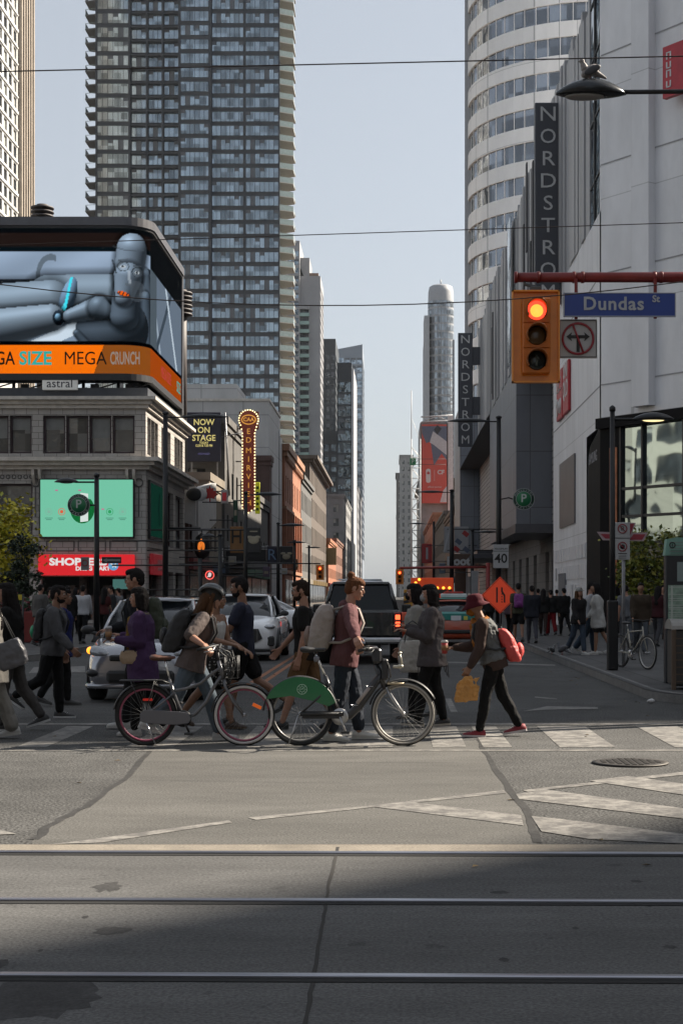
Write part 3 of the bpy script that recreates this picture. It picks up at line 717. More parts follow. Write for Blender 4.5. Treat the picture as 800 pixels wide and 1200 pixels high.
# ---------------------------------------------------------------- cars
def carpaint(name, col, metal=.0, rough=.3): return mat('paint_'+name, col, rough, metal, .04, 1.5, coat=1.)
CGL = mat('car_glass', (.008, .010, .012), .06, 0, 0, spec=.3)
LAMPG = mat('lamp_glass', (.35, .36, .38), .08, .3, .2, 12)
def car(label, cat, x, y, rz, L=4.4, W=1.78, H=1.5, paint=None, hood=.98, belt=.95, nose=.72, trunk=1.0, wsx=(.25, .9), rsx=(-1.5, -2.0), front=True, group=None, wr=.32, kind='hatch', roofw=.58, clr=.2, z=0., ret=False):
    root = thing('car' if kind != 'pickup' else 'pickup_truck', label, cat, (x, y, z), R(rz), group)
    h2 = L/2; w = W/2
    def sec(xx, hw, zl, zb, zt, tw):   # half section: low, side, belt, top
        pts = [(-hw*.55, zl), (-hw*.9, zl), (-hw*.985, zl+.09), (-hw, (zl+zb)*.52), (-hw*.985, zb-.10), (-hw*.93, zb), (-hw*tw, zt), (-hw*tw*.45, zt+.02)]
        full = pts+[(-a, c) for a, c in reversed(pts)]
        return [V((xx, a, c)) for a, c in full]
    b = MB()
    S = [sec(-h2, w*.82, clr+.16, trunk*.72, trunk*.78, .8), sec(-h2+.05, w*.93, clr+.05, trunk*.85, trunk*.9, .82), sec(-h2+.25, w*.99, clr, belt-.02, trunk, .80),
         sec(rsx[0], w, clr, belt, belt+.02, .82), sec(0, w, clr, belt-.02, belt+.01, .82), sec(wsx[1]-.05, w, clr, belt-.05, hood+.02, .82),
         sec(h2-.75, w*.985, clr, hood-.13, hood-.04, .78), sec(h2-.3, w*.95, clr, nose+.02, hood-.12, .76), sec(h2-.07, w*.86, clr+.03, nose-.10, nose+.03, .76), sec(h2, w*.72, clr+.12, nose-.22, nose-.12, .78)]
    b.loft(S); body = b.build('body', paint, root); subsurf(body, 2)
    # greenhouse
    b = MB(); rw = roofw/ .58*w*.64
    A0, A1 = V((wsx[1], w*.80, hood-.01)), V((wsx[0], rw, H-.06)); B0, B1 = V((rsx[1], w*.80, trunk-.03)), V((rsx[0], rw, H-.09))
    q = lambda p, s: V((p.x, s*p.y, p.z))
    ring = [q(A0, -1), q(A0, 1), q(B0, 1), q(B0, -1)]; top = [q(A1, -1), q(A1, 1), q(B1, 1), q(B1, -1)]
    mid = [a.lerp(c, .5)+V((.03 if i < 2 else -.03, .02*(1 if a.y > 0 else -1), .0)) for i, (a, c) in enumerate(zip(ring, top))]
    b.add(ring+mid+top, [(0, 1, 5, 4), (1, 2, 6, 5), (2, 3, 7, 6), (3, 0, 4, 7), (4, 5, 9, 8), (5, 6, 10, 9), (6, 7, 11, 10), (7, 4, 8, 11), (8, 9, 10, 11)], 0, True)
    g = b.build('windows', CGL, root)
    b = MB(); rs = []
    for t in (0, .04, .25, .5, .75, .96, 1):
        xx = A1.x+(B1.x-A1.x)*t + (.05 if t == 0 else -.05 if t == 1 else 0); zz = A1.z+(B1.z-A1.z)*t+.035*math.sin(math.pi*min(1, max(0, t)))
        rs.append([V((xx, rw*1.03*a, zz+c)) for a, c in ((-1, -.01), (-.97, .03), (-.7, .055), (0, .07), (.7, .055), (.97, .03), (1, -.01), (.6, .0), (0, .01), (-.6, .0))])
    b.loft(rs); subsurf(b.build('roof', paint, root), 1)
    b = MB(); 
    for s in (1, -1):
        b.tube([q(A0, s), q(mid[1], s) if s > 0 else mid[0], q(A1, s)], .028, 8); b.tube([q(B0, s), (mid[2] if s > 0 else mid[3]), q(B1, s)], .05, 8, sx=.7)
        m1 = V(((A1.x+B1.x)/2-.05, s*w*.835, belt)); m2 = V(((A1.x+B1.x)/2-.1, s*rw*1.02, H-.05)); b.tube([m1, m1.lerp(m2, .5)+V((0, s*.02, 0)), m2], .03, 6, 1)
        b.tube([V((wsx[1]-.1, s*w*.83, belt+.01)), V((0, s*w*.845, belt+.01)), V((rsx[0], s*w*.84, belt+.01))], .014, 6, 2)
    b.build('pillars', [paint, BLK, CHROME], root)
    # wheels
    for xx in (h2-.85, -h2+.78):
        for s in (1, -1):
            b = MB(); c = V((xx, s*(w-.10), wr))
            b.lathe([(wr*.55, -.10), (wr*.93, -.11), (wr, -.08), (wr, .08), (wr*.93, .11), (wr*.6, .105)], c, 32, 0, 'y'); wl = b.build('wheel', RUB, root)
            b = MB(); yo = s*.112
            b.lathe([(wr*.66, yo-s*.05), (wr*.68, yo), (wr*.62, yo), (wr*.60, yo-s*.045)], c, 28, 0, 'y')
            for k in range(7):
                a = 2*math.pi*k/7; b.obox(c+V((wr*.34*math.cos(a), yo-s*.012, wr*.34*math.sin(a))), (wr*.62, .015, wr*.13), Matrix.Rotation(-a, 4, 'Y'))
            b.lathe([(wr*.16, yo-s*.03), (wr*.14, yo+s*.005), (.01, yo+s*.008)], c, 14, 0, 'y'); b.build('rim', ALU, wl)
            b = MB(); cc = V((xx, s*(w+.004), wr+.01)); n = 22
            o1 = [V((cc.x+(wr*1.16)*math.cos(R(-25+230*k/n)), cc.y, cc.z+(wr*1.16)*math.sin(R(-25+230*k/n)))) for k in range(n+1)]
            b.prism([(p.x, p.z) for p in o1], s*(w-.12), s*(w+.003), 'y'); b.build('wheel_arch', BLK, root)
    for s in (1, -1):
        b = MB(); b.ell((wsx[1]-.28, s*(w+.09), belt+.08), (.06, .11, .07)); b.tube([(wsx[1]-.25, s*(w*.86), belt), (wsx[1]-.27, s*(w+.06), belt+.05)], .03, 6); mr = b.build('mirror', BPL if kind == 'hatch' else paint, root)
        b = MB(); b.bbox(-.30, -.14, s*(w+.0)-.012, s*(w+.0)+.012, belt-.16, belt-.135, .004); b.build('door_handle', paint, root)
    return root, dict(h2=h2, w=w, L=L)
def plate(root, xx, z, s, m=None):
    b = MB(); b.bbox(min(xx, xx+s*.012), max(xx, xx+s*.012), -.155, .155, z-.075, z+.075, .004); p = b.build('number_plate', m or mat('plate_white', (.6, .6, .62), .4), root)
    return p
def lamp(root, name, c, rad, m, sub=None):
    b = MB(); b.ell(c, rad, n=16, k=10); o = b.build(name, m, root); return o

def silver_hatch(x, y):
    P = carpaint('silver', (.36, .36, .385), .6, .22)
    root, i = car('silver hatchback waiting at the crosswalk with its amber indicator lit', 'car', x, y, -90, 4.35, 1.77, 1.55, P, .98, .98, .76, 1.05, (.55, 1.42), (-1.55, -2.02), wr=.31)
    h = i['h2']
    b = MB(); b.bbox(h-.13, h+.02, -.46, .46, .62, .71, .02); gr = b.build('grille', BPL, root)
    b = MB(); b.tube([(h-.0, -.42, .655), (h+.01, 0, .65), (h-.0, .42, .655)], .012, 6); b.build('grille_bar', CHROME, gr)
    b = MB(); b.bbox(h-.16, h+.04, -.50, .50, .30, .48, .04); b.build('lower_intake', BPL, root)
    b = MB(); secs = []
    for yy in (-.84, -.78, -.5, 0, .5, .78, .84):
        xx = h+.04-.24*(abs(yy)/.84)**2.6; secs.append([V((xx-.1, yy, .20)), V((xx+.02, yy, .21)), V((xx+.05, yy, .27)), V((xx-.1, yy, .29))])
    b.loft(secs); b.build('bumper_lip', P, root)
    for s in (1, -1):
        b = MB(); b.ell((h-.22, s*.65, .75), (.25, .13, .085), Matrix.Rotation(R(s*-48), 3, 'Z') @ Matrix.Rotation(R(10), 3, 'Y')); hl = b.build('headlight', LAMPG, root)
        on = s < 0
        b = MB(); b.ell((h-.245, s*.785, .77), (.07, .055, .055)); b.build('indicator', mat('amber_on', (.9, .3, .02), .3, emit=(1, .28, .02), estr=2.2) if on else mat('amber_off', (.45, .16, .03), .3), hl)
        b = MB(); b.ell((h-.15, s*.69, .44), (.14, .14, .075), Matrix.Rotation(R(s*-35), 3, 'Z')); b.build('fog_lamp_recess', BPL, root)
    plate(root, h+.03, .50, 1); 
    b = MB(); b.lathe([(.05, 0), (.055, .008), (.03, .012)], (h-.02, 0, .70), 16, 0, 'x'); b.build('badge', CHROME, root)
    b = MB()
    for s, a in ((.5, -.1), (-.1, -.6)): b.tube([(1.36, s, 1.02), (1.20, (s+a)/2, 1.10), (1.1, a, 1.15)], .008, 5)
    b.build('wiper', BPL, root)
    return root
def white_suv(x, y):
    P = carpaint('white', (.80, .80, .81), 0, .25)
    root, i = car('white sporty SUV with black grille driving behind the silver hatchback', 'car', x, y, -90, 4.7, 1.95, 1.62, P, 1.08, 1.06, .86, 1.1, (.5, 1.4), (-1.5, -2.1), wr=.37)
    h = i['h2']
    b = MB(); b.prism([(-.52, .78), (-.62, .55), (-.40, .42), (.40, .42), (.62, .55), (.52, .78)], h-.16, h+.02, 'x'); gr = b.build('grille', BPL, root)
    b = MB()
    for k in range(9): b.box(h+.02, h+.03, -.5+.125*k-.006, -.5+.125*k+.006, .46, .77)
    b.build('grille_bars', CHROME, gr)
    for s in (1, -1):
        b = MB(); b.ell((h-.24, s*.74, .82), (.18, .17, .06), Matrix.Rotation(R(s*-28), 3, 'Z')); hl = b.build('headlight', LAMPG, root)
        b = MB(); b.tube([(h-.09, s*.62, .80), (h-.16, s*.84, .83)], .016, 6); b.build('running_light', mat('drl', (1, 1, .9), .3, emit=(1, .93, .75), estr=2.5), hl)
        b = MB(); b.bbox(h-.20, h-.04, s*.78-.12, s*.78+.12, .36, .60, .03); b.build('side_intake', BPL, root)
    b = MB(); b.bbox(h-.2, h-.0, -.8, .8, .24, .30, .02); b.build('bumper_lip', BPL, root)
    for s in (1, -1): b = MB(); b.tube([(.3, s*.60, 1.66), (-1.3, s*.60, 1.64)], .018, 6); b.build('roof_rail', BLK, root)
    plate(root, h+.03, .50, 1)
    return root
def white_sedan(x, y, rz):
    P = carpaint('white', (.80, .80, .81), 0, .25)
    root, i = car('white sedan turning left across the street with its tail lamps showing', 'car', x, y, rz, 4.65, 1.82, 1.43, P, .96, .93, .72, 1.02, (.35, 1.15), (-1.05, -1.75), wr=.34)
    h = i['h2']
    for s in (1, -1): lamp(root, 'tail_light', (-h+.12, s*.70, .80), (.10, .20, .06), mat('tail_on', (.5, .01, .01), .3, emit=(1, .04, .02), estr=.8))
    for s in (1, -1): lamp(root, 'headlight', (h-.22, s*.70, .70), (.16, .13, .06), LAMPG)
    plate(root, -h-.0, .62, -1); return root
def black_pickup(x, y):
    P = carpaint('black', (.008, .008, .009), 0, .25)
    root = thing('pickup_truck', 'black pickup truck seen from behind with red tail lamps lit', 'truck', (x, y, 0), R(90))
    w = .99; h = 2.9
    b = MB(); b.bbox(-h, -.55, -w, w, .62, 1.22, .05); b.build('cargo_bed', P, root)
    b = MB(); b.box(-h+.08, -.6, -w+.1, w-.1, 1.222, 1.235); b.build('bed_cover', BPL, root)
    b = MB(); S = []
    for xx, ww, z0, z1 in ((-.56, .98, .5, 1.2), (0, 1, .5, 1.2), (1.2, 1, .5, 1.18), (1.35, .99, .5, 1.16), (2.4, .97, .5, 1.08), (2.85, .92, .55, .98), (2.95, .85, .6, .85)):
        S.append([V((xx, a*w*ww, c)) for a, c in ((-.9, z0), (-1, z0+.1), (-1, z1-.12), (-.94, z1), (0, z1+.03), (.94, z1), (1, z1-.12), (1, z0+.1), (.9, z0))])
    b.loft(S); b.build('cab_body', P, root)
    b = MB(); r0 = [V((-.58, s*.86, 1.2)) for s in (-1, 1)]+[V((1.5, s*.86, 1.18)) for s in (1, -1)]; r1 = [V((-.42, s*.68, 1.84)) for s in (-1, 1)]+[V((.75, s*.68, 1.84)) for s in (1, -1)]
    b.add(r0+r1, [(0, 1, 5, 4), (1, 2, 6, 5), (2, 3, 7, 6), (3, 0, 4, 7), (4, 5, 6, 7)]); b.build('windows', CGL, root)
    b = MB(); b.bbox(-.48, .85, -.71, .71, 1.83, 1.92, .035); b.build('roof', P, root)
    b = MB()
    for s in (1, -1): b.tube([(-.58, s*.88, 1.2), (-.44, s*.70, 1.85)], .05, 8); b.tube([(1.5, s*.87, 1.18), (.8, s*.69, 1.86)], .035, 8); b.tube([(.25, s*.87, 1.2), (.22, s*.70, 1.85)], .04, 8)
    b.build('pillars', P, root)
    b = MB(); b.bbox(-h-.02, -h+.04, -.80, .80, .66, 1.21, .015); tg = b.build('tailgate', P, root)
    b = MB(); b.bbox(-h-.045, -h-.015, -.14, .14, 1.05, 1.11, .008); b.build('handle', BPL, tg)
    b = MB(); b.box(-h-.026, -h-.021, -.32, .32, .84, .86); b.build('chrome_strip', CHROME, tg)
    for s in (1, -1):
        b = MB(); b.bbox(-h-.03, -h+.06, s*.895-.085, s*.895+.085, .78, 1.20, .02); tl = b.build('tail_light', mat('tail_dark', (.18, .01, .01), .25), root)
        for z0 in (1.03, .87): b = MB(); b.bbox(-h-.04, -h+.0, s*.895-.055, s*.895+.055, z0, z0+.11, .01); b.build('lamp', mat('tail_lit', (.9, .08, .03), .3, emit=(1, .10, .03), estr=2.6), tl)
        b = MB(); b.bbox(.95, 1.15, s*(w+.14)-.12, s*(w+.14)+.12, 1.16, 1.36, .03); b.build('mirror', BPL, root)
    b = MB(); b.bbox(-h-.16, -h+.1, -w, w, .48, .62, .04); bu = b.build('bumper', mat('bumper_chrome', (.45, .45, .46), .25, .8), root)
    plate(root, -h-.17, .56, -1)
    b = MB(); b.box(-h+.1, 2.6, -.5, .5, .35, .55); b.build('chassis', BLK, root)
    for xx in (-1.95, 1.95):
        for s in (1, -1):
            b = MB(); c = V((xx, s*(w-.14), .40)); b.lathe([(.22, -.13), (.38, -.14), (.40, -.10), (.40, .10), (.38, .14), (.24, .13)], c, 28, 0, 'y'); wl = b.build('wheel', RUB, root)
            b = MB(); b.lathe([(.23, s*.12), (.24, s*.142), (.05, s*.13)], c, 20, 0, 'y'); b.build('rim', ALU, wl)
            b = MB(); b.prism([(xx+.5*math.cos(R(k*18)), .40+.5*math.sin(R(k*18))) for k in range(11)], s*(w-.1), s*(w+.012), 'y'); b.build('wheel_arch', BPL, root)
    return root
def taxi(x, y):
    P = carpaint('taxi_orange', (.42, .06, .02), 0, .3); GT = carpaint('taxi_teal', (.01, .20, .17), 0, .3)
    root, i = car('teal over orange taxi seen from behind with roof sign and brake lamps on', 'taxi', x, y, 90, 4.8, 1.85, 1.47, P, .98, .96, .74, 1.06, (.45, 1.3), (-1.35, -2.0), wr=.33)
    h = i['h2']
    # teal upper body: boot lid, hood, roof skins
    b = MB(); b.bbox(-h-.015, -h+.30, -.80, .80, .77, 1.075, .06); b.build('boot_lid', GT, root)
    b = MB(); b.bbox(-1.3, .42, -.60, .60, 1.455, 1.50, .02); b.build('roof_panel', GT, root)
    for s in (1, -1): b = MB(); b.bbox(-h+.3, h-.5, s*.915-.02, s*.915+.02, .72, .93, .012); b.build('side_panel', GT, root)
    for s in (1, -1): lamp(root, 'tail_light', (-h+.04, s*.72, .84), (.08, .17, .075), mat('tail_on2', (.7, .05, .02), .3, emit=(1, .07, .02), estr=1.8))
    b = MB(); b.bbox(-1.62, -1.56, -.16, .16, 1.13, 1.17, .01); b.build('brake_light', mat('tail_lit', (.9, .08, .03)), root)
    p = plate(root, -h-.03, .88, -1)
    b = MB(); b.bbox(-h-.03, -h-.01, -.36, -.24, .82, .94, .004); b.build('permit_sticker', mat('sticker_yellow', (.55, .5, .08), .5), root)
    b = MB(); b.bbox(-.75, -.45, -.42, .42, 1.50, 1.64, .03); sg = b.build('roof_sign', mat('sign_white', (.6, .6, .6), .4), root)
    b = MB(); b.bbox(-.74, -.46, -.30, .30, 1.645, 1.70, .015); b.build('lamp', mat('roof_lamp_red', (.5, .05, .04), .4), sg)
    b = MB(); b.bbox(-h-.05, -h+.15, -.84, .84, .40, .52, .03); b.build('bumper', BPL, root)
    return root
def white_van(x, y):
    P = carpaint('van_white', (.5, .52, .55), 0, .35)
    root = thing('van', 'white delivery van whose roof shows above the black pickup', 'van', (x, y, 0), R(90))
    b = MB(); S = []
    for xx, k, zt in ((-2.7, .96, 2.35), (-2.6, 1, 2.42), (0, 1, 2.46), (1.2, 1, 2.42), (1.7, .98, 2.2), (2.3, .96, 1.35), (2.8, .9, 1.1)):
        S.append([V((xx, a*k, c)) for a, c in ((-.9, .35), (-1, .45), (-1, zt*.6), (-.90, zt-.15), (-.78, zt-.03), (0, zt), (.78, zt-.03), (.90, zt-.15), (1, zt*.6), (1, .45), (.9, .35))])
    b.loft(S); b.build('body', P, root)
    for s in (1, -1): b = MB(); b.bbox(-2.715, -2.68, min(s*.08, s*.72), max(s*.08, s*.72), 1.35, 2.05, .02); b.build('rear_window', CGL, root)
    for s in (1, -1): b = MB(); b.bbox(-2.74, -2.66, s*.9-.06, s*.9+.06, .9, 1.5, .02); b.build('tail_light', mat('tail_on', (.5, .01, .01)), root)
    for k in range(5): b = MB(); b.tube([(-2.3+k*.9, -.75, 2.47), (-2.3+k*.9, .75, 2.47)], .02, 6); b.build('roof_rib', P, root)
    root.scale = (1, .92, .845)
    for xx in (-1.8, 1.9):
        for s in (1, -1): b = MB(); b.lathe([(.2, -.1), (.34, -.11), (.34, .11), (.2, .1)], (xx, s*.88, .34), 20, 0, 'y'); b.build('wheel', RUB, root)
    return root
# ---------------------------------------------------------------- ground
def groundmat(name, col, speck=.25, sscale=90, patch=.15, pscale=.5, rough=.8, bump=.3, warm=(1, 1, 1), stains=.0, aniso=(1, 1, 1)):
    if name in MATS: return MATS[name]
    m = bpy.data.materials.new(name); m.use_nodes = True; nt = m.node_tree; N = nt.nodes; L = nt.links; b = N['Principled BSDF']
    b.inputs['Roughness'].default_value = rough; b.inputs['Specular IOR Level'].default_value = .18
    tc = N.new('ShaderNodeTexCoord'); mp = N.new('ShaderNodeMapping'); mp.inputs['Scale'].default_value = aniso; L.new(tc.outputs['Object'], mp.inputs[0])
    def noise(sc, d, lo, hi, a=.3, c=.7, src=None):
        n = N.new('ShaderNodeTexNoise'); n.inputs['Scale'].default_value = sc; n.inputs['Detail'].default_value = d; n.inputs['Roughness'].default_value = .65
        L.new(src or tc.outputs['Object'], n.inputs['Vector'])
        r = N.new('ShaderNodeMapRange'); r.inputs[1].default_value = a; r.inputs[2].default_value = c; r.inputs[3].default_value = lo; r.inputs[4].default_value = hi
        L.new(n.outputs[0], r.inputs[0]); return r.outputs[0], n
    s1, n1 = noise(sscale, 3, 1-speck, 1+speck, .35, .65); s2, n2 = noise(pscale, 8, 1-patch, 1+patch, src=mp.outputs[0]); s3, n3 = noise(pscale*7, 6, 1-patch*.6, 1+patch*.6, src=mp.outputs[0])
    m1 = N.new('ShaderNodeMath'); m1.operation = 'MULTIPLY'; L.new(s1, m1.inputs[0]); L.new(s2, m1.inputs[1])
    m2 = N.new('ShaderNodeMath'); m2.operation = 'MULTIPLY'; L.new(m1.outputs[0], m2.inputs[0]); L.new(s3, m2.inputs[1])
    out = m2.outputs[0]
    if stains:
        s4, n4 = noise(2.2, 3, 1, 1-stains, .66, .70); m3 = N.new('ShaderNodeMath'); m3.operation = 'MULTIPLY'; L.new(out, m3.inputs[0]); L.new(s4, m3.inputs[1]); out = m3.outputs[0]
        s5, n5 = noise(9, 2, 1, 1-stains, .70, .73); m4 = N.new('ShaderNodeMath'); m4.operation = 'MULTIPLY'; L.new(out, m4.inputs[0]); L.new(s5, m4.inputs[1]); out = m4.outputs[0]
    mx = N.new('ShaderNodeVectorMath'); mx.operation = 'SCALE'; mx.inputs[0].default_value = col; L.new(out, mx.inputs['Scale']); L.new(mx.outputs[0], b.inputs['Base Color'])
    bp = N.new('ShaderNodeBump'); bp.inputs['Strength'].default_value = bump; bp.inputs['Distance'].default_value = .006; L.new(n1.outputs[0], bp.inputs['Height']); L.new(bp.outputs[0], b.inputs['Normal'])
    MATS[name] = m; return m
ASPH = groundmat('asphalt', (.070, .069, .067), .95, 48, .28, .35, .8, .6)
ASPH2 = groundmat('asphalt_smooth', (.096, .093, .087), .42, 60, .22, .4, .75, .3, aniso=(.4, 1, 1))
CONC = groundmat('track_concrete', (.092, .091, .090), .32, 55, .24, .6, .85, .2, stains=.3, aniso=(.35, 1, 1))
CONCL = groundmat('concrete_edge', (.20, .178, .148), .2, 60, .2, .8, .75, .2)
SIDE = groundmat('sidewalk_concrete', (.12, .115, .11), .14, 50, .22, .5, .8, .2)
CURB = groundmat('curb_stone', (.16, .155, .15), .15, 40, .2, 1.2, .8, .2)
TAR = groundmat('tar', (.042, .041, .040), .25, 60, .3, 3, .7, .3)
OIL = groundmat('oil', (.045, .044, .044), .2, 60, .3, 3, .85, .1)
def paintmat():
    m = bpy.data.materials.new('road_paint'); m.use_nodes = True; nt = m.node_tree; N = nt.nodes; L = nt.links; b = N['Principled BSDF']; b.inputs['Roughness'].default_value = .7
    tc = N.new('ShaderNodeTexCoord'); n = N.new('ShaderNodeTexNoise'); n.inputs['Scale'].default_value = 5; n.inputs['Detail'].default_value = 12; n.inputs['Roughness'].default_value = .8; L.new(tc.outputs['Object'], n.inputs['Vector'])
    cr = N.new('ShaderNodeValToRGB'); cr.color_ramp.elements[0].position = .44; cr.color_ramp.elements[1].position = .60; cr.color_ramp.elements[0].color = (.09, .085, .08, 1); cr.color_ramp.elements[1].color = (.24, .228, .208, 1)
    L.new(n.outputs[0], cr.inputs[0]); L.new(cr.outputs[0], b.inputs['Base Color']); return m
PAINT = paintmat()
def sheet(name, polys, z, m, dz=0.):
    b = MB()
    for i, p in enumerate(polys):
        b.add([(q[0], q[1], z+dz*i) for q in p], [tuple(range(len(p)))])
    o = b.build(name, m, None, False)
    import bmesh
    bm = bmesh.new(); bm.from_mesh(o.data)
    for f in bm.faces:
        if f.normal.z < 0: f.normal_flip()
    bm.to_mesh(o.data); bm.free(); o['kind'] = 'structure'; return o
RC = [(-8.6, 21), (3.9, 21)]
sheet('ground', [[(-1500, -1500), (1500, -1500), (1500, 3000), (-1500, 3000)]], -.02, groundmat('far_ground', (.15, .15, .15), .1, 20))
sheet('road', [[(-8.6, 9.98), (3.9, 9.98), (3.9, 1500), (-8.6, 1500)], [(-200, 9.98), (-8.6, 9.98), (-8.6, 21), (-200, 21)], [(3.9, 9.98), (200, 9.98), (200, 20), (3.9, 24)], [(-200, -60), (200, -60), (200, -2), (-200, -2)]], 0, ASPH)
g = lambda *pts: [tuple(G(*p))[:2] for p in pts]
sheet('road_patch', [g((182, 872), (150, 910), (100, 946), (60, 966), (38, 986), (38, 989.5), (628, 989.5), (622, 960), (602, 932), (576, 896), (560, 868))], .001, ASPH2)
tb = sheet('track_bed', [[(-200, -2), (200, -2), (200, 9.98), (-200, 9.98)]], .001, CONC)
sheet('concrete_edge', [[(-60, 9.66), (60, 9.64), (60, 9.985), (-60, 9.985)]], .002, CONCL)
def ribbon(px, w, z, seed=0):
    rnd = random.Random(seed); L_, R_ = [], []; P = []
    for a, b in zip(px[:-1], px[1:]):
        for k in range(6): P.append((a[0]+(b[0]-a[0])*k/6, a[1]+(b[1]-a[1])*k/6))
    P.append(px[-1]); Q = [G(*p) for p in P]; polys = []
    for q in Q:
        q.x += rnd.uniform(-1, 1)*w*.45
    ww = [w*rnd.uniform(.75, 1.2) for _ in Q]
    for i in range(len(Q)-1): polys.append([(Q[i].x-ww[i], Q[i].y), (Q[i].x+ww[i], Q[i].y), (Q[i+1].x+ww[i+1], Q[i+1].y), (Q[i+1].x-ww[i+1], Q[i+1].y)])
    return polys
sheet('tar_seam', ribbon([(182, 872), (150, 910), (100, 946), (60, 966), (42, 984)], .032, 0, 1)+ribbon([(560, 866), (576, 896), (602, 932), (622, 960), (630, 988)], .03, 0, 2), .003, TAR)
sheet('slab_joint', ribbon([(396, 993), (385, 1040), (378, 1080), (368, 1140), (360, 1190), (350, 1260)], .009, 0, 3), .003, mat('joint_dark', (.02, .018, .016), .9))
rnd = random.Random(5)
def blob(px, py, rx, ry, n=26, k=.18):
    c = G(px, py); ex = rx/F*c.y; a = G(px, py-ry).y-c.y
    return [(c.x+ex*math.cos(t)*(1+rnd.uniform(-k, k)), c.y+a*math.sin(t)*(1+rnd.uniform(-k, k))) for t in [2*math.pi*i/n for i in range(n)]]
sheet('road_stain', [blob(132, 1091, 21, 4.5), blob(45, 1170, 68, 23), blob(0, 1130, 10, 5), blob(128, 1040, 14, 5, 20, .5), blob(48, 1114, 3, 1.5), blob(100, 1075, 4, 1.5), blob(590, 1125, 6, 2.5), blob(745, 1033, 7, 1.5), blob(785, 1110, 8, 2), blob(585, 1046, 12, 1.6), blob(674, 1088, 4, 1.5), blob(760, 1062, 3, 1)], .002, OIL)
# painted markings, and two sunlit road strips drawn as pale quads
XB = [-7.5, -6.35, -5.15, -3.95, -2.8, -1.65, -.5, .42, .95, 1.75, 2.95]
mk = [[(x, 16.35), (x+w, 16.35), (x+w, 18.95), (x, 18.95)] for x, w in zip(XB, [.5, .5, .5, .32, .5, .5, .5, .35, .3, .58, .5])]
mk += [[(-8.5, 15.95), (3.6, 15.95), (3.6, 16.07), (-8.5, 16.07)], [(-8.5, 19.15), (3.7, 19.15), (3.7, 19.4), (-8.5, 19.4)]]
mk += [g((60, 990), (95, 986), (268, 962), (272, 964.5), (120, 988)), g((290, 958.5), (440, 944), (590, 926.5), (593, 930), (470, 943), (300, 961.5)), g((612, 926.5), (800, 905), (1000, 882), (1000, 884.5), (800, 908.5), (618, 928.5)),
       g((437, 946), (478, 940), (610, 956), (613, 968)), g((604, 931), (640, 926), (800, 948), (1000, 975), (1000, 990), (800, 960), (608, 937)), g((690, 915.5), (735, 910), (800, 919), (1000, 947), (1000, 960), (800, 932)),
       g((622, 957), (652, 960), (800, 978), (960, 999), (800, 989.5), (690, 984), (634, 975)), g((0, 973), (20, 978), (0, 979), (-200, 968), (-200, 962)),
       g((521, 819), (528, 819), (536, 835), (528, 835)), g((523, 775.5), (650, 779), (650, 780.5), (523, 777)), g((626, 816.5), (652, 819), (652, 820), (626, 818)), g((40, 782), (100, 781), (100, 788), (34, 789)), g((612, 834), (640, 828), (700, 829), (700, 831.5), (640, 832)),  # quads at far left and toward the right curb paint in sunlit strips
       g((340, 780), (420, 779), (420, 781), (340, 782))]
mk += [[(.65, y), (.77, y), (.77, y+3), (.65, y+3)] for y in range(36, 200, 9)]
sheet('road_marking_and_sun_strip', mk, .003, PAINT, .00012)
sheet('centre_line', [[(-2.62+d, 27), (-2.52+d, 27), (-2.52+d, 300), (-2.62+d, 300)] for d in (0, .22)], .004, mat('orange_paint', (.24, .085, .03), .8, 0, .5, 6))
# rails: running rail head and dark flange groove
for Y0, t in ((6.51, 'worn steel streetcar rail nearest the bottom of the photo'), (8.12, 'worn steel streetcar rail, second one up from the bottom'), (9.62, 'worn steel streetcar rail along the pale concrete strip')):
    r = thing('streetcar_rail', t, 'rail', (0, Y0, .0), R(-.9), 'streetcar rails set in the concrete')
    b = MB(); b.bbox(-70, 70, -.022, .022, -.01, .017, .005); b.build('rail_head', mat('rail_steel', (.36, .36, .40), .3, .9, .35, 3, stretch=(.2, 4, 1)), r)
    b = MB(); b.box(-70, 70, -.085, -.022, .0035, .0045); b.box(-70, 70, .022, .034, .0035, .0045); b.build('groove', mat('groove_black', (.006, .006, .006), .9), r)
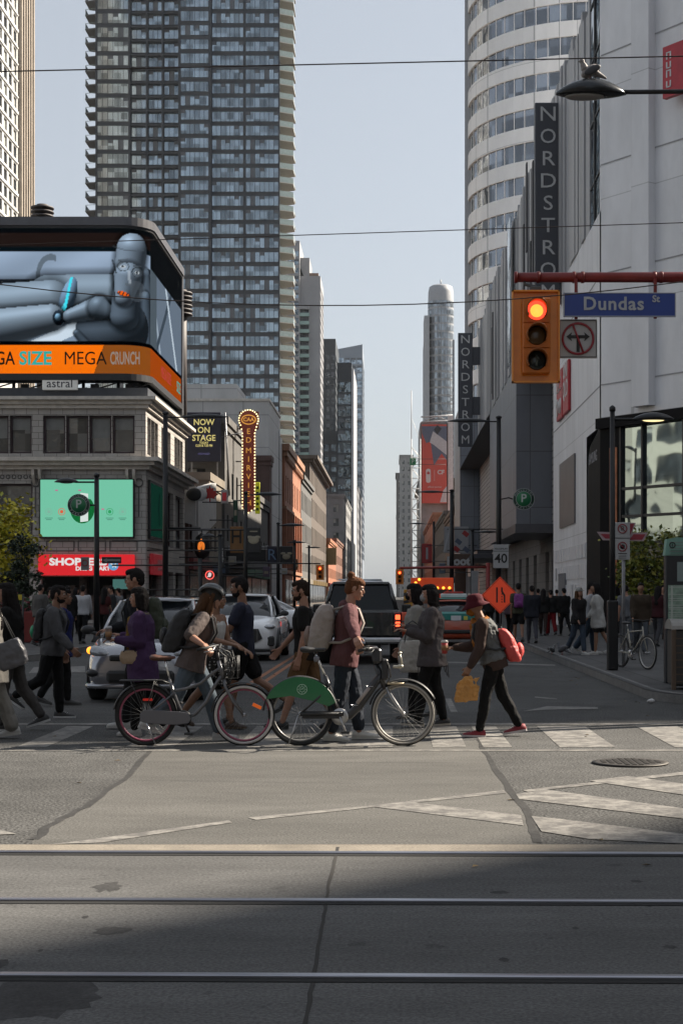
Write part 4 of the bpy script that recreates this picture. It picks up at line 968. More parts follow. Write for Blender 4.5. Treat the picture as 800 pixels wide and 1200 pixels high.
# pavements
cz = .14
def corner(cx, cy, r, a0, a1, n=10): return [(cx+r*math.cos(R(a0+(a1-a0)*k/n)), cy+r*math.sin(R(a0+(a1-a0)*k/n))) for k in range(n+1)]
east = [(3.9, 1500)]+corner(6.9, 24.2, 3.0, 180, 270)+[(200, 21.2), (200, 60), (40, 80), (40, 1500)]
west = [(-8.6, 1500)]+corner(-13.6, 39, 5, 0, -90)[::1]+[(-200, 34), (-200, 1500)]
def pave(poly, name):
    b = MB(); b.add([(x, y, cz) for x, y in poly], [tuple(range(len(poly)))]); o = struct(name, b, wallmat_ground(name)); return o
def wallmat_ground(n):
    if 'paving' in MATS: return MATS['paving']
    m = groundmat('paving', (.09, .088, .087), .14, 50, .22, .5, .8, .2); nt = m.node_tree; N = nt.nodes; L = nt.links; b = N['Principled BSDF']
    tc = [x for x in N if x.type == 'TEX_COORD'][0]; br = N.new('ShaderNodeTexBrick'); br.offset = 0; br.inputs['Scale'].default_value = 1; br.inputs['Brick Width'].default_value = 1.5; br.inputs['Row Height'].default_value = 1.5; br.inputs['Mortar Size'].default_value = .012
    br.inputs['Color1'].default_value = (1, 1, 1, 1); br.inputs['Color2'].default_value = (.88, .88, .88, 1); br.inputs['Mortar'].default_value = (.35, .35, .35, 1); L.new(tc.outputs['Object'], br.inputs['Vector'])
    src = b.inputs['Base Color'].links[0].from_socket; mx = N.new('ShaderNodeVectorMath'); mx.operation = 'MULTIPLY'; L.new(src, mx.inputs[0]); L.new(br.outputs[0], mx.inputs[1]); L.new(mx.outputs[0], b.inputs['Base Color']); return m
pave(east, 'sidewalk'); pave(west, 'plaza_pavement')
def curb(pts, name):
    b = MB(); n = len(pts)
    off = []
    for i, p in enumerate(pts):
        a = V(pts[max(i-1, 0)]); c = V(pts[min(i+1, n-1)]); t = (c-a).normalized(); off.append((p[0]-t.y*.16, p[1]+t.x*.16))
    for i in range(n-1):
        p, q, r, s = pts[i], pts[i+1], off[i+1], off[i]
        b.quad((p[0], p[1], -.01), (q[0], q[1], -.01), (q[0], q[1], cz-.01), (p[0], p[1], cz-.01)); b.quad((p[0], p[1], cz-.01), (q[0], q[1], cz-.01), (r[0], r[1], cz+.005), (s[0], s[1], cz+.005)); b.quad((s[0], s[1], cz+.005), (r[0], r[1], cz+.005), (r[0], r[1], cz-.02), (s[0], s[1], cz-.02))
    return struct(name, b, CURB)
curb([(3.9, 800), (3.9, 60), (3.9, 35)]+corner(6.9, 24.2, 3.0, 180, 270)+[(200, 21.2)], 'curb')
curb([(-200, 34)]+corner(-13.6, 39, 5, -90, 0)+[(-8.6, 800)], 'curb')
mh = thing('manhole_cover', 'round patterned iron manhole cover in the asphalt at the right', 'manhole cover', tuple(G(738, 894, .006)))
b = MB(); b.lathe([(.36, 0), (.36, .010), (.31, .012)], (0, 0, 0), 32); b.build('ring', mat('iron', (.06, .055, .05), .6, .6, .2, 8), mh)
b = MB()
for i in range(-4, 5):
    for j in range(-4, 5):
        if i*i+j*j < 18: b.box(i*.064-.02, i*.064+.02, j*.064-.02, j*.064+.02, .011, .018)
b.build('tread', MATS['iron'], mh)
# ---------------------------------------------------------------- buildings
DG = glassmat('dark_window', (.10, .11, .12), .5, .08, .1)
BL = mat('blind', (.30, .30, .28), .8, 0, .1)
FRD = mat('frame_dark', (.022, .022, .024), .5)
FRW = mat('frame_white', (.5, .5, .48), .5)
CLR = glassmat('clear_window', (.28, .32, .34), .75, .05, .12, .5, 1.5)
BLD = mat('blind_dim', (.14, .15, .16), .6)
def bthing(name, label, x, y, group=None, cat='building'): return thing(name, label, cat, (x, y, 0), 0, group, world=True)
def shell(root, x0, x1, y0, y1, h, m, faces='SEW', holes=None, depth=.25, z0=0, name='wall', roofm=None, par=.0):
    """walls of a box building with window holes; holes: dict face -> list (a0,a1,b0,b1) along the face"""
    holes = holes or {}; b = MB()
    F_ = {'S': ((x0, y0), (1, 0), x1-x0, (0, -1)), 'E': ((x1, y0), (0, 1), y1-y0, (1, 0)), 'W': ((x0, y1), (0, -1), y1-y0, (-1, 0)), 'N': ((x1, y1), (-1, 0), x1-x0, (0, 1))}
    for k, (o, u, L, n) in F_.items():
        wall_holes(b, o, u, L, z0, h, holes.get(k, []), depth, n)
    w = b.build(name, m, root, False)
    b = MB(); b.quad((x0, y0, h-par), (x1, y0, h-par), (x1, y1, h-par), (x0, y1, h-par)); b.build('roof', roofm or mat('roof_grey', (.12, .12, .12), .9), root)
    return F_
def facade(root, F_, face, a0, a1, zs, nb, ww, wh, mats, holes, depth=.25, style=None, gap=None, name='window', seed=0, **kw):
    """regular window grid on a face: adds to holes and returns specs"""
    o, u, L, n = F_[face]; out = []; st = (a1-a0)/nb; rnd = random.Random(seed)
    for z in zs:
        for i in range(nb):
            a = a0+st*i+(st-ww)/2; holes.setdefault(face, []).append((a, a+ww, z, z+wh))
            p = V((o[0]+u[0]*a-n[0]*depth, o[1]+u[1]*a-n[1]*depth, z)); out.append((p, u, ww, wh, rnd.randrange(5)))
    return out
def fbox(x0, x1, y0, y1): return {'S': ((x0, y0), (1, 0), x1-x0, (0, -1)), 'E': ((x1, y0), (0, 1), y1-y0, (1, 0)), 'W': ((x0, y1), (0, -1), y1-y0, (-1, 0)), 'N': ((x1, y1), (-1, 0), x1-x0, (0, 1))}
def ledge(b, x0, x1, y0, y1, z0, z1, out, m=0): b.box(x0-out, x1+out, y0-out, y1+out, z0, z1, m)

def simple(name, label, x0, x1, y0, y1, h, wm, faces, fl=3.6, bay=3.2, ww=1.4, wh=1.9, base=4.2, mats=None, corn=.35, nx=2, shop=True, blind=.3, group='buildings lining the street', cat='building', seed=0, depth=.2, top=1.2, cap=100, roofbits=False, ledge_m=None):
    root = bthing(name, label, (x0+x1)/2, y0, group, cat); FF = fbox(x0, x1, y0, y1); holes = {}; sp = []
    zs = []; z = base+.7
    while z+wh < h-top+.01: zs.append(z); z += fl
    for f in faces:
        L = FF[f][2]; nb = max(1, int(L/bay)); sp += facade(root, FF, f, .3, L-.3, zs, nb, ww, wh, None, holes, depth, seed=seed)
    shell(root, x0, x1, y0, y1, h, wm, holes=holes, depth=depth)
    windows(root, sp, mats or [FRD, DG, BL], nx=nx, blind=blind, fr=.05, cap=cap)
    b = MB()
    if corn: ledge(b, x0, x1, y0, y1, h-.05, h+.5, corn); ledge(b, x0, x1, y0, y1, h-.5, h-.05, corn*.5); b.build('cornice', ledge_m or wm, root)
    if shop:
        sf = [f for f in faces if f in 'EW']
        for f in sf:
            o, u, L, n = FF[f]; b = MB(); k = int(max(1, L//8)); c = MB()
            for i in range(k):
                a0, a1 = L*i/k+.5, L*(i+1)/k-.5; xx = o[0]+n[0]*.05; y_a, y_b = sorted((o[1]+u[1]*a0, o[1]+u[1]*a1))
                b.box(min(xx, xx-n[0]*.06), max(xx, xx-n[0]*.06), y_a, y_b, .3, 3.1); xs = sorted((o[0]+n[0]*.003, o[0]+n[0]*.30)); c.box(xs[0], xs[1], y_a-.2, y_b+.2, 3.2, 3.9)
            b.build('shopfront', DG, root); rr = random.Random(seed+3); c.build('sign_band', mat('sign%d' % (seed % 6), [(.03, .03, .035), (.18, .03, .03), (.04, .07, .12), (.2, .18, .15), (.02, .10, .06), (.12, .08, .03)][seed % 6], .5), root)
    if roofbits:
        b = MB(); b.box(x0+1, (x0+x1)/2, y0+3, y0+8, h, h+2.6); b.build('plant_room', mat('plant_grey', (.2, .2, .21), .7), root)
    return root

# -------- left corner building (three storeys, glazed terracotta) with the giant screen on its roof
TER = wallmat('terracotta', (.39, .365, .34), (.13, .12, .11), .62, .31, .014, .5, .55, var=.2, col2=(.35, .325, .30))
TRIM = mat('terracotta_trim', (.52, .48, .43), .55, 0, .2, 3, .2, 20)
s = bthing('corner_store', 'three-storey pale tiled corner building with a red drugstore sign and billboard on its roof', -20, 80, None, 'building')
x0, x1, y0, y1, H = -36., -12.65, 80., 95., 12.06
FF = fbox(x0, x1, y0, y1); holes = {'S': [], 'E': []}; sp = []
S_ = lambda x: x-x0
for gx0, gx1 in ((-17.94, -13.2), (-23.2, -18.47), (-28.5, -23.75), (-33.7, -29.0)):
    w = (gx1-gx0)/4
    for i in range(4):
        holes['S'].append((S_(gx0+w*i+.02), S_(gx0+w*(i+1)-.02), 8.85, 10.8)); sp.append((V((gx0+w*i+.02, y0+.3, 8.85)), (1, 0), w-.04, 1.95, i+1))
for gx0, gx1 in ((-22.9, -18.45), (-28.2, -23.6), (-33.5, -28.8)):
    holes['S'].append((S_(gx0), S_(gx1), 4.1, 7.3)); sp.append((V((gx0, y0+.3, 4.1)), (1, 0), gx1-gx0, 3.2, 2))
for ya, yb in ((80.5, 84.2), (85.4, 89.0), (90.5, 94.1)):
    w = (yb-ya)/3
    for i in range(3):
        holes['E'].append((ya-y0+w*i+.02, ya-y0+w*(i+1)-.02, 8.85, 10.8)); sp.append((V((x1-.3, ya+w*i+.02, 8.85)), (0, 1), w-.04, 1.95, i+1))
for ya, yb in ((87.0, 90), (91, 94.2)):
    holes['E'].append((ya-y0, yb-y0, 4.3, 7.4)); sp.append((V((x1-.3, ya, 4.3)), (0, 1), yb-ya, 3.1, 3))
holes['S'] += [(S_(-18.0), S_(-13.3), .3, 2.55), (S_(-23.5), S_(-18.6), .3, 3.3), (S_(-29.5), S_(-24.5), .3, 3.3)]
holes['E'] += [(1.0, 5.6, .3, 2.9), (7.0, 10, .3, 2.9), (11, 14.2, .3, 2.9)]
shell(s, x0, x1, y0, y1, H, TER, holes=holes, depth=.3)
windows(s, sp, [mat('frame_plum', (.035, .018, .022), .5), glassmat('store_glass', (.22, .24, .25), .7, .06, .25, .8, .9), mat('blind2', (.2, .2, .19), .8)], nx=1, nz=1, blind=.4, fr=.11, d=.1)
b = MB(); ledge(b, x0, x1, y0, y1, 11.35, 11.55, .35); ledge(b, x0, x1, y0, y1, 11.55, 11.72, .6); ledge(b, x0, x1, y0, y1, 11.15, 11.35, .18); b.build('cornice', TRIM, s)
b = MB(); ledge(b, x0, x1, y0, y1, 11.72, 12.2, .12); b.build('parapet', mat('slate_metal', (.06, .065, .075), .5, .2), s)
b = MB(); ledge(b, x0, x1, y0, y1, 8.42, 8.62, .75); ledge(b, x0, x1, y0, y1, 8.22, 8.42, .5); ledge(b, x0, x1, y0, y1, 8.02, 8.22, .22); b.build('ledge', TRIM, s)
for xx in (-13.4, -18.2, -23.5, -28.7):
    b = MB()
    for d in (-.22, .12): b.prism([(y0-.002, 8.0), (y0-.45, 8.0), (y0-.4, 7.7), (y0-.15, 7.35), (y0-.002, 7.2)], xx+d, xx+d+.14, 'x')
    b.build('bracket', TRIM, s)
for k in range(3):
    b = MB(); a = -17.75+1.62*k
    for p, q in (((a, a+1.45), (4.32, 4.38)), ((a, a+1.45), (3.82, 3.88)), ((a, a+.06), (3.88, 4.32)), ((a+1.39, a+1.45), (3.88, 4.32))): b.box(p[0], p[1], y0-.03, y0-.002, q[0], q[1])
    b.build('moulding', mat('dark_mould', (.10, .095, .09), .6), s)
b = MB()
for a in (-12.95, -18.25):
    b = MB(); b.tube([(a-.05+.2*math.cos(q), y0-.03, 7.35+.2*math.sin(q)) for q in [k*math.pi/8 for k in range(16)]], .035, 5, closed=True); b.box(a-.08, a-.02, y0-.04, y0-.002, 5.6, 7.12)
    b.build('ornament', MATS['dark_mould'], s)
b = MB()
for k in range(16): 
    b.tube([(-23+.3*k+.1*math.cos(q), y0-.02, 7.65+.1*math.sin(q)) for q in [j*math.pi/4 for j in range(8)]], .025, 4, closed=True)
for k in range(3):
    a = 80.6+1.7*k
    for p, q in (((a, a+1.5), (4.02, 4.08)), ((a, a+1.5), (3.52, 3.58))): b.box(x1+.002, x1+.03, p[0], p[1], q[0], q[1])
b.build('ornament', mat('dark_mould', (.10, .095, .09), .6), s)
RED = emis('drug_red', srgb(212, 42, 48), .9)
b = MB(); b.bbox(-18.1, -13.2, y0-.30, y0-.05, 2.60, 3.66, .03); fs = b.build('shop_sign', [RED], s)
WT = emis('sign_white_lit', (.75, .73, .72), .9)
text('SHOPPERS', WT, .50, (-16.05, y0-.312, 3.27), FR, s, sx=1.28, bold=.022)
text('DRUG MART', WT, .28, (-15.3, y0-.312, 2.93), FR, s, sx=1.1, bold=.012)
b = MB(); b.lathe([(.26, y0-.32), (.26, y0-.305)], (-14.25, 0, 3.1), 20, 0, 'y'); e1 = b.build('emblem', emis('drug_blue', srgb(90, 150, 190)), fs)
b = MB(); b.tube([(-14.4, y0-.325, 3.2), (-14.25, y0-.325, 3.12), (-14.1, y0-.325, 3.0)], .035, 5); b.tube([(-14.12, y0-.325, 3.2), (-14.3, y0-.325, 3.0)], .03, 5); b.build('emblem_mark', WT, e1)
b = MB(); b.bbox(x1+.05, x1+.25, 81.0, 85.4, 2.65, 3.75, .03); ss2 = b.build('side_sign', [mat('drug_red_dim', (.16, .02, .025), .5, emit=(.2, .01, .015), estr=.4)], s)
text('SHOPPERS', mat('dimw', (.4, .3, .3), .5), .4, (x1+.262, 83.2, 3.3), RX, s); text('DRUG MART', MATS['dimw'], .26, (x1+.262, 83.2, 2.95), RX, s)
# ground-floor inside
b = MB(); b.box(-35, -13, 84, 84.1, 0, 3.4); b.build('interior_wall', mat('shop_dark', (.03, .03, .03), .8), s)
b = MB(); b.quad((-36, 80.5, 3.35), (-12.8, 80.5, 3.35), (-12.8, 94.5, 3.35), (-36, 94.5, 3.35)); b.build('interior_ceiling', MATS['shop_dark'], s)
b = MB()
for k in range(7): b.box(-17.6+.62*k, -17.2+.62*k, 81.5, 82.1, .14, 1.6+.5*(k % 3))
b.build('window_display', mat('display_mix', (.12, .09, .08), .7, 0, .8, 3), s)
b = MB(); b.box(-14.4, -13.6, 80.35, 80.4, 1.9, 2.4); b.build('lit_notice', emis('teal_lit', srgb(70, 110, 105), .8), s)
# second-floor green screen: its own thing
gs = bthing('video_screen', 'large mint green video screen with a parking emblem on the corner building', -15.5, 80, None, 'screen')
b = MB(); b.bbox(-18.05, -13.2, y0-.28, y0-.02, 4.5, 7.55, .02); b.build('screen_frame', FRD, gs)
b = MB(); b.quad((-17.98, y0-.285, 4.57), (-13.27, y0-.285, 4.57), (-13.27, y0-.285, 7.48), (-17.98, y0-.285, 7.48)); sc_ = b.build('screen', emis('mint', srgb(112, 190, 160), .95), gs, False)
dG, mW = emis('park_green', srgb(20, 110, 55), .8), emis('screen_white', srgb(215, 225, 220), .9)
cxp, czp = X(98, 80), Z(595, 80)
b = MB(); b.add([(cxp+.62*math.cos(R(a)), y0-.29, czp-.1+.72*math.sin(R(a))) for a in range(-178, 60, 14)]+[(cxp, y0-.29, czp+.5)], [tuple(range(18))]); b.build('emblem', dG, sc_)
b = MB(); b.quad((cxp-.1, y0-.294, czp-.75), (cxp+.3, y0-.294, czp-.7), (cxp+.3, y0-.294, czp+.7), (cxp-.1, y0-.294, czp+.75)); b.build('emblem_bar', mW, sc_)
for px_, col in ((59, (120, 170, 150)), (74, (210, 90, 60)), (130, (40, 150, 90)), (145, (120, 170, 150))):
    b = MB(); c = X(px_, 80), Z(600, 80); b.tube([(c[0]+.17*math.cos(q), y0-.29, c[1]+.17*math.sin(q)) for q in [k*math.pi/8 for k in range(16)]], .014, 4, closed=True)
    b.lathe([(.09, y0-.294), (.09, y0-.29)], (c[0], 0, c[1]), 10, 0, 'y'); b.build('icon', emis('ic%d' % px_, srgb(*col)), sc_)
    b = MB(); b.box(c[0]-.2, c[0]+.2, y0-.294, y0-.29, c[1]-.34, c[1]-.31); b.box(c[0]-.14, c[0]+.14, y0-.294, y0-.29, c[1]-.42, c[1]-.39); b.build('caption', emis('cap', srgb(60, 110, 95)), sc_)
for px_, py_ in ((68, 575), (95, 575), (122, 597)): b = MB(); b.box(X(px_, 80)-.07, X(px_, 80)+.07, y0-.294, y0-.29, Z(py_, 80)-.03, Z(py_, 80)+.03); b.build('pink_mark', emis('pinkm', srgb(190, 90, 140)), sc_)
# dark green poster around the corner
gp = bthing('poster', 'dark green framed poster on the street side of the corner building', x1, 83, None, 'poster')
b = MB(); b.bbox(x1+.01, x1+.14, 80.6, 86.2, 4.5, 7.55, .02); b.build('frame', FRD, gp)
b = MB(); b.quad((x1+.145, 80.75, 4.65), (x1+.145, 86.05, 4.65), (x1+.145, 86.05, 7.4), (x1+.145, 80.75, 7.4)); pp = b.build('sheet', emis('poster_green', srgb(14, 48, 38), .8), gp)
b = MB(); b.tube([(x1+.15, 83.6, 5.3), (x1+.15, 83.3, 6.2), (x1+.15, 83.7, 7.0)], .05, 5); b.build('print', emis('pg2', srgb(8, 26, 22)), gp)

# -------- giant curved LED screen
bb = bthing('billboard', 'giant curved video billboard showing a grey android with glasses, on the corner roof', -20, 80, None, 'billboard')
Rr = 1.4; xe, ye = -12.5, 79.6; zt, zb = 20.65, 12.86
def path(sv):
    s0 = 22.1
    if sv <= s0: return V((-36+sv, ye, 0)), V((0, -1, 0))
    a = (sv-s0)/Rr
    if a < math.pi/2: return V((xe-Rr+Rr*math.sin(a), ye+Rr-Rr*math.cos(a), 0)), V((math.sin(a), -math.cos(a), 0))
    return V((xe, ye+Rr+(sv-s0-Rr*math.pi/2), 0)), V((1, 0, 0))
Ltot = 22.1+Rr*math.pi/2+11.2
def paint_screen(PX, PY):
    Hh, Ww = PX.shape; C = np.zeros((Hh, Ww, 3))
    def setc(mask, col): C[mask] = np.array(col)/255.
    def smix(mask, col, a): C[mask] = C[mask]*(1-a)+np.array(col)/255.*a
    t = np.clip((PY-297)/110, 0, 1)[..., None]; C[:] = (np.array([138, 156, 178])*(1-t)+np.array([108, 124, 142])*t)/255
    C[:] *= (1+.06*np.sin(PX*.05+PY*.09))[..., None]
    for k, (a, bq, w_, col) in enumerate((( -60, 372, 7, (180, 196, 210)), (0, 352, 5, (96, 108, 122)), (70, 395, 8, (190, 205, 218)), (-20, 330, 4, (170, 186, 204)), (90, 372, 4, (84, 96, 108)), (130, 405, 6, (180, 196, 208)))):
        d = np.abs((PY-bq)-(PX-a)*(-.45)); setc((d < w_) & (PY > 340), col)
    # curved rail of the room
    rail = 332-16*np.clip((PX-60)/110, 0, 1)**2; d = np.abs(PY-rail); setc(d < 3.0, (38, 44, 52)); setc((PY > rail+3) & (PY < rail+6), (110, 124, 142)); d2 = np.abs(PY-rail-9); setc(d2 < 1, (70, 80, 92))
    setc(PY < 297, (14, 17, 20)); setc((PY > 275) & (PY < 291), (34, 26, 24)); d = PY-291; setc((d > 0) & (d < 5), (12, 22, 26)); setc((PY > 262) & (PY < 270), (20, 26, 27))
    def limb(p0, r0, p1, r1, base=(150, 160, 166), amb=.27, Ld=(-.42, -.74, .52)):
        base = (base[0]*.90, base[1]*.96, base[2]*1.03); ax, ay = p1[0]-p0[0], p1[1]-p0[1]; l2 = ax*ax+ay*ay; u = np.clip(((PX-p0[0])*ax+(PY-p0[1])*ay)/l2, 0, 1); qx, qy = PX-(p0[0]+u*ax), PY-(p0[1]+u*ay)
        rr = r0+(r1-r0)*u; dist = np.sqrt(qx**2+qy**2)/rr; mk = dist < 1; C[:] = C*(1-np.clip((1.35-dist)/.35, 0, 1)*.45*(dist >= 1))[..., None]; nz = np.sqrt(np.clip(1-dist**2, 0, 1)); l = np.clip(qx/rr*Ld[0]+qy/rr*Ld[1]+nz*Ld[2], 0, 1); sp_ = np.clip(-.28*qx/rr-.55*qy/rr+.79*nz, 0, 1)**26*.22; rim = np.clip(qx/rr*.8+qy/rr*.5, 0, 1)**3*.14; sh = (amb+(1-amb)*l)+sp_+rim
        C[mk] = (np.array(base)/255*sh[..., None])[mk]
    def ell(c, rx, ry, rot=0, base=(150, 160, 166), amb=.27, Ld=(-.42, -.74, .52)):
        base = (base[0]*.90, base[1]*.96, base[2]*1.03); ca, sa = math.cos(rot), math.sin(rot); qx = ((PX-c[0])*ca+(PY-c[1])*sa)/rx; qy = (-(PX-c[0])*sa+(PY-c[1])*ca)/ry; dist = np.sqrt(qx**2+qy**2); mk = dist < 1; nz = np.sqrt(np.clip(1-dist**2, 0, 1)); nx, ny = qx*ca-qy*sa, qx*sa+qy*ca
        l = np.clip(nx*Ld[0]+ny*Ld[1]+nz*Ld[2], 0, 1); sh = amb+(1-amb)*l; C[mk] = (np.array(base)/255*sh[..., None])[mk]; return mk
    # loop behind
    d = np.abs(np.sqrt(((PX-62)/15)**2+((PY-325)/22)**2)-1); setc((d < .16) & (PX < 68), (92, 104, 116))
    limb((182, 345), 12, (176, 322), 9, (120, 130, 138)); limb((180, 410), 14, (176, 350), 10, (110, 120, 128))
    ell((136, 385), 45, 34, .0, (112, 122, 130)); limb((128, 350), 27, (60, 352), 28); limb((62, 356), 26, (-50, 372), 34); ell((82, 350), 9, 24, .3, (140, 165, 185)); d = np.abs((PX-82)-(PY-345)*-.22); smix((d < 1.6) & (PY > 327) & (PY < 366), (60, 215, 235), .95); d = np.abs((PX-73)-(PY-366)*-.6); smix((d < 1.1) & (PY > 358) & (PY < 376), (90, 210, 235), .8)
    limb((-60, 395), 26, (62, 374), 16, (156, 166, 172)); ell((71, 374), 7, 9, 0, (46, 54, 62)); ell((70, 373), 3.5, 4.5, 0, (150, 190, 210)); limb((84, 372), 8, (118, 362), 14, (140, 150, 157)); limb((118, 362), 13, (130, 368), 8, (120, 130, 137)); limb((92, 392), 4, (102, 404), 5, (100, 110, 118))
    # neck, head
    limb((148, 372), 17, (150, 345), 16, (118, 128, 136)); limb((158, 294), 19.5, (152, 328), 17, (156, 166, 174)); limb((152, 326), 17, (147, 351), 10.5, (150, 160, 168)); 
    d = np.abs((PY-292)-3*np.sin((PX-134)*.1)-(PX-150)*.12); smix((d < .55) & (PX > 134) & (PX < 173), (70, 78, 86), .8)
    smix((np.sqrt(((PX-162)/13)**2+((PY-342)/12)**2) < 1) & (PX > 154), (84, 92, 100), .45)
    for cx_, cy_ in ((146, 314), (163, 320)):
        m_ = np.sqrt(((PX-cx_)/6.6)**2+((PY-cy_)/5.6)**2); smix(m_ < 1, (104, 114, 122), .35); setc(np.abs(m_-1) < .08, (48, 54, 60)); e_ = np.sqrt(((PX-cx_+.3)/3.4)**2+((PY-cy_-.2)/1.6)**2); setc(e_ < 1, (176, 184, 190)); setc(np.sqrt(((PX-cx_+.6)/1.5)**2+((PY-cy_-.2)/1.5)**2) < 1, (30, 36, 42)); smix((np.abs(PY-(cy_-7.4)+(PX-cx_)*.08) < .9) & (np.abs(PX-cx_) < 5.5), (70, 78, 86), .8)
    smix((np.abs(PX-153.5-(PY-330)*.1) < 1.6) & (PY > 318) & (PY < 335), (186, 196, 204), .5); smix(np.sqrt(((PX-152)/4)**2+((PY-335)/2)**2) < 1, (80, 88, 96), .6)
    setc(np.abs((PY-309)-(PX-134)*-.12) < 0, (0, 0, 0)); d = np.abs((PX-137)-(PY-318)*.3); setc((d < .6) & (PY > 306) & (PY < 322), (30, 34, 38))
    mo = np.sqrt(((PX-147)/8)**2+((PY-346.5-(PX-147)*.25)/3)**2) < 1; setc(mo, (60, 44, 40)); mo2 = (np.sqrt(((PX-146)/6.5)**2+((PY-346-(PX-147)*.3)/2.6)**2) < 1) & (np.sin(PX*1.3+PY*.7) > -.55); setc(mo2, (220, 90, 25))
    # side face: darker figure flank, windows of the room
    sd = PX > 186; setc(sd & (PY > 297) & (PY < 405), (96, 108, 122)); d = np.abs((PX-215)-(PY-350)*.9); setc(sd & (d < 7) & (PY > 310) & (PY < 402), (142, 156, 170)); d = np.abs((PX-300)-(PY-350)*-1.4); setc(sd & (d < 9) & (PY > 310) & (PY < 402), (60, 70, 80)); d = np.abs((PX-350)-(PY-350)*1.1); setc(sd & (d < 8) & (PY > 310) & (PY < 402), (170, 184, 196)); setc(sd & (PX < 232), (74, 84, 92)); setc((PX > 480) & (PY < 405), (16, 18, 20)); setc(sd & (PY < 312), (20, 22, 24))
    # ticker band
    setc(PY > 401, (8, 9, 11)); setc((PY > 406) & (PY < 439), (232, 108, 18)); setc((PY > 406) & (PY < 439) & (PX-112 > -(PY-439)*.35), (128, 72, 30)); setc((PY > 406) & (PY < 439) & (PX > 186), (150, 66, 20))
    return C**2.2
dx = .05; ns = int(Ltot/dx); nz = int((zt-zb)/dx); sv = np.linspace(0, Ltot, ns+1); zv = np.linspace(zb, zt, nz+1)
keep0 = 13.2
sv = np.concatenate([np.linspace(0, keep0, 30)[:-1], np.arange(keep0, 27, .045), np.linspace(27, Ltot, 60)])
SS, ZZ = np.meshgrid(sv, zv); PXs = 460+22.85*(SS-36.0); PYs = 697-(ZZ-1.6)*22.85
colr = paint_screen(PXs, PYs); ns = len(sv); nz = len(zv)
vs = []
pp_ = [path(q) for q in sv]
for j in range(nz):
    for i in range(ns): p, n_ = pp_[i]; vs.append((p.x+20, p.y-80, zv[j]))
fs_ = [(j*ns+i, j*ns+i+1, (j+1)*ns+i+1, (j+1)*ns+i) for j in range(nz-1) for i in range(ns-1)]
me = bpy.data.meshes.new('screen'); me.from_pydata(vs, [], fs_); ca = me.color_attributes.new('Col', 'FLOAT_COLOR', 'POINT')
ca.data.foreach_set('color', np.concatenate([colr.reshape(-1, 3), np.ones((ns*nz, 1))], 1).astype(np.float32).ravel())
m = bpy.data.materials.new('led_screen'); m.use_nodes = True; N = m.node_tree.nodes; N.clear(); at = N.new('ShaderNodeAttribute'); at.attribute_name = 'Col'; em = N.new('ShaderNodeEmission'); em.inputs[1].default_value = .42; oo = N.new('ShaderNodeOutputMaterial'); m.node_tree.links.new(at.outputs[0], em.inputs[0]); m.node_tree.links.new(em.outputs[0], oo.inputs[0]); me.materials.append(m)
o = bpy.data.objects.new('screen', me); COL.objects.link(o); o.parent = bb
TB = emis('tick_black', (.01, .008, .006)); TT = emis('tick_teal', srgb(50, 165, 155), .9); TW = emis('tick_grey', srgb(150, 135, 125), .8)
zt_ = Z(422, 80)
text('GA', TB, .95, (X(8.5, 80), ye-.03, zt_), FR, bb, bold=.012, fitw=1.0); text('SIZE', TT, .95, (X(44, 80), ye-.03, zt_), FR, bb, bold=.025, fitw=1.65); text('MEGA', TB, .95, (X(102, 80), ye-.03, zt_), FR, bb, fitw=2.15)
o = text('CRUNCH', TW, .9, (X(148.5, 80), ye-.05, zt_-.0), FR, bb, bold=.02, fitw=1.5)
text('MEGA SIZE', emis('tick_red', srgb(170, 60, 60)), .9, (xe+.03, 86, zt_-.0), RX, bb, sx=.9); text('SIZE', TT, .9, (xe+.03, 91, zt_-.0), RX, bb)
def sweep(z0, z1, o0, o1, s0=0., s1=None):
    b = MB(); s1 = s1 or Ltot; q = list(np.linspace(s0, 22.0, 3))+list(np.linspace(22.1, 22.1+Rr*1.57, 9))+[s1]; secs = []
    for t in q: p, n_ = path(t); secs.append([p+n_*o0+V((0, 0, z0)), p+n_*o1+V((0, 0, z0)), p+n_*o1+V((0, 0, z1)), p+n_*o0+V((0, 0, z1))])
    b.loft(secs, smooth=False); return b
sweep(20.42, 20.85, -.6, .2).build('top_lip', mat('bezel_grey', (.10, .10, .11), .4, .2), bb)
sweep(20.30, 20.42, -.3, .12).build('top_shadow_gap', FRD, bb); sweep(12.55, 12.88, -.6, .08).build('bottom_lip', FRD, bb)
sweep(12.55, 20.8, -1.2, -.15).build('casing', FRD, bb)
b = MB(); b.bbox(xe-.5, xe+.12, ye+Rr+11.2, ye+Rr+11.5, 12.2, 20.85, .05); b.build('end_cap', MATS['bezel_grey'], bb)
b = MB()
for k in range(12):
    xx = -34+k*1.8; b.tube([(xx, 80.8, 12.0), (xx, 80.8, 12.7)], .09, 6); b.tube([(xx, 80.8, 12.05), (xx+1.8, 80.8, 12.6)], .04, 5); b.box(xx+.4, xx+.8, 80.6, 80.9, 12.1, 12.5)
for k in range(7): yy = 82+k*1.9; b.tube([(-13, yy, 12.0), (-13, yy, 12.7)], .09, 6); b.tube([(-13, yy, 12.05), (-13, yy+1.9, 12.6)], .04, 5)
b.build('support_frame', FRD, bb)
b = MB(); b.bbox(X(52, 80), X(93, 80), 79.55, 79.75, Z(458, 80), Z(444, 80), .02); b.build('name_plate', mat('plate_lit', (.5, .5, .48), .5, emit=(.5, .5, .48), estr=.2), bb)
text('astral', emis('astral_dark', (.02, .02, .025)), .62, (X(72.5, 80), 79.535, Z(451, 80)), FR, bb)
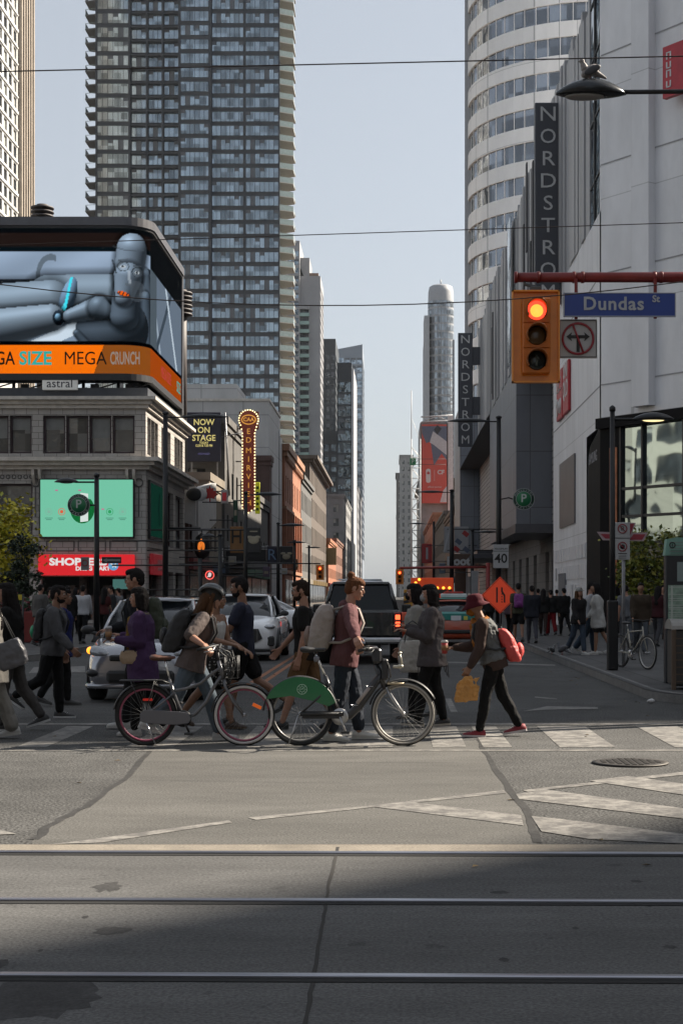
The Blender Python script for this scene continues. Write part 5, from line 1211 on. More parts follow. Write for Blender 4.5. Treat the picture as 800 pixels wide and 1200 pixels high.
# roof vents behind the screen (spiral stacks)
for (xx, yy, lab) in ((X(50, 96), 96, 'ribbed brown roof vent stack above the billboard'), (-12.9, 95.2, 'ribbed roof vent stack at the far end of the billboard')):
    v = thing('roof_vent', lab, 'vent', (xx, yy, 12.0)); b = MB(); top = Z(240, 96)-12 if xx < -14 else 8.2
    b.tube([(0, 0, 0), (0, 0, top)], .35, 14)
    b.build('stack', mat('vent_brown', (.06, .05, .05), .6), v); b = MB()
    for k in range(6): b.lathe([(.35, top-1.6+.26*k), (.72, top-1.55+.26*k), (.68, top-1.45+.26*k), (.35, top-1.4+.26*k)], (0, 0, 0), 18)
    b.build('cowl', MATS['vent_brown'], v)

# -------- far-left tower
WFR = mat('precast_white', (.42, .42, .41), .6, 0, .12, .3)
t = bthing('apartment_tower', 'pale gridded apartment tower with tan vertical fins at the left edge', -75, 250, 'tall towers behind the street')
x0, x1, y0, y1, H = -86., -68.5, 236., 296., 150.
holes = {}; FF = fbox(x0, x1, y0, y1); sp = facade(t, FF, 'E', 0, 49, [60+3.0*k for k in range(29)], 14, 2.2, 2.0, None, holes, .3)
sp = [q for q in sp]
shell(t, x0, x1, y0, y1, H, WFR, holes=holes, depth=.3); windows(t, sp, [FRD, DG, BL], nx=2, blind=.4)
b = MB()
for k in range(30): b.box(x1+.01, x1+.25, y0, y0+49, 59.4+3*k-.12, 59.4+3*k+(.38 if k % 5 == 0 else .1))
b.build('floor_band', mat('precast_bright', (.6, .6, .58), .6), t)
b = MB()
for k in range(6): b.box(x1+.01, x1+.7, y0+49.6+1.9*k, y0+50.4+1.9*k, 0, H)
b.build('fins', mat('tan_fin', (.26, .22, .18), .6, 0, .15, .5), t)
b = MB()
for k in range(5): b.box(x1+.002, x1+.06, y0+50.4+1.9*k, y0+51.5+1.9*k, 20, H-2)
b.build('fin_glazing', DG, t)

# -------- main glass tower
t = bthing('condo_tower', 'huge dark-framed glass condominium tower with balconies at both edges', -43, 330, 'tall towers behind the street')
FRT = mat('tower_frame', (.042, .048, .058), .5, .2, .15, .2)
TG = glassmat('tower_glass', (.27, .325, .37), .8, .10, .5, .07, 1.4)
TB1 = mat('tower_blind', (.09, .10, .115), .3, .2)
YT = 330.; SC = YT/F
bays = [(114.2, 151, 6), (153.5, 170.8, 3), (173.5, 189.6, 3), (191.8, 209.6, 3), (212.6, 245.7, 6), (248.3, 285.4, 7), (287.8, 326.4, 7)]
fh = 2.97; n0 = 10
xl, xr = X(113, YT), X(327, YT)
sp = []
for f in range(n0, 45):
    z = f*fh
    for i, (a, c, nx) in enumerate(bays):
        xa, xb = X(a, YT), X(c, YT); yy = YT+(.0 if i not in (4,) else -1.3) + (.9 if i in (1, 2, 3) else 0)
        sp.append((V((xa, yy-.03, z+.65)), (1, 0), xb-xa, fh-.75, random.randrange(5)+10*nx))
b = MB(); b.box(xl, xr, YT+.95, YT+26, 0, 140)
b.box(xl, X(153, YT), YT, YT+1, 0, 140); b.box(X(153, YT), X(211, YT), YT+.9, YT+1.2, 0, 140); b.box(X(210, YT), X(246.5, YT), YT-1.3, YT+1, 0, 140); b.box(X(246.5, YT), xr, YT, YT+1, 0, 140)
for f in range(n0, 46):
    b.box(xl+.02, xr-.02, YT-.10, YT+.5, f*fh-.10, f*fh+.16); b.box(X(211, YT), X(246, YT), YT-1.42, YT, f*fh-.1, f*fh+.12)
for a in (113, 152, 172, 190.5, 211, 247, 286.5, 327): b.box(X(a, YT)-.16, X(a, YT)+.16, YT-.14 if a not in (211, 247) else YT-1.45, YT+.2, 0, 140)
b.build('wall', FRT, t)
groups = {}
for q in sp: groups.setdefault(q[4]//10, []).append(q)
allsp = sorted(sp, key=lambda q: q[0].z, reverse=False); near = set(id(q) for q in allsp[:100])
for nx, qs in groups.items():
    a = [q for q in qs if id(q) in near]; r_ = [q for q in qs if id(q) not in near]
    if a: windows(t, [(q[0], q[1], q[2], q[3], q[4] % 10) for q in a], [FRT, TG, TB1], nx=nx, blind=.22, fr=.08, d=.1, bar=.07, cap=999)
    if r_: windows(t, [(q[0], q[1], q[2], q[3], q[4] % 10) for q in r_], [FRT, TG, TB1], nx=nx, blind=.22, fr=.08, d=.1, bar=.07, cap=0)
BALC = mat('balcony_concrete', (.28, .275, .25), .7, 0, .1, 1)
RAILG = mat('balcony_glass', (.30, .36, .34), .15, .3)
first = None
for f in range(n0, 46):
    z = f*fh; b = MB()
    b.prism([(xr-.1, YT+.2), (xr+2.9, YT+1.8), (xr+2.9, YT+7), (xr-.1, YT+8.6)], z-.22, z, 'z'); b.prism([(xr-.1, YT+9), (xr+2.4, YT+10), (xr+2.4, YT+18), (xr-.1, YT+19)], z-.22, z, 'z')
    o = b.build('balcony', BALC, t); b = MB(); b.box(xr+2.82, xr+2.88, YT+1.9, YT+6.9, z, z+1.1); b.prism([(xr, YT+.25), (xr+2.85, YT+1.85), (xr+2.85, YT+1.9), (xr, YT+.3)], z+.0, z+1.1, 'z'); b.build('railing', RAILG, o)
    b = MB(); zz = z
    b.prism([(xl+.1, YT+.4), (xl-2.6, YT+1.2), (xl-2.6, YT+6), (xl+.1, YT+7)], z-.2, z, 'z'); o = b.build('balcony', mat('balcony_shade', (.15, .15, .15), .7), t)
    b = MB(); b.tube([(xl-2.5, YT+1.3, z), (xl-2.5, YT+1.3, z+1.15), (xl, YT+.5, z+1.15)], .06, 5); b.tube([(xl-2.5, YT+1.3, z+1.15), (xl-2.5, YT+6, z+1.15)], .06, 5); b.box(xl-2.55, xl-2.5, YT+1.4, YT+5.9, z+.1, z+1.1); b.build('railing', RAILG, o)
b = MB(); b.box(xl, xr, YT+.9, YT+26, 140, 141); b.build('roof', FRT, t)
b = MB()
for f in range(n0, 45):
    for k in range(4): b.box(xr+.0, xr+.05, YT+2+k*5.6, YT+5.5+k*5.6, f*fh+.3, f*fh+2.6)
b.build('side_glazing', TG, t)['kind'] = 'stuff'

# -------- pale podium/flytower behind the small shops
FLY = wallmat('fly_panel', (.48, .475, .47), (.28, .28, .28), 4.2, 3.4, .05, 0, .7, var=.12)
t = bthing('theatre_flytower', 'plain grey panelled block rising behind the theatre signs', -24, 163, 'buildings lining the street')
b = MB(); b.box(X(170, 163), X(315, 163), 163, 179, 0, Z(470, 163)); b.box(X(315, 163), X(330, 180), 177, 180.5, 0, Z(512, 178)); b.box(X(170, 163), X(272, 163), 168, 178, Z(470, 163), Z(450, 168)); b.build('wall', FLY, t)
b = MB(); ledge(b, X(170, 163), X(315, 163), 163, 179, Z(470, 163), Z(470, 163)+.25, .12); b.build('coping', TRIM, t)
b = MB(); b.box(X(318, 178), X(329, 178), 176.9, 177.2, Z(512, 178), Z(505, 178)); b.build('pipes', STEEL, t)

# -------- small shops on the left between corner store and brick hall
DBR = wallmat('dark_brick', (.10, .05, .04), (.06, .05, .05), .24, .08, .01, .5, .8)
GRW = mat('stucco_grey', (.10, .10, .105), .8, 0, .2, 1.2, .2, 10); CRM = mat('cream_wall', (.19, .16, .125), .8, 0, .15, 1)
simple('shop_building', 'low dark brick shop with a white panel fascia just past the corner store', -24, -12.7, 97, 108, 8.0, DBR, 'SE', fl=3.2, bay=2.6, ww=1.2, wh=1.8, base=3.6, seed=1, corn=.2)
simple('shop_building', 'narrow shop building with cream stucco upper wall beside the hotel sign', -24, -12.8, 108.2, 117, 9.6, CRM, 'SE', fl=3.2, bay=2.4, ww=1.2, wh=1.8, base=4.0, seed=2, corn=.2)
simple('theatre_building', 'grey theatre front with a dark canopy under the tall lit sign', -24, -12.6, 117.2, 132, 14.5, mat('stone_dark', (.10, .095, .09), .8, 0, .2, 1), 'SE', fl=3.4, bay=3, ww=1.3, wh=2, base=5, seed=0, corn=.3)
simple('warehouse', 'plain dark brick warehouse wall between the theatre and the brick hall', -26, -12.6, 160.2, 162.8, 15.4, DBR, 'S', seed=3, shop=False, corn=.2, bay=4, base=9)
simple('shop_building', 'dark grey gabled shop beyond the theatre canopy', -26, -12.8, 132.2, 160, 10.5, mat('stone_dark', (.12, .12, .12), .8, 0, .2, 1), 'SE', fl=3.3, bay=3, seed=4, corn=.3)
c = bthing('wall_panel', 'slanted white fascia panel with a red maple leaf on the small shop', -12, 98, None, 'sign')
b = MB(); b.prism([(98.0, Z(572, 98)), (108.0, Z(566, 108)-0.), (108, Z(612, 108)), (98.0, 4.9)], -12.6, -12.2, 'x'); b.prism([(-16.5, Z(570, 97)), (-12.2, Z(570, 97)), (-12.2, 5.9), (-16.5, 7.0)], 96.7, 97.0, 'y'); b.build('panel', mat('panel_white', (.42, .41, .40), .6, 0, .1, 1), c)
b = MB(); lf = [(0, 1), (.15, .65), (.4, .75), (.35, .35), (.75, .45), (.65, .2), (.95, .05), (.5, -.3), (.55, -.5), (.06, -.4), (.06, -.8), (-.06, -.8), (-.06, -.4), (-.55, -.5), (-.5, -.3), (-.95, .05), (-.65, .2), (-.75, .45), (-.35, .35), (-.4, .75), (-.15, .65)]
b.prism([(X(247, 97)+p[0]*.55, Z(580, 97)+p[1]*.55) for p in lf], 96.55, 96.68, 'y'); b.build('maple_leaf', mat('leaf_red', (.35, .02, .02), .5), c)
b = MB(); b.ell((X(236, 97), 96.55, Z(580, 97)), (.42, .1, .42)); b.build('white_disc', mat('disc_white', (.5, .5, .5), .5), c); b = MB(); b.ell((X(229, 97), 96.5, Z(580, 97)), (.5, .1, .4)); b.build('dark_figure', BPL, c)
# theatre canopy
b = MB(); b.box(-12.6, -9.6, 118, 131, 4.2, 5.0); cp = b.build('canopy', [BPL], None); tag(cp, 'dark theatre canopy projecting over the pavement with bulb edging', 'canopy')
b = MB()
for k in range(14): b.box(-9.62+0, -9.5, 118.3+k*.9, 118.9+k*.9, 5.02, 5.35)
for k in range(7): b.box(-12.4+k*.42, -12.2+k*.42, 117.9, 117.97, 5.02, 5.3)
b.build('letter_board', mat('letters_dull', (.4, .4, .42), .6), cp)

# -------- brick hall with sunlit street front
BRK = wallmat('red_brick', (.32, .11, .055), (.30, .16, .10), .24, .08, .012, .5, .8, var=.2, col2=(.26, .085, .045))
t = bthing('brick_hall', 'red brick hall with tall windows, its street front in sunlight', -20, 181, 'buildings lining the street')
x0, x1, y0, y1, H = -26., -12.5, 181., 212., 18.4; FF = fbox(x0, x1, y0, y1); holes = {}; sp = []
for zz, w_, h_ in ((4.8, 1.7, 4.2), (9.8, 1.7, 1.6), (12.6, 1.3, 3.0)): sp += facade(t, FF, 'E', .5, 30.5, [zz], 9, w_, h_, None, holes, .5)
shell(t, x0, x1, y0, y1, H, BRK, holes=holes, depth=.5); windows(t, sp, [mat('brick_frame', (.12, .05, .03), .6), DG, BL], nx=2, blind=.1)
b = MB(); ledge(b, x0, x1, y0, y1, H-.1, H+.7, .55); ledge(b, x0, x1, y0, y1, H-.7, H-.1, .3); ledge(b, x0, x1, y0, y1, 11.6, 11.9, .2); ledge(b, x0, x1, y0, y1, 4.1, 4.5, .25)
for k in range(25): b.box(x1, x1+.4, y0+.5+1.2*k, y0+.9+1.2*k, H-1.2, H-.7)
b.build('cornice', mat('brick_trim', (.28, .14, .08), .7, 0, .15, 2), t)
b = MB()
for k in range(9): b.box(x1, x1+.25, y0-.1+3.66*k, y0+.5+3.66*k, 4.5, 11.6)
b.build('pilaster', BRK, t)
b = MB()
for k in range(4): b.box(x1, x1+.06, y0+1+7*k, y0+6.5+7*k, .3, 3.4)
b.build('shopfront', DG, t)
simple('stone_bank', 'grey stone bank block beyond the brick hall', -26, -12.5, 213, 240, 17.5, mat('stone_mid', (.10, .097, .093), .8, 0, .2, .8), 'SE', seed=3, corn=.5, fl=4.2, wh=2.6)
simple('stone_bank', 'taller stone block with a heavy projecting cornice beyond the brick hall', -28, -12.8, 241, 300, 22.6, mat('stone_brown', (.10, .08, .066), .8, 0, .2, .8), 'SE', seed=5, corn=1.3, fl=4.5, bay=4, wh=3, ww=1.7)
simple('shop_building', 'small red brick shop with white trim beyond the stone blocks', -24, -12.4, 301, 340, 12, BRK, 'SE', seed=1, corn=.4)
simple('shop_building', 'brownish shop row with a gabled signboard far along the left side', -26, -12.5, 341, 400, 13.5, mat('row_brown', (.16, .08, .055), .8, 0, .3, .5), 'SE', seed=5)
simple('shop_building', 'grey mid-rise far along the left side of the street', -30, -12.6, 401, 470, 27, mat('stone_pale', (.22, .22, .22), .8, 0, .2, .5), 'SE', seed=2, fl=3.6)
# mural wedge
b = MB(); b.prism([(-22, 14), (-15.2, 23), (-12.9, 16.0), (-12.9, 12.5), (-17, 12.2)], 300.3, 300.8, 'y'); mu = b.build('mural_wall', [mat('mural_green', (.10, .28, .20), .6, 0, .6, .25)], None); tag(mu, 'green and maroon painted gable wall behind the stone block', 'mural')
# projecting gable sign
# -------- left towers behind
def tower(name, label, x0, x1, y0, y1, h, wm, faces, fl=3.2, bay=3., gl=None, z0=25, nx=1, wfrac=.7, hfrac=.7, cap=100, band=False, seed=0, fr=.07, fins=None, depth=.12):
    t = bthing(name, label, (x0+x1)/2, y0, 'tall towers behind the street'); FF = fbox(x0, x1, y0, y1); holes = {}; sp = []; zs = [z0+fl*k for k in range(int((h-z0-2)/fl))]
    for f in faces:
        L = FF[f][2]; nb = max(1, round(L/bay)); st = L/nb
        if band: nb = 1; st = L
        sp += facade(t, FF, f, 0, L, zs, nb, st*wfrac if not band else L-.8, fl*hfrac, None, holes, depth, seed=seed)
    shell(t, x0, x1, y0, y1, h, wm, holes=holes, depth=depth); windows(t, sp, [wm, gl or TG, TB1], nx=nx, blind=.25, fr=fr, cap=cap)
    return t
gw = mat('tower_stone', (.27, .27, .28), .7, 0, .15, .1)
# T2: pair of slabs with pale green balcony fronts between them
Y2 = 560.
t = tower('apartment_tower', 'grey slab tower with a notched roof behind the glass condominium', X(336, Y2), X(351, Y2), Y2, Y2+25, Z(282, Y2), gw, 'S', z0=30, bay=2.6, fl=3.0)
t = tower('apartment_tower', 'grey tower with stacked pale green balcony fronts', X(350.5, Y2), X(375, Y2), Y2+2, Y2+28, Z(322, Y2), gw, 'E', z0=30, bay=2.6, fl=3.0)
b = MB()
for k in range(32):
    z = 22+k*2.95
    if z < Z(362, Y2): b.box(X(351, Y2), X(362, Y2), Y2+.2, Y2+2, z, z+1.25)
b.build('balcony_fronts', mat('green_glass', (.30, .42, .38), .2, .3, .1, .3), t)['kind'] = 'stuff'
b = MB()
for k in range(32):
    z = 22+k*2.95+1.3
    if z < Z(362, Y2): b.box(X(351, Y2)+.2, X(362, Y2)-.2, Y2+1.9, Y2+1.99, z, z+1.6)
b.build('balcony_recess', DG, t)['kind'] = 'stuff'
b = MB(); b.box(X(351, Y2), X(362, Y2), Y2+.1, Y2+1.9, Z(362, Y2), Z(356, Y2)); b.prism([(X(345, Y2), Z(300, Y2)), (X(362, Y2), Z(300, Y2)), (X(362, Y2), Z(322, Y2)), (X(358, Y2), Z(330, Y2)), (X(350, Y2), Z(308, Y2))], Y2+3, Y2+20, 'y'); b.build('crown', gw, t)
b = MB(); b.box(X(362, Y2), X(372.5, Y2), Y2+3, Y2+20, Z(322, Y2), Z(318, Y2)); b.build('penthouse', mat('brown_metal', (.20, .12, .08), .5), t)
tower('office_tower', 'near-black office tower with flush windows and roof masts', X(375, 650), X(393, 650), 650, 690, Z(397, 650), mat('tower_black', (.035, .04, .045), .5, .2), 'SE', fl=3.6, bay=2.2, z0=20, gl=glassmat('black_glass', (.10, .115, .13), .6, .1, .2))
tower('office_tower', 'short dark glass block in front of the near-black tower', X(378, 520), X(395, 520), 520, 550, Z(505, 520), mat('tower_black2', (.06, .065, .07), .5, .2), 'SE', fl=3.4, bay=2.6, z0=12)
t = tower('office_tower', 'slim dark mirror-glass tower with a pale steel edge', X(395, 490), X(412, 490), 490, 530, Z(425, 490), mat('tower_navy', (.03, .035, .042), .4, .3), 'S', fl=3.8, bay=4.4, z0=12, gl=glassmat('mirror_dark', (.16, .19, .21), .8, .05, 1.2, .35, 2.5), wfrac=.9, hfrac=.85, nx=2)
b = MB(); b.box(X(412, 490), X(414.5, 490), 489.6, 530, 0, Z(432, 490)); b.build('steel_edge', mat('steel_pale', (.45, .45, .46), .5, .3), t)
t = tower('office_tower', 'pale blue-grey glass tower with a slanted roof at the end of the left side', X(396, 800), X(424.5, 800), 800, 850, Z(409, 800), mat('tower_blue', (.20, .23, .27), .5, .2), 'SE', fl=4., bay=3.0, z0=20, gl=glassmat('blue_glass', (.30, .36, .42), .7, .1, .2), wfrac=.85, hfrac=.8)
b = MB(); b.prism([(X(396, 800), Z(409, 800)), (X(424.5, 800), Z(409, 800)), (X(424.5, 800), Z(403.5, 800))], 800, 850, 'y'); b.build('slanted_roof', mat('tower_blue', ()), t)
simple('shop_building', 'dark mid-rise at the far left end of the street', -30, -12.7, 560, 640, 40, mat('stone_d2', (.15, .15, .16), .7), 'SE', seed=0, fl=3.8)
# ---------------------------------------------------------------- right side
WPN = wallmat('white_panel', (.74, .74, .76), (.50, .50, .51), 1.55, 4.2, .02, 0, .45, var=.12, col2=(.71, .71, .73), bumpy=.4)
WPN2 = mat('white_smooth', (.72, .72, .74), .4, .1, .06, .3)
SLT = wallmat('slate_panel', (.19, .20, .225), (.10, .10, .11), 1.6, 3.6, .03, 0, .4, var=.1)
m = bthing('shopping_mall', 'big white and grey panelled shopping mall filling the right side of the street', 20, 60)
b = MB(); HM = 34.
# white corner volume: street face, chamfer, side-street front
fp = [(8, 77.8), (8, 60), (14, 51.6), (70, 51.6), (70, 77.8)]
def wallseg(b, p, q, z0, z1, mi=0): b.quad((p[0], p[1], z0), (q[0], q[1], z0), (q[0], q[1], z1), (p[0], p[1], z1), mi)
wallseg(b, (8, 77.8), (8, 64.5), 0, 16.4); wallseg(b, (8, 64.5), (8, 60), 8.1, 16.4); wallseg(b, (8, 77.8), (10.2, 77.8), 0, 16.4)
wallseg(b, (8, 60.35), (8, 60), 8.1, HM); wallseg(b, (8, 60), (14, 51.6), 8.2, HM); wallseg(b, (14, 51.6), (70, 51.6), 8.2, HM); wallseg(b, (8.6, 62), (14, 66), 16.4, HM); wallseg(b, (14, 66), (14, 180), 16.4, 31.5); wallseg(b, (70, 51.6), (70, 180), 0, HM)
b.box(14, 69, 66, 180, 26, 31.5)
b.add([(8, 60, HM), (14, 51.6, HM), (70, 51.6, HM), (70, 66, HM), (14, 66, HM), (8.6, 62, HM)], [(0, 1, 2, 3, 4, 5)]); b.add([(8, 64.5, 16.4), (8, 77.8, 16.4), (14, 77.8, 16.4), (14, 60, 16.4), (8.7, 62, 16.4)], [(0, 1, 2, 3, 4)])
b.build('white_wall', WPN, m, False)
# raised horizontal reveal lines and vertical corner pilaster
u = V((6, -8.4)).normalized(); nrm = V((-u.y, u.x))*-1
b = MB()
nn = V((-.81, -.58))
for z in (9.64, 13.9, 18.1, 22.3, 26.5, 30.7): 
    a0 = V((8, 60))+nn*.02; a1 = V((14, 51.6))+nn*.02
    b.add([(a0.x, a0.y, z), (a1.x, a1.y, z), (a1.x, a1.y, z+.05), (a0.x, a0.y, z+.05)], [(0, 1, 2, 3)])
    b.box(7.985, 7.996, 60.1, 77.7 if z < 16 else 60.3, z, z+.05)
b.build('panel_joint', mat('joint_grey', (.32, .32, .33), .7), m)
b = MB(); p0 = V((8, 60))+u*2.0; p1 = V((8, 60))+u*2.9
for (a, c, o_) in ((2.0, 2.9, .35),):
    P0, P1 = V((8, 60))+u*a, V((8, 60))+u*c; Q0, Q1 = P0+nn*o_, P1+nn*o_
    b.add([(q.x, q.y, z) for z in (8.6, HM) for q in (P0, Q0, Q1, P1)], [(0, 1, 5, 4), (1, 2, 6, 5), (2, 3, 7, 6), (0, 3, 2, 1), (4, 5, 6, 7)])
b.build('pilaster', WPN, m)
# dark glass strip beside the corner
b = MB(); b.box(8.03, 8.3, 60.36, 63.45, 16.4, 26.2); b.box(8.3, 8.6, 60.4, 63.4, 26.2, 34); b.build('glass_strip', glassmat('strip_glass', (.07, .095, .11), .7, .06, .3), m)
b = MB(); b.box(7.98, 8.03, 61.9, 62.05, 16.4, 26.3); b.build('mullion', FRD, m)
b = MB()
for z in (18, 20.5, 23, 25.3): b.box(8.0, 8.03, 60.4, 63.4, z, z+.08)
b.build('transom', FRD, m)
# ribbed upper mass x=8, Y 63.5..118
RIB = mat('rib_metal', (.38, .38, .39), .5, .2, .14, .4, stretch=(1, 1, .15)); b = MB(); rr = random.Random(4); y = 63.5
while y < 145:
    w = rr.uniform(.45, 1.0); o_ = rr.choice((0, .04, .08, .16)); zt_ = 26+rr.choice((-.5, -.2, 0, .2, .3)); zb_ = 16.4
    b.box(8-o_, 10, y, y+w-.04, zb_, zt_); y += w
b.box(8.3, 14, 63.4, 145, 16.45, 25); b.build('ribbed_cladding', RIB, m)
for yy, z0_, z1_ in ((84, 19, 25), (85.5, 16.4, 21), (88, 21, 26), (90, 18, 23), (118, 16.4, 23), (119, 17, 22)): b = MB(); b.box(7.52, 7.6, yy, yy+.5, z0_, z1_); b.build('slot', mat('slot_dark', (.06, .06, .065), .6), m)
b = MB(); b.box(8.06, 10, 100.5, 104, 17, 23.5); b.box(7.55, 7.6, 100.5, 103, 16.5, 26); b.build('mid_glazing', MATS['strip_glass'], m)
# soffit + recessed plank wall
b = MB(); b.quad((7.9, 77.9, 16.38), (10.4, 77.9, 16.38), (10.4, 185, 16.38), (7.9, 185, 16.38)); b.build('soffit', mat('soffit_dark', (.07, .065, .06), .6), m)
PLK = wallmat('plank_wall', (.38, .375, .365), (.10, .10, .10), 9., .45, .05, .5, .6, var=.15, col2=(.31, .305, .295))
holes = [(51, 59, 8.6, 12.6), (33, 38, 9.0, 11.0), (30, 42, 5.3, 6.6), (62, 80, 5.2, 7)]
b = MB(); wall_holes(b, (10.2, 77.9), (0, 1), 107, 0, 16.38, [(h[0], h[1], h[2], h[3]) for h in holes], .3, (-1, 0)); b.build('plank_wall', PLK, m)
for h in holes:
    b = MB(); b.box(10.5, 10.55, 77.9+h[0], 77.9+h[1], h[2], h[3]); w_ = b.build('window', MATS['strip_glass'], m); b = MB()
    for k in range(1, 5): yy = 77.9+h[0]+(h[1]-h[0])*k/5; b.box(10.42, 10.5, yy-.05, yy+.05, h[2], h[3])
    b.build('mullion', FRD, w_)
b = MB(); b.box(7.9, 10.18, 100, 127, 5.7, 16.37); b.build('slate_box', SLT, m)
b = MB(); b.box(7.92, 10.15, 184, 200, 5.8, 24); b.build('slate_tower', SLT, m)
b = MB(); b.box(6.6, 10.15, 128, 150, 4.6, 4.95); b.box(8.2, 10.15, 152, 175, 5.6, 5.9); b.box(6.9, 10.15, 88, 99.9, 5.1, 5.6); b.build('canopy', mat('canopy_metal', (.09, .09, .10), .4, .4), m)
# stone ground floor with dark openings behind pedestrians
STN = wallmat('ground_stone', (.24, .22, .20), (.13, .12, .11), 1.2, .6, .02, .5, .7)
b = MB(); wall_holes(b, (9.4, 78.0), (0, 1), 70, .14, 5.6, [(a, a+2.2, .14, 4.2) for a in (4, 8, 12, 16, 24, 30, 36, 42, 50, 58)], .5, (-1, 0)); b.quad((9.4, 78.0, .14), (10.2, 78.0, .14), (10.2, 78.0, 5.6), (9.4, 78.0, 5.6)); b.quad((9.4, 78, 5.6), (10.2, 78, 5.6), (10.2, 148, 5.6), (9.4, 148, 5.6)); b.build('stone_base', STN, m, False)
b = MB(); b.box(9.9, 9.95, 78, 148, .14, 5.4); b.build('ground_glazing', DG, m)
b = MB(); b.box(7.93, 7.99, 68.3, 74.4, 4.75, 7.8); wi = b.build('window', mat('grey_blind', (.12, .12, .13), .35, .3, .15, 1.), m)
b = MB(); b.box(7.9, 7.99, 71.9, 74.6, .14, 2.6); b.build('doorway', mat('door_grey', (.16, .16, .17), .6), m)
b = MB()
for k in range(11):
    for j in range(4): b.obox((7.975, 65.2+k*1.15, .9+j*.85), (.03, .9, .6), Matrix.Rotation(R(rr.uniform(-3, 3)), 4, 'Z'), 0)
b.build('faceted_panels', WPN2, m)
# entrance: black portal and glazed corner
BKG = mat('portal_black', (.006, .006, .007), .6, 0, 0, spec=.1)
b = MB(); b.prism([(60, .14), (64.5, .14), (63.9, 6.9), (63.2, 7.6), (60, 8.1)], 7.98, 8.35, 'x')
def chamf(b, a0, a1, z0, z1, o0, o1, mi=0):
    P = [V((8, 60))+u*a0+nn*o0, V((8, 60))+u*a0+nn*o1, V((8, 60))+u*a1+nn*o1, V((8, 60))+u*a1+nn*o0]
    b.add([(p.x, p.y, z) for z in (z0, z1) for p in P], [(0, 3, 2, 1), (4, 5, 6, 7), (0, 1, 5, 4), (1, 2, 6, 5), (2, 3, 7, 6), (3, 0, 4, 7)], mi)
chamf(b, -.0, 1.05, .14, 8.2, -.3, .05); chamf(b, 0, 10.3, 7.95, 8.35, -.2, .3); b.build('portal', BKG, m)
GLS = glassmat('entry_glass', (.25, .31, .33), .95, .03, .12, .30, 3.)
b = MB(); chamf(b, 1.05, 10.3, 3.6, 7.95, -.12, -.06); b.build('glass_wall', GLS, m)
b = MB(); chamf(b, 1.05, 10.3, .14, 3.5, -.12, -.06); b.build('shopfront', DG, m)
b = MB()
for a in (1.1, 2.25, 4.35, 6.4, 8.4, 10.3): chamf(b, a-.04, a+.04, .14, 7.95, -.1, .06)
for z in (3.5, 4.55, 5.6): chamf(b, 1.05, 10.3, z-.04, z+.06, -.08, .03)
b.build('mullions', FRD, m)
b = MB(); 
b.box(14.0, 70, 51.55, 51.62, .14, 7.9); b.build('side_glazing', DG, m); b = MB(); b.box(14, 70, 51.2, 51.56, 7.9, 8.3); b.build('side_band', BKG, m)
text('SAMSUNG', mat('letter_grey', (.3, .3, .32), .5), .62, (7.965, 62.2, 7.05), LX, m, sx=.9)
# orange-red column seen through the entrance
b = MB(); chamf(b, .55, .95, .3, 7.2, .055, .08); b.build('brick_strip', mat('copper', (.30, .11, .05), .5, .3, .4, 2), m)

# red cube signs
def redsign(label, y0_, y1_, z0_, z1_):
    s_ = bthing('wall_sign', label, 7.8, y0_, None, 'sign'); b = MB(); b.bbox(7.86, 7.98, y0_, y1_, z0_, z1_, .02); b.build('sign_box', mat('sign_red', (.42, .018, .03), .45), s_); return s_
SW = mat('sign_white', (.6, .6, .6), .4)
s_ = redsign('square red store sign with white lettering on the mall wall', 70.1, 72.3, 9.9, 12.2)
text('UNI\nQLO', SW, 1.05, (7.85, 71.2, 11.4), LX, s_, line=.85, bold=.02, sx=.9, alv='CENTER')
s_ = redsign('square red store sign with white angular characters on the mall wall', 72.7, 75.0, 9.9, 12.2)
b = MB()
def bar(a0, c0, a1, c1): b.tube([(7.86, 73.85-a0, 11.05+c0), (7.86, 73.85-a1, 11.05+c1)], .055, 4)
for bars in (((-.8, .8, -.15, .8), (-.2, .8, -.3, .25), (-.9, .2, -.05, .2), (.2, .75, .8, .75), (.1, .22, .9, .22), (-.6, -.15, -.85, -.5), (-.6, -.3, -.15, -.3), (-.15, -.3, -.6, -.95), (.2, -.25, .8, -.25), (.2, -.25, .2, -.85), (.8, -.25, .8, -.85), (.2, -.85, .8, -.85)),):
    for q in bars: bar(*q)
b.build('characters', SW, s_)
s_ = bthing('wall_sign', 'tall red sign with white lettering high on the white wall at the right edge', 10.2, 56.5, None, 'sign')
a0 = (V((X(791, 56.6), 0)).x-8)/u.x
b = MB()
def chbox(b, a0, a1, z0, z1, o0, o1): chamf(b, a0, a1, z0, z1, o0, o1)
z1_, z0_ = Z(57, 56.6), Z(117, 56.6)
chbox(b, a0, a0+1.6, z0_, z1_, .4, .6); b.build('sign_box', MATS['sign_red'], s_)
pc = V((8, 60))+u*(a0+.8)+nn*.612; ang = math.atan2(u.y, u.x)
text('H\n&\nM', SW, .6, (pc.x, pc.y, (z0_+z1_)/2), (math.pi/2, 0, ang), s_, line=.8) if False else text('AB', SW, .001, (pc.x, pc.y, z0_), (math.pi/2, 0, ang), s_) if False else None
b = MB()
for k, zz in enumerate((.25, .45, .62, .8)):
    zc = z0_+(z1_-z0_)*zz; chbox(b, a0+.18, a0+.24, zc-.12, zc+.12, .6, .615); chbox(b, a0+.18, a0+.42, zc+(.1 if k % 2 else -.12), zc+(.14 if k % 2 else -.08), .6, .615); chbox(b, a0+.36, a0+.42, zc-.12, zc+.12, .6, .615)
b.build('characters', SW, s_)

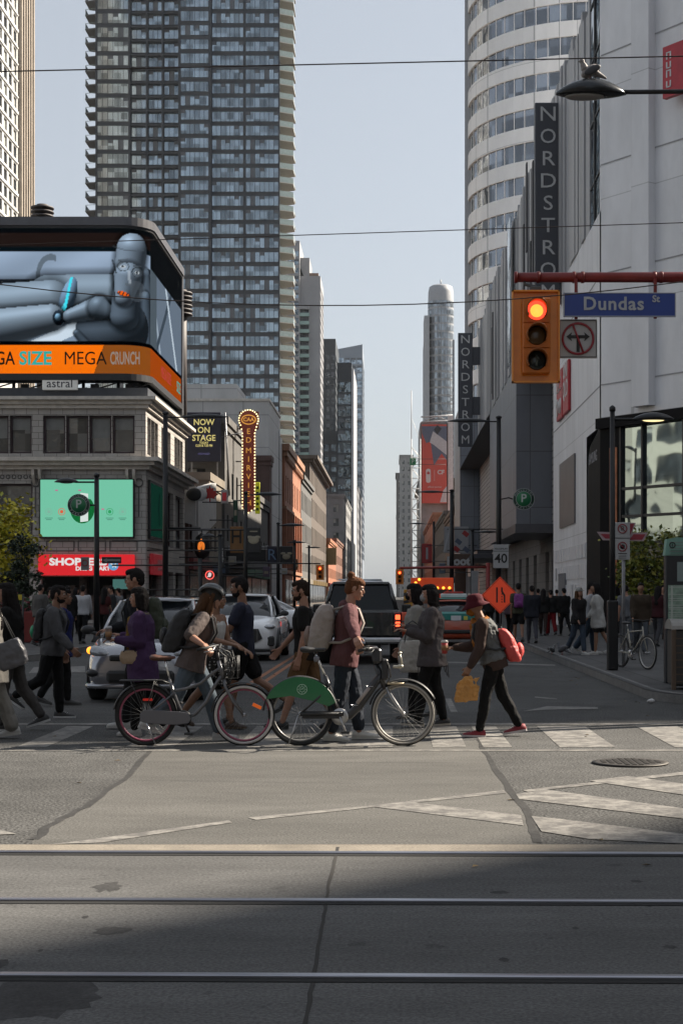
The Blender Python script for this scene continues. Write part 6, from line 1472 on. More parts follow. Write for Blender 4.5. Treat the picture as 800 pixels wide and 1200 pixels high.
# big vertical store blades
def blade(label, x0_, x1_, Y_, ztop, zbot, mgrey):
    s_ = bthing('blade_sign', label, (x0_+x1_)/2, Y_, 'vertical department store blade signs', 'sign')
    b = MB(); b.bbox(x0_, x1_, Y_, Y_+.5, zbot, ztop, .03); b.build('sign_box', mgrey, s_)
    L = ztop-zbot
    for k, ch in enumerate('NORDSTROM'): text(ch, mat('blade_letter', (.5, .5, .5), .5), L/9*.92, ((x0_+x1_)/2, Y_-.012, ztop-L*(k+.55)/9.05), FR, s_, name='letter', sx=1.15 if ch not in 'OM' else 1.0, ext=.02)
    b = MB(); 
    for z in (ztop-L*.28, ztop-L*.72): b.box(x1_-.05, 8.1, Y_+.1, Y_+.4, z, z+1.6)
    b.build('bracket', mgrey, s_)
BG = mat('blade_grey', (.055, .058, .07), .45, .1, .05)
blade('nearer tall charcoal department store blade sign partly behind the traffic signal', X(626.5, 74), X(657, 74), 74., Z(120, 74), Z(356, 74), BG)
blade('farther charcoal department store blade sign spelling the same name down the street', X(536.5, 140), X(553.5, 140), 140., Z(390, 140), Z(523, 140), BG)

# -------- curved white office tower
t = bthing('office_tower', 'white office tower with a rounded corner and dark ribbon windows behind the mall', 18, 175, 'tall towers behind the street')
def rc(r_, off=0.):
    cx, cy = 9.5+r_, 178+r_
    pts = [(9.5-off, 205)]+[(cx+(r_+off)*math.cos(R(a)), cy+(r_+off)*math.sin(R(a))) for a in range(180, 271, 6)]+[(45, 178-off)]
    return pts
def band(z0_, z1_, off, m_, name, par=None):
    b = MB(); P = rc(14., off)
    for p, q in zip(P[1:-1], P[2:]): b.quad((p[0], p[1], z0_), (q[0], q[1], z0_), (q[0], q[1], z1_), (p[0], p[1], z1_))
    for p, q in zip(P[1:-1], P[2:]): 
        b.quad((p[0], p[1], z0_), (q[0], q[1], z0_), (q[0]*.98+.02*30, q[1]+.3, z0_), (p[0]*.98+.02*30, p[1]+.3, z0_))
    return b
WB = wallmat('white_band', (.80, .79, .78), (.4, .4, .4), 1.5, 9, .03, 0, .5, var=.06)
RG = glassmat('ribbon_glass', (.26, .28, .31), .75, .06, .5, .2, 1.5)
fl = 3.85
core = MB()
for f in range(0, 26):
    z = f*fl; b = band(z+1.75, z+fl, .0, RG, 'w'); g_ = b.build('window_band', RG, t, False)
    q = MB(); P = rc(14., .03)
    L_ = 0
    for p1_, p2_ in zip(P[1:-1], P[2:]):
        d_ = V(p2_)-V(p1_); n_ = max(1, int(d_.length/1.5))
        for k in range(n_): c_ = V(p1_)+d_*k/n_; q.box(c_.x-.04, c_.x+.04, c_.y-.04, c_.y+.04, z+1.75, z+fl)
    q.build('mullion', WB, g_)
    b = band(z, z+1.75, .25, WB, 's'); P = rc(14., .25)
    o = b.build('spandrel_band', WB, t, False)
b = MB(); b.box(9.6, 9.9, 192, 205, 0, 26*fl); b.box(9.6, 45, 205, 205.3, 0, 26*fl); b.build('side_wall', mat('side_steel', (.20, .22, .25), .4, .3), t)
b = MB()
for f in range(26): b.box(9.52, 9.6, 192, 205, f*fl+1.2, f*fl+fl-.15)
b.build('side_glazing', glassmat('side_glass', (.30, .34, .40), .75, .08, .2, .3, 1.5), t)
b = MB()
for k in range(9): b.box(9.40, 9.52, 192+1.5*k-.05, 192+1.5*k+.05, 0, 26*fl)
b.build('side_mullion', mat('steel_pale', (.45, .45, .46)), t)
b = MB(); b.add([(p[0], p[1], 26*fl) for p in rc(14., .25)]+[(45, 205, 26*fl)], [tuple(range(19))]) ; b.build('roof', WB, t)

# -------- far right tower with domed cylinder
YF = 600.
t = tower('condo_tower', 'pale far tower with a rounded glass crown at the end of the right side', X(497, YF), X(533, YF), YF+6, YF+30, Z(395, YF), mat('far_grey', (.30, .31, .33), .6, .1), 'SW', fl=3.1, bay=2.0, z0=40, gl=glassmat('far_glass', (.26, .29, .32), .6, .1, .2), cap=100)
b = MB(); cx, rr_ = X(517, YF), (X(532.5, YF)-X(502, YF))/2
pts = []
b.loft([[V((cx+rr_*k*math.cos(R(a)), YF+8+rr_*k*math.sin(R(a)), z)) for a in range(0, 360, 15)] for z, k in ((45, 1.0), (Z(352, YF), 1.0), (Z(338, YF), .98), (Z(332, YF), .9), (Z(330, YF), .7))]); b.build('round_tower', mat('far_grey', ()), t)
b = MB(); n_ = 18
for f in range(int((Z(340, YF)-45)/3.1)):
    z = 45+3.1*f
    for k in range(24):
        a0, a1 = R(15*k+1.5), R(15*k+13.5); 
        if math.sin((a0+a1)/2) < .2: b.quad(*[(cx+(rr_+.1)*math.cos(a), YF+8+(rr_+.1)*math.sin(a), zz) for a, zz in ((a0, z), (a1, z), (a1, z+2.3), (a0, z+2.3))])
b.build('round_glazing', MATS['far_glass'], t)['kind'] = 'stuff'
b = MB(); b.tube([(cx, YF+8, Z(330, YF)), (cx, YF+8, Z(323, YF))], .3, 6); b.box(X(497, YF), X(503, YF), YF+3, YF+20, 40, Z(368, YF)); b.build('roof_mast', mat('far_grey', ()), t)

# -------- lower street buildings on the right
simple('shop_building', 'brown shop with a white shoe-store sign beyond the mall', 8.0, 26, 201, 238, 12.5, mat('brown_clad', (.11, .07, .05), .7, 0, .2, 1), 'SW', seed=2, corn=.3)
simple('shop_building', 'grey shop row behind the event banners', 8.1, 26, 239, 300, 14, mat('stone_mid', ()), 'SW', seed=0)
simple('shop_building', 'red brick row on the right side far down the street', 8.0, 26, 301, 398, 17, BRK, 'SW', seed=3)
simple('stone_bank', 'brown stone block behind the steel mast', 8.0, 30, 440, 520, 34, mat('stone_brown', ()), 'SW', seed=4, fl=4, corn=.8)
simple('office_block', 'pale grey stepped stone office block with small windows past the steel mast', X(468.5, 900), X(483, 900), 900, 960, Z(534, 900), mat('stone_pale', ()), 'SW', seed=1, fl=4, bay=2.6, shop=False, corn=.5, wh=2.3, ww=1.3)
simple('office_block', 'narrow dark stone block at the far right end of the street', X(464.5, 1200), X(470, 1200), 1200, 1260, Z(604, 1200), mat('stone_d2', ()), 'SW', seed=1, fl=4, shop=False, corn=.5)
simple('office_block', 'dark stone block with a flat cornice just beyond the brown stone block', X(464.2, 1000), X(472, 1000), 1000, 1050, Z(555, 1000), mat('stone_mid', ()), 'SW', seed=1, fl=4, shop=False, corn=.6)
# white block carrying the red banner
YB = 400.
t = bthing('banner_building', 'white-edged building carrying a tall red banner', 14, YB, 'buildings lining the street')
b = MB(); b.box(X(492, YB), X(530, YB), YB, YB+30, 0, Z(495, YB)); b.build('wall', mat('stone_pale', ()), t)
b = MB(); b.box(X(524.5, YB), X(530.5, YB), YB-1, YB, 15, Z(487, YB)); b.build('white_pier', mat('disc_white', ()), t)
b = MB()
for z in (495, 489): b.tube([(X(493, YB), YB-.8, Z(z, YB)), (X(530, YB), YB-.8, Z(z-2, YB))], .2, 5)
b.tube([(X(494, YB), YB-.8, Z(495, YB)), (X(512, YB), YB-.8, Z(488, YB)), (X(528, YB), YB-.8, Z(495, YB))], .15, 5); b.build('roof_truss', mat('steel_pale', ()), t)
s_ = bthing('banner', 'tall red banner with grey and navy shapes and a maple leaf emblem', 12, YB, None, 'banner')
xa, xb = X(494, YB), X(523, YB); Zb = lambda p: Z(p, YB)
b = MB(); b.box(xa, xb, YB-1.2, YB-1.0, Zb(590), Zb(498)); b.build('banner_cloth', mat('banner_red', (.46, .07, .05), .6, 0, .05), s_)
Q = lambda px, py, o=1.22: (X(px, YB), YB-o, Zb(py))
b = MB(); b.add([Q(494, 500), Q(523, 500), Q(523, 540), Q(517, 532), Q(508, 546), Q(504, 518), Q(499, 520), Q(494, 508)], [tuple(range(8))]); b.build('navy_shape', mat('banner_navy', (.09, .11, .16), .6), s_)
b = MB(); b.add([Q(507, 506, 1.25), Q(523, 518, 1.25), Q(523, 534, 1.25), Q(508, 522, 1.25), Q(503, 519, 1.25)], [tuple(range(5))]); b.add([Q(519, 575, 1.25), Q(523, 570, 1.25), Q(523, 589, 1.25), Q(515, 589, 1.25)], [(0, 1, 2, 3)]); b.build('grey_shape', mat('banner_grey', (.42, .43, .45), .6), s_)
b = MB(); b.add([Q(508, 504, 1.28), Q(512, 498.5, 1.28), Q(517, 503, 1.28), Q(512, 510, 1.28)], [(0, 1, 2, 3)]); b.build('dark_shape', mat('banner_dark', (.02, .02, .025), .6), s_)
b = MB(); b.prism([(Q(501.5, 558)[0]+.62*math.cos(q), Zb(558)+(1.3 if math.sin(q) > 0 else -1.3)*1+.5*math.sin(q)) for q in [k*math.pi/8 for k in range(16)]], YB-1.27, YB-1.24, 'y'); b.build('emblem_oval', mat('disc_white', ()), s_)
b = MB(); b.prism([(Q(501.5, 555)[0]+p[0]*.5, Zb(555)+p[1]*.6) for p in lf], YB-1.30, YB-1.28, 'y'); b.build('maple_leaf', mat('leaf_red', ()), s_)
text('CF', mat('disc_white', ()), 1.5, Q(516, 554, 1.24), FR, s_, bold=.06); text('official partner', mat('disc_white', ()), .62, Q(509, 571, 1.24), FR, s_)
b = MB(); b.box(Q(508.6, 0)[0]-.04, Q(508.6, 0)[0]+.04, YB-1.25, YB-1.22, Zb(564), Zb(551)); b.build('divider', mat('disc_white', ()), s_)
# lattice mast
t = thing('lattice_mast', 'tall white steel lattice mast rising on the right side of the street', 'mast', (X(487, 300), 300, 0)); b = MB(); hw = .85; top = Z(515, 300)
for sx in (-1, 1):
    for sy in (-1, 1): b.tube([(sx*hw, sy*hw, 0), (sx*hw, sy*hw, top)], .09, 5)
z = 0; k = 0
while z < top-2:
    for sy in (-1, 1): b.tube([(-hw, sy*hw, z), (hw, sy*hw, z)], .05, 4); b.tube([((-1)**k*hw, sy*hw, z), (-(-1)**k*hw, sy*hw, z+2.)], .05, 4)
    for sx in (-1, 1): b.tube([(sx*hw, -hw, z), (sx*hw, hw, z)], .05, 4)
    z += 2.; k += 1
b.tube([(-hw, 0, top), (-hw, 0, Z(458, 300))], .08, 5); b.tube([(-hw, 0, Z(490, 300)), (hw, 0, top)], .04, 4); b.build('lattice', mat('steel_pale', ()), t)

# -------- beyond the frame: what the windows mirror and what shades the road
def plain(name, label, x0, x1, y0, y1, h, wm, faces, **k): return simple(name, label, x0, x1, y0, y1, h, wm, faces, group='buildings around the intersection outside the frame', shop=False, cap=40, **k)
t = plain('office_tower', 'tall office slab beyond the frame on the right, with an open floor under its crown', 30, 125, 60, 85, 70, mat('tower_blue', ()), 'S', fl=6, bay=5, ww=3.5, wh=3.5)  # unseen slab added to shade the street; gap and crown heights shape the light
b = MB(); b.box(30, 94, 60, 84, 72, 83.5); b.box(94, 125, 60, 84, 72, 78)
for k in range(9): b.box(31+11*k, 31.8+11*k, 66, 67, 70, 72.1)
b.build('crown', mat('tower_blue', ()), t)
t = bthing('office_block', 'diagonal office block beyond the frame at the lower right', 80, 30, 'buildings around the intersection outside the frame'); b = MB(); b.prism([(52, 22.7), (77, -3), (115, 35), (90, 60.7)][::-1] if False else [(52.5, 22.7), (77.5, -3), (112.5, 34), (88.5, 58.7)], 0, 60, 'z'); b.build('wall', mat('stone_mid', ()), t); b = MB()  # added out of view so its slanted roof edge shades the foreground
for k in range(14): b.obox((70+.44, 40.7+.06, 4+4*k), (50, .1, 1.8), Matrix.Rotation(R(45), 4, 'Z'))
b.build('window_band', DG, t)
plain('apartment_block', 'cream apartment block across the plaza, out of frame at the left', -95, -72, 45, 100, 24, mat('cream_block', (.40, .38, .32), .7), 'ES', fl=3.4, bay=4.2, ww=2.8, wh=2.0)
plain('office_block', 'grey office block behind the camera', 14, 60, -56, -22, 44, mat('stone_mid', ()), 'N', fl=4, bay=5, ww=3, wh=2.4)  # out of view, added and raised to darken the sky fill
plain('office_block', 'brown office block behind the camera on the other corner', -60, -12, -56, -22, 44, mat('stone_brown', ()), 'N', fl=4, bay=5, ww=3, wh=2.4)  # second unseen block, its height chosen to hold back sky light
# ---------------------------------------------------------------- street furniture
mat('webbing', (.02, .02, .022), .8)
POLE = mat('pole_black', (.012, .012, .013), .4, .2, .1)
def lum_head(b, c, L=.85, d=-1, w=.17, h=.14):
    """flat saucer luminaire head stretched along x, its lens below"""
    M = Matrix.Diagonal((L/2, w, h)); secs = []
    for t in [k/12 for k in range(13)]:
        xx = c[0]+d*(t-.5)*L; k = math.sin(math.pi*min(1, max(.02, t*.96+.02)))**.75
        secs.append([V((xx, c[1]+w*k*math.cos(q), c[2]+(h*k*math.sin(q) if math.sin(q) > 0 else .025*k*math.sin(q)))) for q in [2*math.pi*j/14 for j in range(14)]])
    b.loft(secs)
def street_lamp(label, px, pytop, Y, armpx, head_py=None, r=.065, base=.14, group='street lamps along the pavements', lit=False, headL=.95, h2=None, boxb=False):
    x = X(px, Y); zt = Z(pytop, Y); t = thing('street_lamp', label, 'street lamp', (x, Y, base), 0, group)
    b = MB(); b.tube([(0, 0, 0), (0, 0, zt-base)], [r*1.15, r*.85], 12); b.lathe([(r*2, 0), (r*2, .05), (r*1.4, .12), (r*1.2, .3)], (0, 0, 0), 12); b.lathe([(r*.9, zt-base-.02), (r*1.15, zt-base), (r*1.1, zt-base+.06), (r*.3, zt-base+.1)], (0, 0, 0), 12)
    if boxb: b.bbox(-.10, .10, -.10, .10, 0, 1.35, .02)
    b.build('pole', POLE, t)
    xa = X(armpx, Y)-x; za = (Z(head_py, Y) if head_py else zt-.12)-base; d = 1 if xa > 0 else -1; b = MB()
    b.tube([(0, 0, za), (xa-d*headL*.9, 0, za), (xa-d*headL*.45, 0, za+.03)], .028, 8); b.build('arm', POLE, t)
    b = MB(); lum_head(b, (xa-d*headL*.5, 0, za+.0), headL, d); hd = b.build('lamp_head', mat('lamp_black', (.025, .026, .028), .3, .4, .1), t)
    b = MB(); b.ell((xa-d*headL*.5, 0, za-.015), (headL*.27, .10, .03)); b.build('lens', mat('lens_lit', (.6, .5, .3), .3, emit=(1, .8, .4), estr=1.2) if lit else mat('lens', (.25, .25, .24), .2), hd)
    return t, V((x, Y, 0))
street_lamp('black lamp post on the right pavement beside the no-stopping signs', 717, 481, 30.2, 789, 491.5, .055, lit=True, headL=.8, boxb=True)
street_lamp('black lamp post carrying the speed limit 40 sign', 584, 490, 63, 524, 494, .11, headL=1.7)
street_lamp('black lamp post in front of the red event banner', 529, 575, 110, 488, 577, .15, headL=2.)
street_lamp('thin black lamp post with arm to the right, between the banners and speed sign', 553, 622, 105, 584, 624, .12, headL=1.5)
street_lamp('distant lamp post near the orange arrow board', 508, 612, 165, 478, 614, .14, headL=1.8)
street_lamp('black lamp post standing in front of the green screen', 113.5, 558, 48, 64, 565, .085, headL=.75)
street_lamp('tall black lamp post before the corner store side, its arm toward the theatre sign', 194, 485, 62, 268, 489, .11, headL=1.9)
street_lamp('black lamp post before the tan hotel banner', 288, 578, 72, 330, 580, .09, headL=1.3)
street_lamp('black lamp post right of the dark theatre canopy', 326, 614, 90, 357, 616, .10, headL=1.4)
street_lamp('black lamp post left of the brick hall carrying dark banners', 258, 628, 66, 236, 629, .09, headL=.6)
for px, py, Y, lab in ((345, 634, 130, 'distant lamp post in front of the brick hall'), (362, 640, 160, 'distant lamp post beyond the brick hall'), (494, 640, 230, 'tiny distant lamp post beside the lattice mast')):
    street_lamp(lab, px, py, Y, px+(14 if px < 400 else -12), py+2, .12, headL=1.6)
# overhead luminaire at top right with a pigeon
t = thing('street_lamp', 'large dark lamp head on a long arm at the top right, pigeon on top', 'street lamp', (X(900, 20), 20, .14), 0, 'street lamps along the pavements')
zz = Z(108, 20)-.14; xx = -(X(900, 20)-X(692, 20))
b = MB(); b.tube([(0, 0, 0), (0, 0, zz+.3)], [.09, .07], 12); b.build('pole', POLE, t)
b = MB(); b.tube([(0, 0, zz+.02), (xx+.35, 0, zz)], .030, 8); b.build('arm', POLE, t)
b = MB(); lum_head(b, (xx, 0, zz-.03), .9, -1, .2, .20); b.ell((xx+.1, 0, zz+.04), (.22, .13, .11)); hd = b.build('lamp_head', mat('lamp_black2', (.035, .038, .042), .25, .5, .1), t)
b = MB(); b.ell((xx-.08, 0, zz-.06), (.26, .13, .035)); b.build('lens', mat('lens', ()), hd)
def pigeon(label, x, y, z, rz, s=1., col=(.10, .10, .11)):
    t = thing('pigeon', label, 'pigeon', (x, y, z), R(rz)); m_ = mat('feather%.2f' % col[0], col, .6, 0, .3, 30); b = MB()
    b.ell((0, 0, .12*s), (.115*s, .06*s, .062*s), Matrix.Rotation(R(-32), 3, 'Y').transposed()); b.tcap((.06*s, 0, .15*s), .045*s, (.085*s, 0, .215*s), .026*s); b.ell((.092*s, 0, .232*s), (.032*s, .026*s, .028*s)); b.tcap((-.08*s, 0, .09*s), .035*s, (-.17*s, 0, .045*s), .014*s); b.tcap((.115*s, 0, .23*s), .008*s, (.14*s, 0, .222*s), .003*s)
    skinify(b.build('body', m_, t, False), .006, .004, .03, 1)
    for sd in (1, -1):
        b = MB(); b.ell((-.02*s, sd*.052*s, .12*s), (.10*s, .014*s, .042*s), Matrix.Rotation(R(-28), 3, 'Y').transposed()); b.build('wing', mat('wing_dark', (.05, .05, .055), .6), t)
        b = MB(); b.tube([(.0, sd*.02*s, .07*s), (.01*s, sd*.022*s, 0.004)], .005*s, 5); b.tube([(-.01*s, sd*.022*s, .004), (.03*s, sd*.022*s, .004)], .004*s, 5); b.build('leg', mat('pigeon_leg', (.3, .1, .08), .6), t)
    return t
pigeon('grey pigeon perched on top of the dark overhead lamp head', X(691, 20), 20, Z(108, 20)+.13, 180, 1.15, (.22, .20, .19))
pigeon('dark pigeon standing on the right pavement near the kerb', X(664, 37), 38, .14, 150, 1.2)
pigeon('small grey pigeon pecking at the kerb edge left of the dark pigeon', X(648, 38), 38.4, .14, 30, .9, (.16, .16, .16))

# traffic signal arm
YS = 20.
t = thing('signal_arm', 'red steel mast arm reaching in from the right edge', 'signal arm', (X(960, YS), YS, .14)); b = MB(); ox = X(960, YS)
b.tube([(0, 0, 0), (0, 0, 6.2)], [.13, .10], 14); b.build('pole', mat('arm_red', (.20, .018, .015), .4, .1, .2, 6), t)
b = MB(); za = Z(325, YS)-.14; b.tube([(.0, 0, za), (X(602, YS)-ox, 0, za)], [.072, .062], 14)
for p in (604, 630, 672, 682, 766, 774): b.tube([(X(p, YS)-ox-.02, 0, za), (X(p, YS)-ox+.02, 0, za)], .075, 14)
b.build('arm', MATS['arm_red'], t)
SIGY = mat('signal_yellow', (.80, .27, .008), .4, 0, .08, 4, coat=.3)
SIGO = mat('signal_orange', (.55, .14, .005), .45)
def signal(label, px, Y, ztop, s=1., back=True, name='traffic_light', lit=0):
    t = thing(name, label, 'traffic light', (X(px, Y), Y, ztop)); w, h = .62*s, 1.20*s
    b = MB()
    if back:
        b.prism([(-w/2, -h), (w/2, -h), (w/2, 0), (-w/2, 0)], .0, .03, 'y'); m_ = .07*s
        for q in ((-w/2, -w/2+.02, -h, 0), (w/2-.02, w/2, -h, 0)): b.box(q[0], q[1], -.07*s, .0, q[2], q[3])
        for q in ((-w/2, w/2, -.02, 0), (-w/2, w/2, -h, -h+.02)): b.box(q[0], q[1], -.07*s, 0, q[2], q[3])
        b.build('backboard', SIGY, t)
    b = MB(); b.bbox(-.18*s, .18*s, -.14*s, .10*s, -1.09*s, -.11*s, .015); b.build('housing', SIGO, t)
    for k in range(3):
        zc = (-.28-.325*k)*s; b = MB(); b.bbox(-.172*s, .172*s, -.158*s, -.14*s, zc-.156*s, zc+.156*s, .006); dr = b.build('door', SIGO, t)
        r = .135*s; b = MB(); n = 24; secs = []
        for dy in (0, .05, .12, .20):
            secs.append((dy,))
        vs = []; fs = []
        for j in range(n):
            a = R(-35+250*j/(n-1)); ln = .20*s*(.5+.5*max(0, math.sin(a)))+.03
            for (rr_, yy) in ((r, -.158*s), (r, -.158*s-ln), (r-.012*s, -.158*s-ln), (r-.012*s, -.158*s)): vs.append((rr_*math.cos(a), yy, zc+rr_*math.sin(a)))
        for j in range(n-1):
            for i in range(4): fs.append((4*j+i, 4*j+(i+1) % 4, 4*j+4+(i+1) % 4, 4*j+4+i))
        b.add(vs, fs, 0, True); b.build('visor', mat('visor', (.30, .085, .01), .5), dr)
        b = MB(); b.lathe([(r-.01*s, -.16*s), (r-.03*s, -.172*s), (.01, -.178*s)], (0, 0, zc), 24, 0, 'y')
        lm = (mat('red_lit', (.8, .02, .01), .3, emit=(1, .045, .02), estr=2.2), mat('amber_dark', (.10, .055, .015), .2, 0, .1), mat('green_dark', (.015, .02, .018), .15))[k]
        ln_ = b.build('lens', lm, dr)
        if k == 0: b = MB(); b.lathe([(r*.62, -.176*s), (.01, -.185*s)], (0, 0, zc-.01), 20, 0, 'y'); b.build('lamp_core', mat('red_core', (1, .4, .1), .3, emit=(1, .22, .03), estr=2.6), ln_)
        if k == 2 and s > .8: b = MB(); b.tube([(0, -.182*s, zc-.07*s), (0, -.182*s, zc+.05*s)], .014*s, 5); b.tube([(-.03*s, -.182*s, zc+.02*s), (0, -.182*s, zc+.06*s), (.03*s, -.182*s, zc+.02*s)], .008*s, 4); b.build('arrow', mat('arrow_dim', (.12, .14, .13), .4), ln_)
    return t
sg = signal('large amber-yellow traffic signal with its red lamp lit, hanging from the red arm', 627, YS-.12, Z(343, YS), .98)
b = MB(); b.tube([(0, .05, 0), (0, .08, .07), (-.12, .1, .10), (-.14, .12, .16)], .022, 8); b.bbox(-.07, .07, .0, .1, .0, .06, .01); b.build('hanger', mat('hanger_grey', (.10, .10, .10), .5, .5), sg)
for px, py, lab in ((375, 662, 'small distant traffic signal with red lit on the left of the street'), (468, 667, 'small distant traffic signal with red lit right of the street opening')):
    signal(lab, px, 72, Z(py, 72), .58)
    p = thing('signal_arm', 'distant '+('left' if px < 400 else 'right')+' signal pole and arm', 'signal arm', (X(px, 72), 72.2, .0)); b = MB()
    d = -1 if px < 400 else 1; xe_ = d*(abs(X(px, 72)-(-8.9 if d < 0 else 4.4))); b.tube([(xe_, 0, 0), (xe_, 0, Z(py, 72)+.3)], .10, 8); b.tube([(xe_, 0, Z(py, 72)+.1), (0, 0, Z(py, 72)+.06)], .06 if d > 0 else .03, 8); b.build('pole', mat('arm_red', ()) if d > 0 else POLE, p)
# street name sign
t = thing('street_sign', 'blue street name sign reading Dundas St hanging from the red arm', 'street sign', (X(724, YS), YS-.1, Z(359, YS))); b = MB()
b.bbox(-.715, .715, -.02, .02, -.155, .155, .006); b.build('sign_panel', mat('sign_blue', (.025, .055, .26), .35, 0, .08, 3), t)
GRB = mat('sign_text_grey', (.42, .44, .47), .5)
b = MB()
for q in ((-.712, .712, .143, .153), (-.712, .712, -.153, -.143), (-.712, -.702, -.15, .15), (.702, .712, -.15, .15)): b.box(q[0], q[1], -.025, -.0205, q[2], q[3])
b.build('border', GRB, t)
text('Dundas', GRB, .235, (-.08, -.026, .005), FR, t, bold=.005, space=1.1); text('St', GRB, .12, (.46, -.026, .07), FR, t, bold=.003)
b = MB()
for a in (-.55, .46): b.bbox(a-.02, a+.02, .02, .05, -.17, .34, .004)
b.build('bracket', mat('arm_red', ()), t)
# no turns sign
t = thing('turn_sign', 'white square sign with crossed-out left and right arrows in a red ring', 'sign', (X(676, YS), YS-.06, Z(398, YS))); b = MB(); b.bbox(-.245, .245, -.01, .012, -.25, .25, .008); b.build('sign_panel', mat('sign_grey_white', (.38, .38, .38), .5, 0, .06), t)
b = MB(); 
for q in ((-.235, .235, .228, .236), (-.235, .235, -.236, -.228), (-.236, -.228, -.236, .236), (.228, .236, -.236, .236)): b.box(q[0], q[1], -.014, -.0105, q[2], q[3])
b.box(-.02, .02, -.016, -.011, -.17, .03); b.box(-.10, .10, -.016, -.011, .005, .045)
for s_ in (1, -1): b.add([(s_*.15, -.0165, .025), (s_*.075, -.0165, .085), (s_*.095, -.0165, .025), (s_*.075, -.0165, -.035)], [(0, 1, 2, 3)])
b.build('arrows', mat('print_black', (.012, .012, .012), .6), t)
b = MB(); b.tube([(.195*math.cos(q), -.017, .195*math.sin(q)) for q in [k*math.pi/18 for k in range(36)]], .016, 6, closed=True); b.tube([(-.07, -.021, .185), (.07, -.021, -.185)], .013, 6); b.build('red_ring', mat('ring_red', (.25, .02, .03), .5), t)
b = MB(); b.tube([(-.02, .03, .25), (-.02, .05, .62)], .02, 6); b.tube([(-.3, .03, 0), (-.22, .02, 0)], .02, 6); b.build('bracket', mat('hanger_grey', ()), t)

# no-stopping signs on the grey post beside the lamp post
t = thing('sign_post', 'grey post with no-stopping plates and a red triangular wayfinding sign behind', 'sign post', (X(730, 32.3), 32.3, .14)); h_ = Z(612, 32.3)-.14
b = MB(); b.tube([(0, 0, 0), (0, 0, h_)], .038, 10); b.build('post', mat('galv', (.22, .22, .23), .5, .6, .2, 6), t)
c1, c2 = Z(622, 32.3)-.14, Z(643, 32.3)-.14
for c_, hh, nm in ((c1, .17, 0), (c2, .23, 1)):
    b = MB(); b.bbox(-.155-.03, .155-.03, -.06, -.045, c_-hh, c_+hh, .006); pl = b.build('plate', mat('sign_grey_white', ()), t)
    b = MB(); b.tube([(-.03+.09*math.cos(q), -.066, c_+.04+.09*math.sin(q)) for q in [k*math.pi/12 for k in range(24)]], .011, 5, closed=True); b.tube([(-.09, -.07, c_+.1), (.03, -.07, c_-.02)], .009, 5); b.build('red_ring', mat('ring_red', ()), pl)
    if nm == 0: text('P', mat('print_black', ()), .13, (-.03, -.064, c_+.04), FR, pl)
    else:
        b = MB(); b.lathe([(.05, -.064), (.04, -.062)], (-.03, 0, c_+.04), 12, 0, 'y'); b.box(-.12, .06, -.065, -.061, c_-.11, c_-.095); b.box(-.11, .05, -.065, -.061, c_-.16, c_-.148); b.box(-.11, .05, -.065, -.061, c_-.20, c_-.19); b.build('print', mat('print_black', ()), pl)
b = MB(); zc = Z(627, 32.3)-.14
def tri(b, pts, y): b.prism(pts, y, y+.02, 'y')
px2 = lambda p: X(p, 32.3)-X(730, 32.3); pz = lambda p: Z(p, 32.3)-.14
tri(b, [(px2(699), pz(623)), (px2(728), pz(624)), (px2(728), pz(633)), (px2(706), pz(633))], .03); tri(b, [(px2(733), pz(634)), (px2(740), pz(624)), (px2(759), pz(624)), (px2(754), pz(634))], .03); tri(b, [(px2(720), pz(612)), (px2(745), pz(612.5)), (px2(738), pz(631)), (px2(731), pz(634)), (px2(731), pz(620))], .055)
wf = b.build('wayfinding_sign', mat('pinkish_white', (.40, .30, .32), .5), t); b = MB()
b.prism([(px2(703), pz(625.5)), (px2(726), pz(626)), (px2(726), pz(631)), (px2(709), pz(631))], .024, .029, 'y'); b.prism([(px2(737), pz(632.5)), (px2(742), pz(626)), (px2(756), pz(626)), (px2(752), pz(632.5))], .024, .029, 'y'); b.prism([(px2(736), pz(613.5)), (px2(743), pz(613.5)), (px2(737), pz(630)), (px2(733), pz(631))], .047, .054, 'y'); b.build('red_face', mat('ring_red2', (.30, .03, .05), .5), wf)

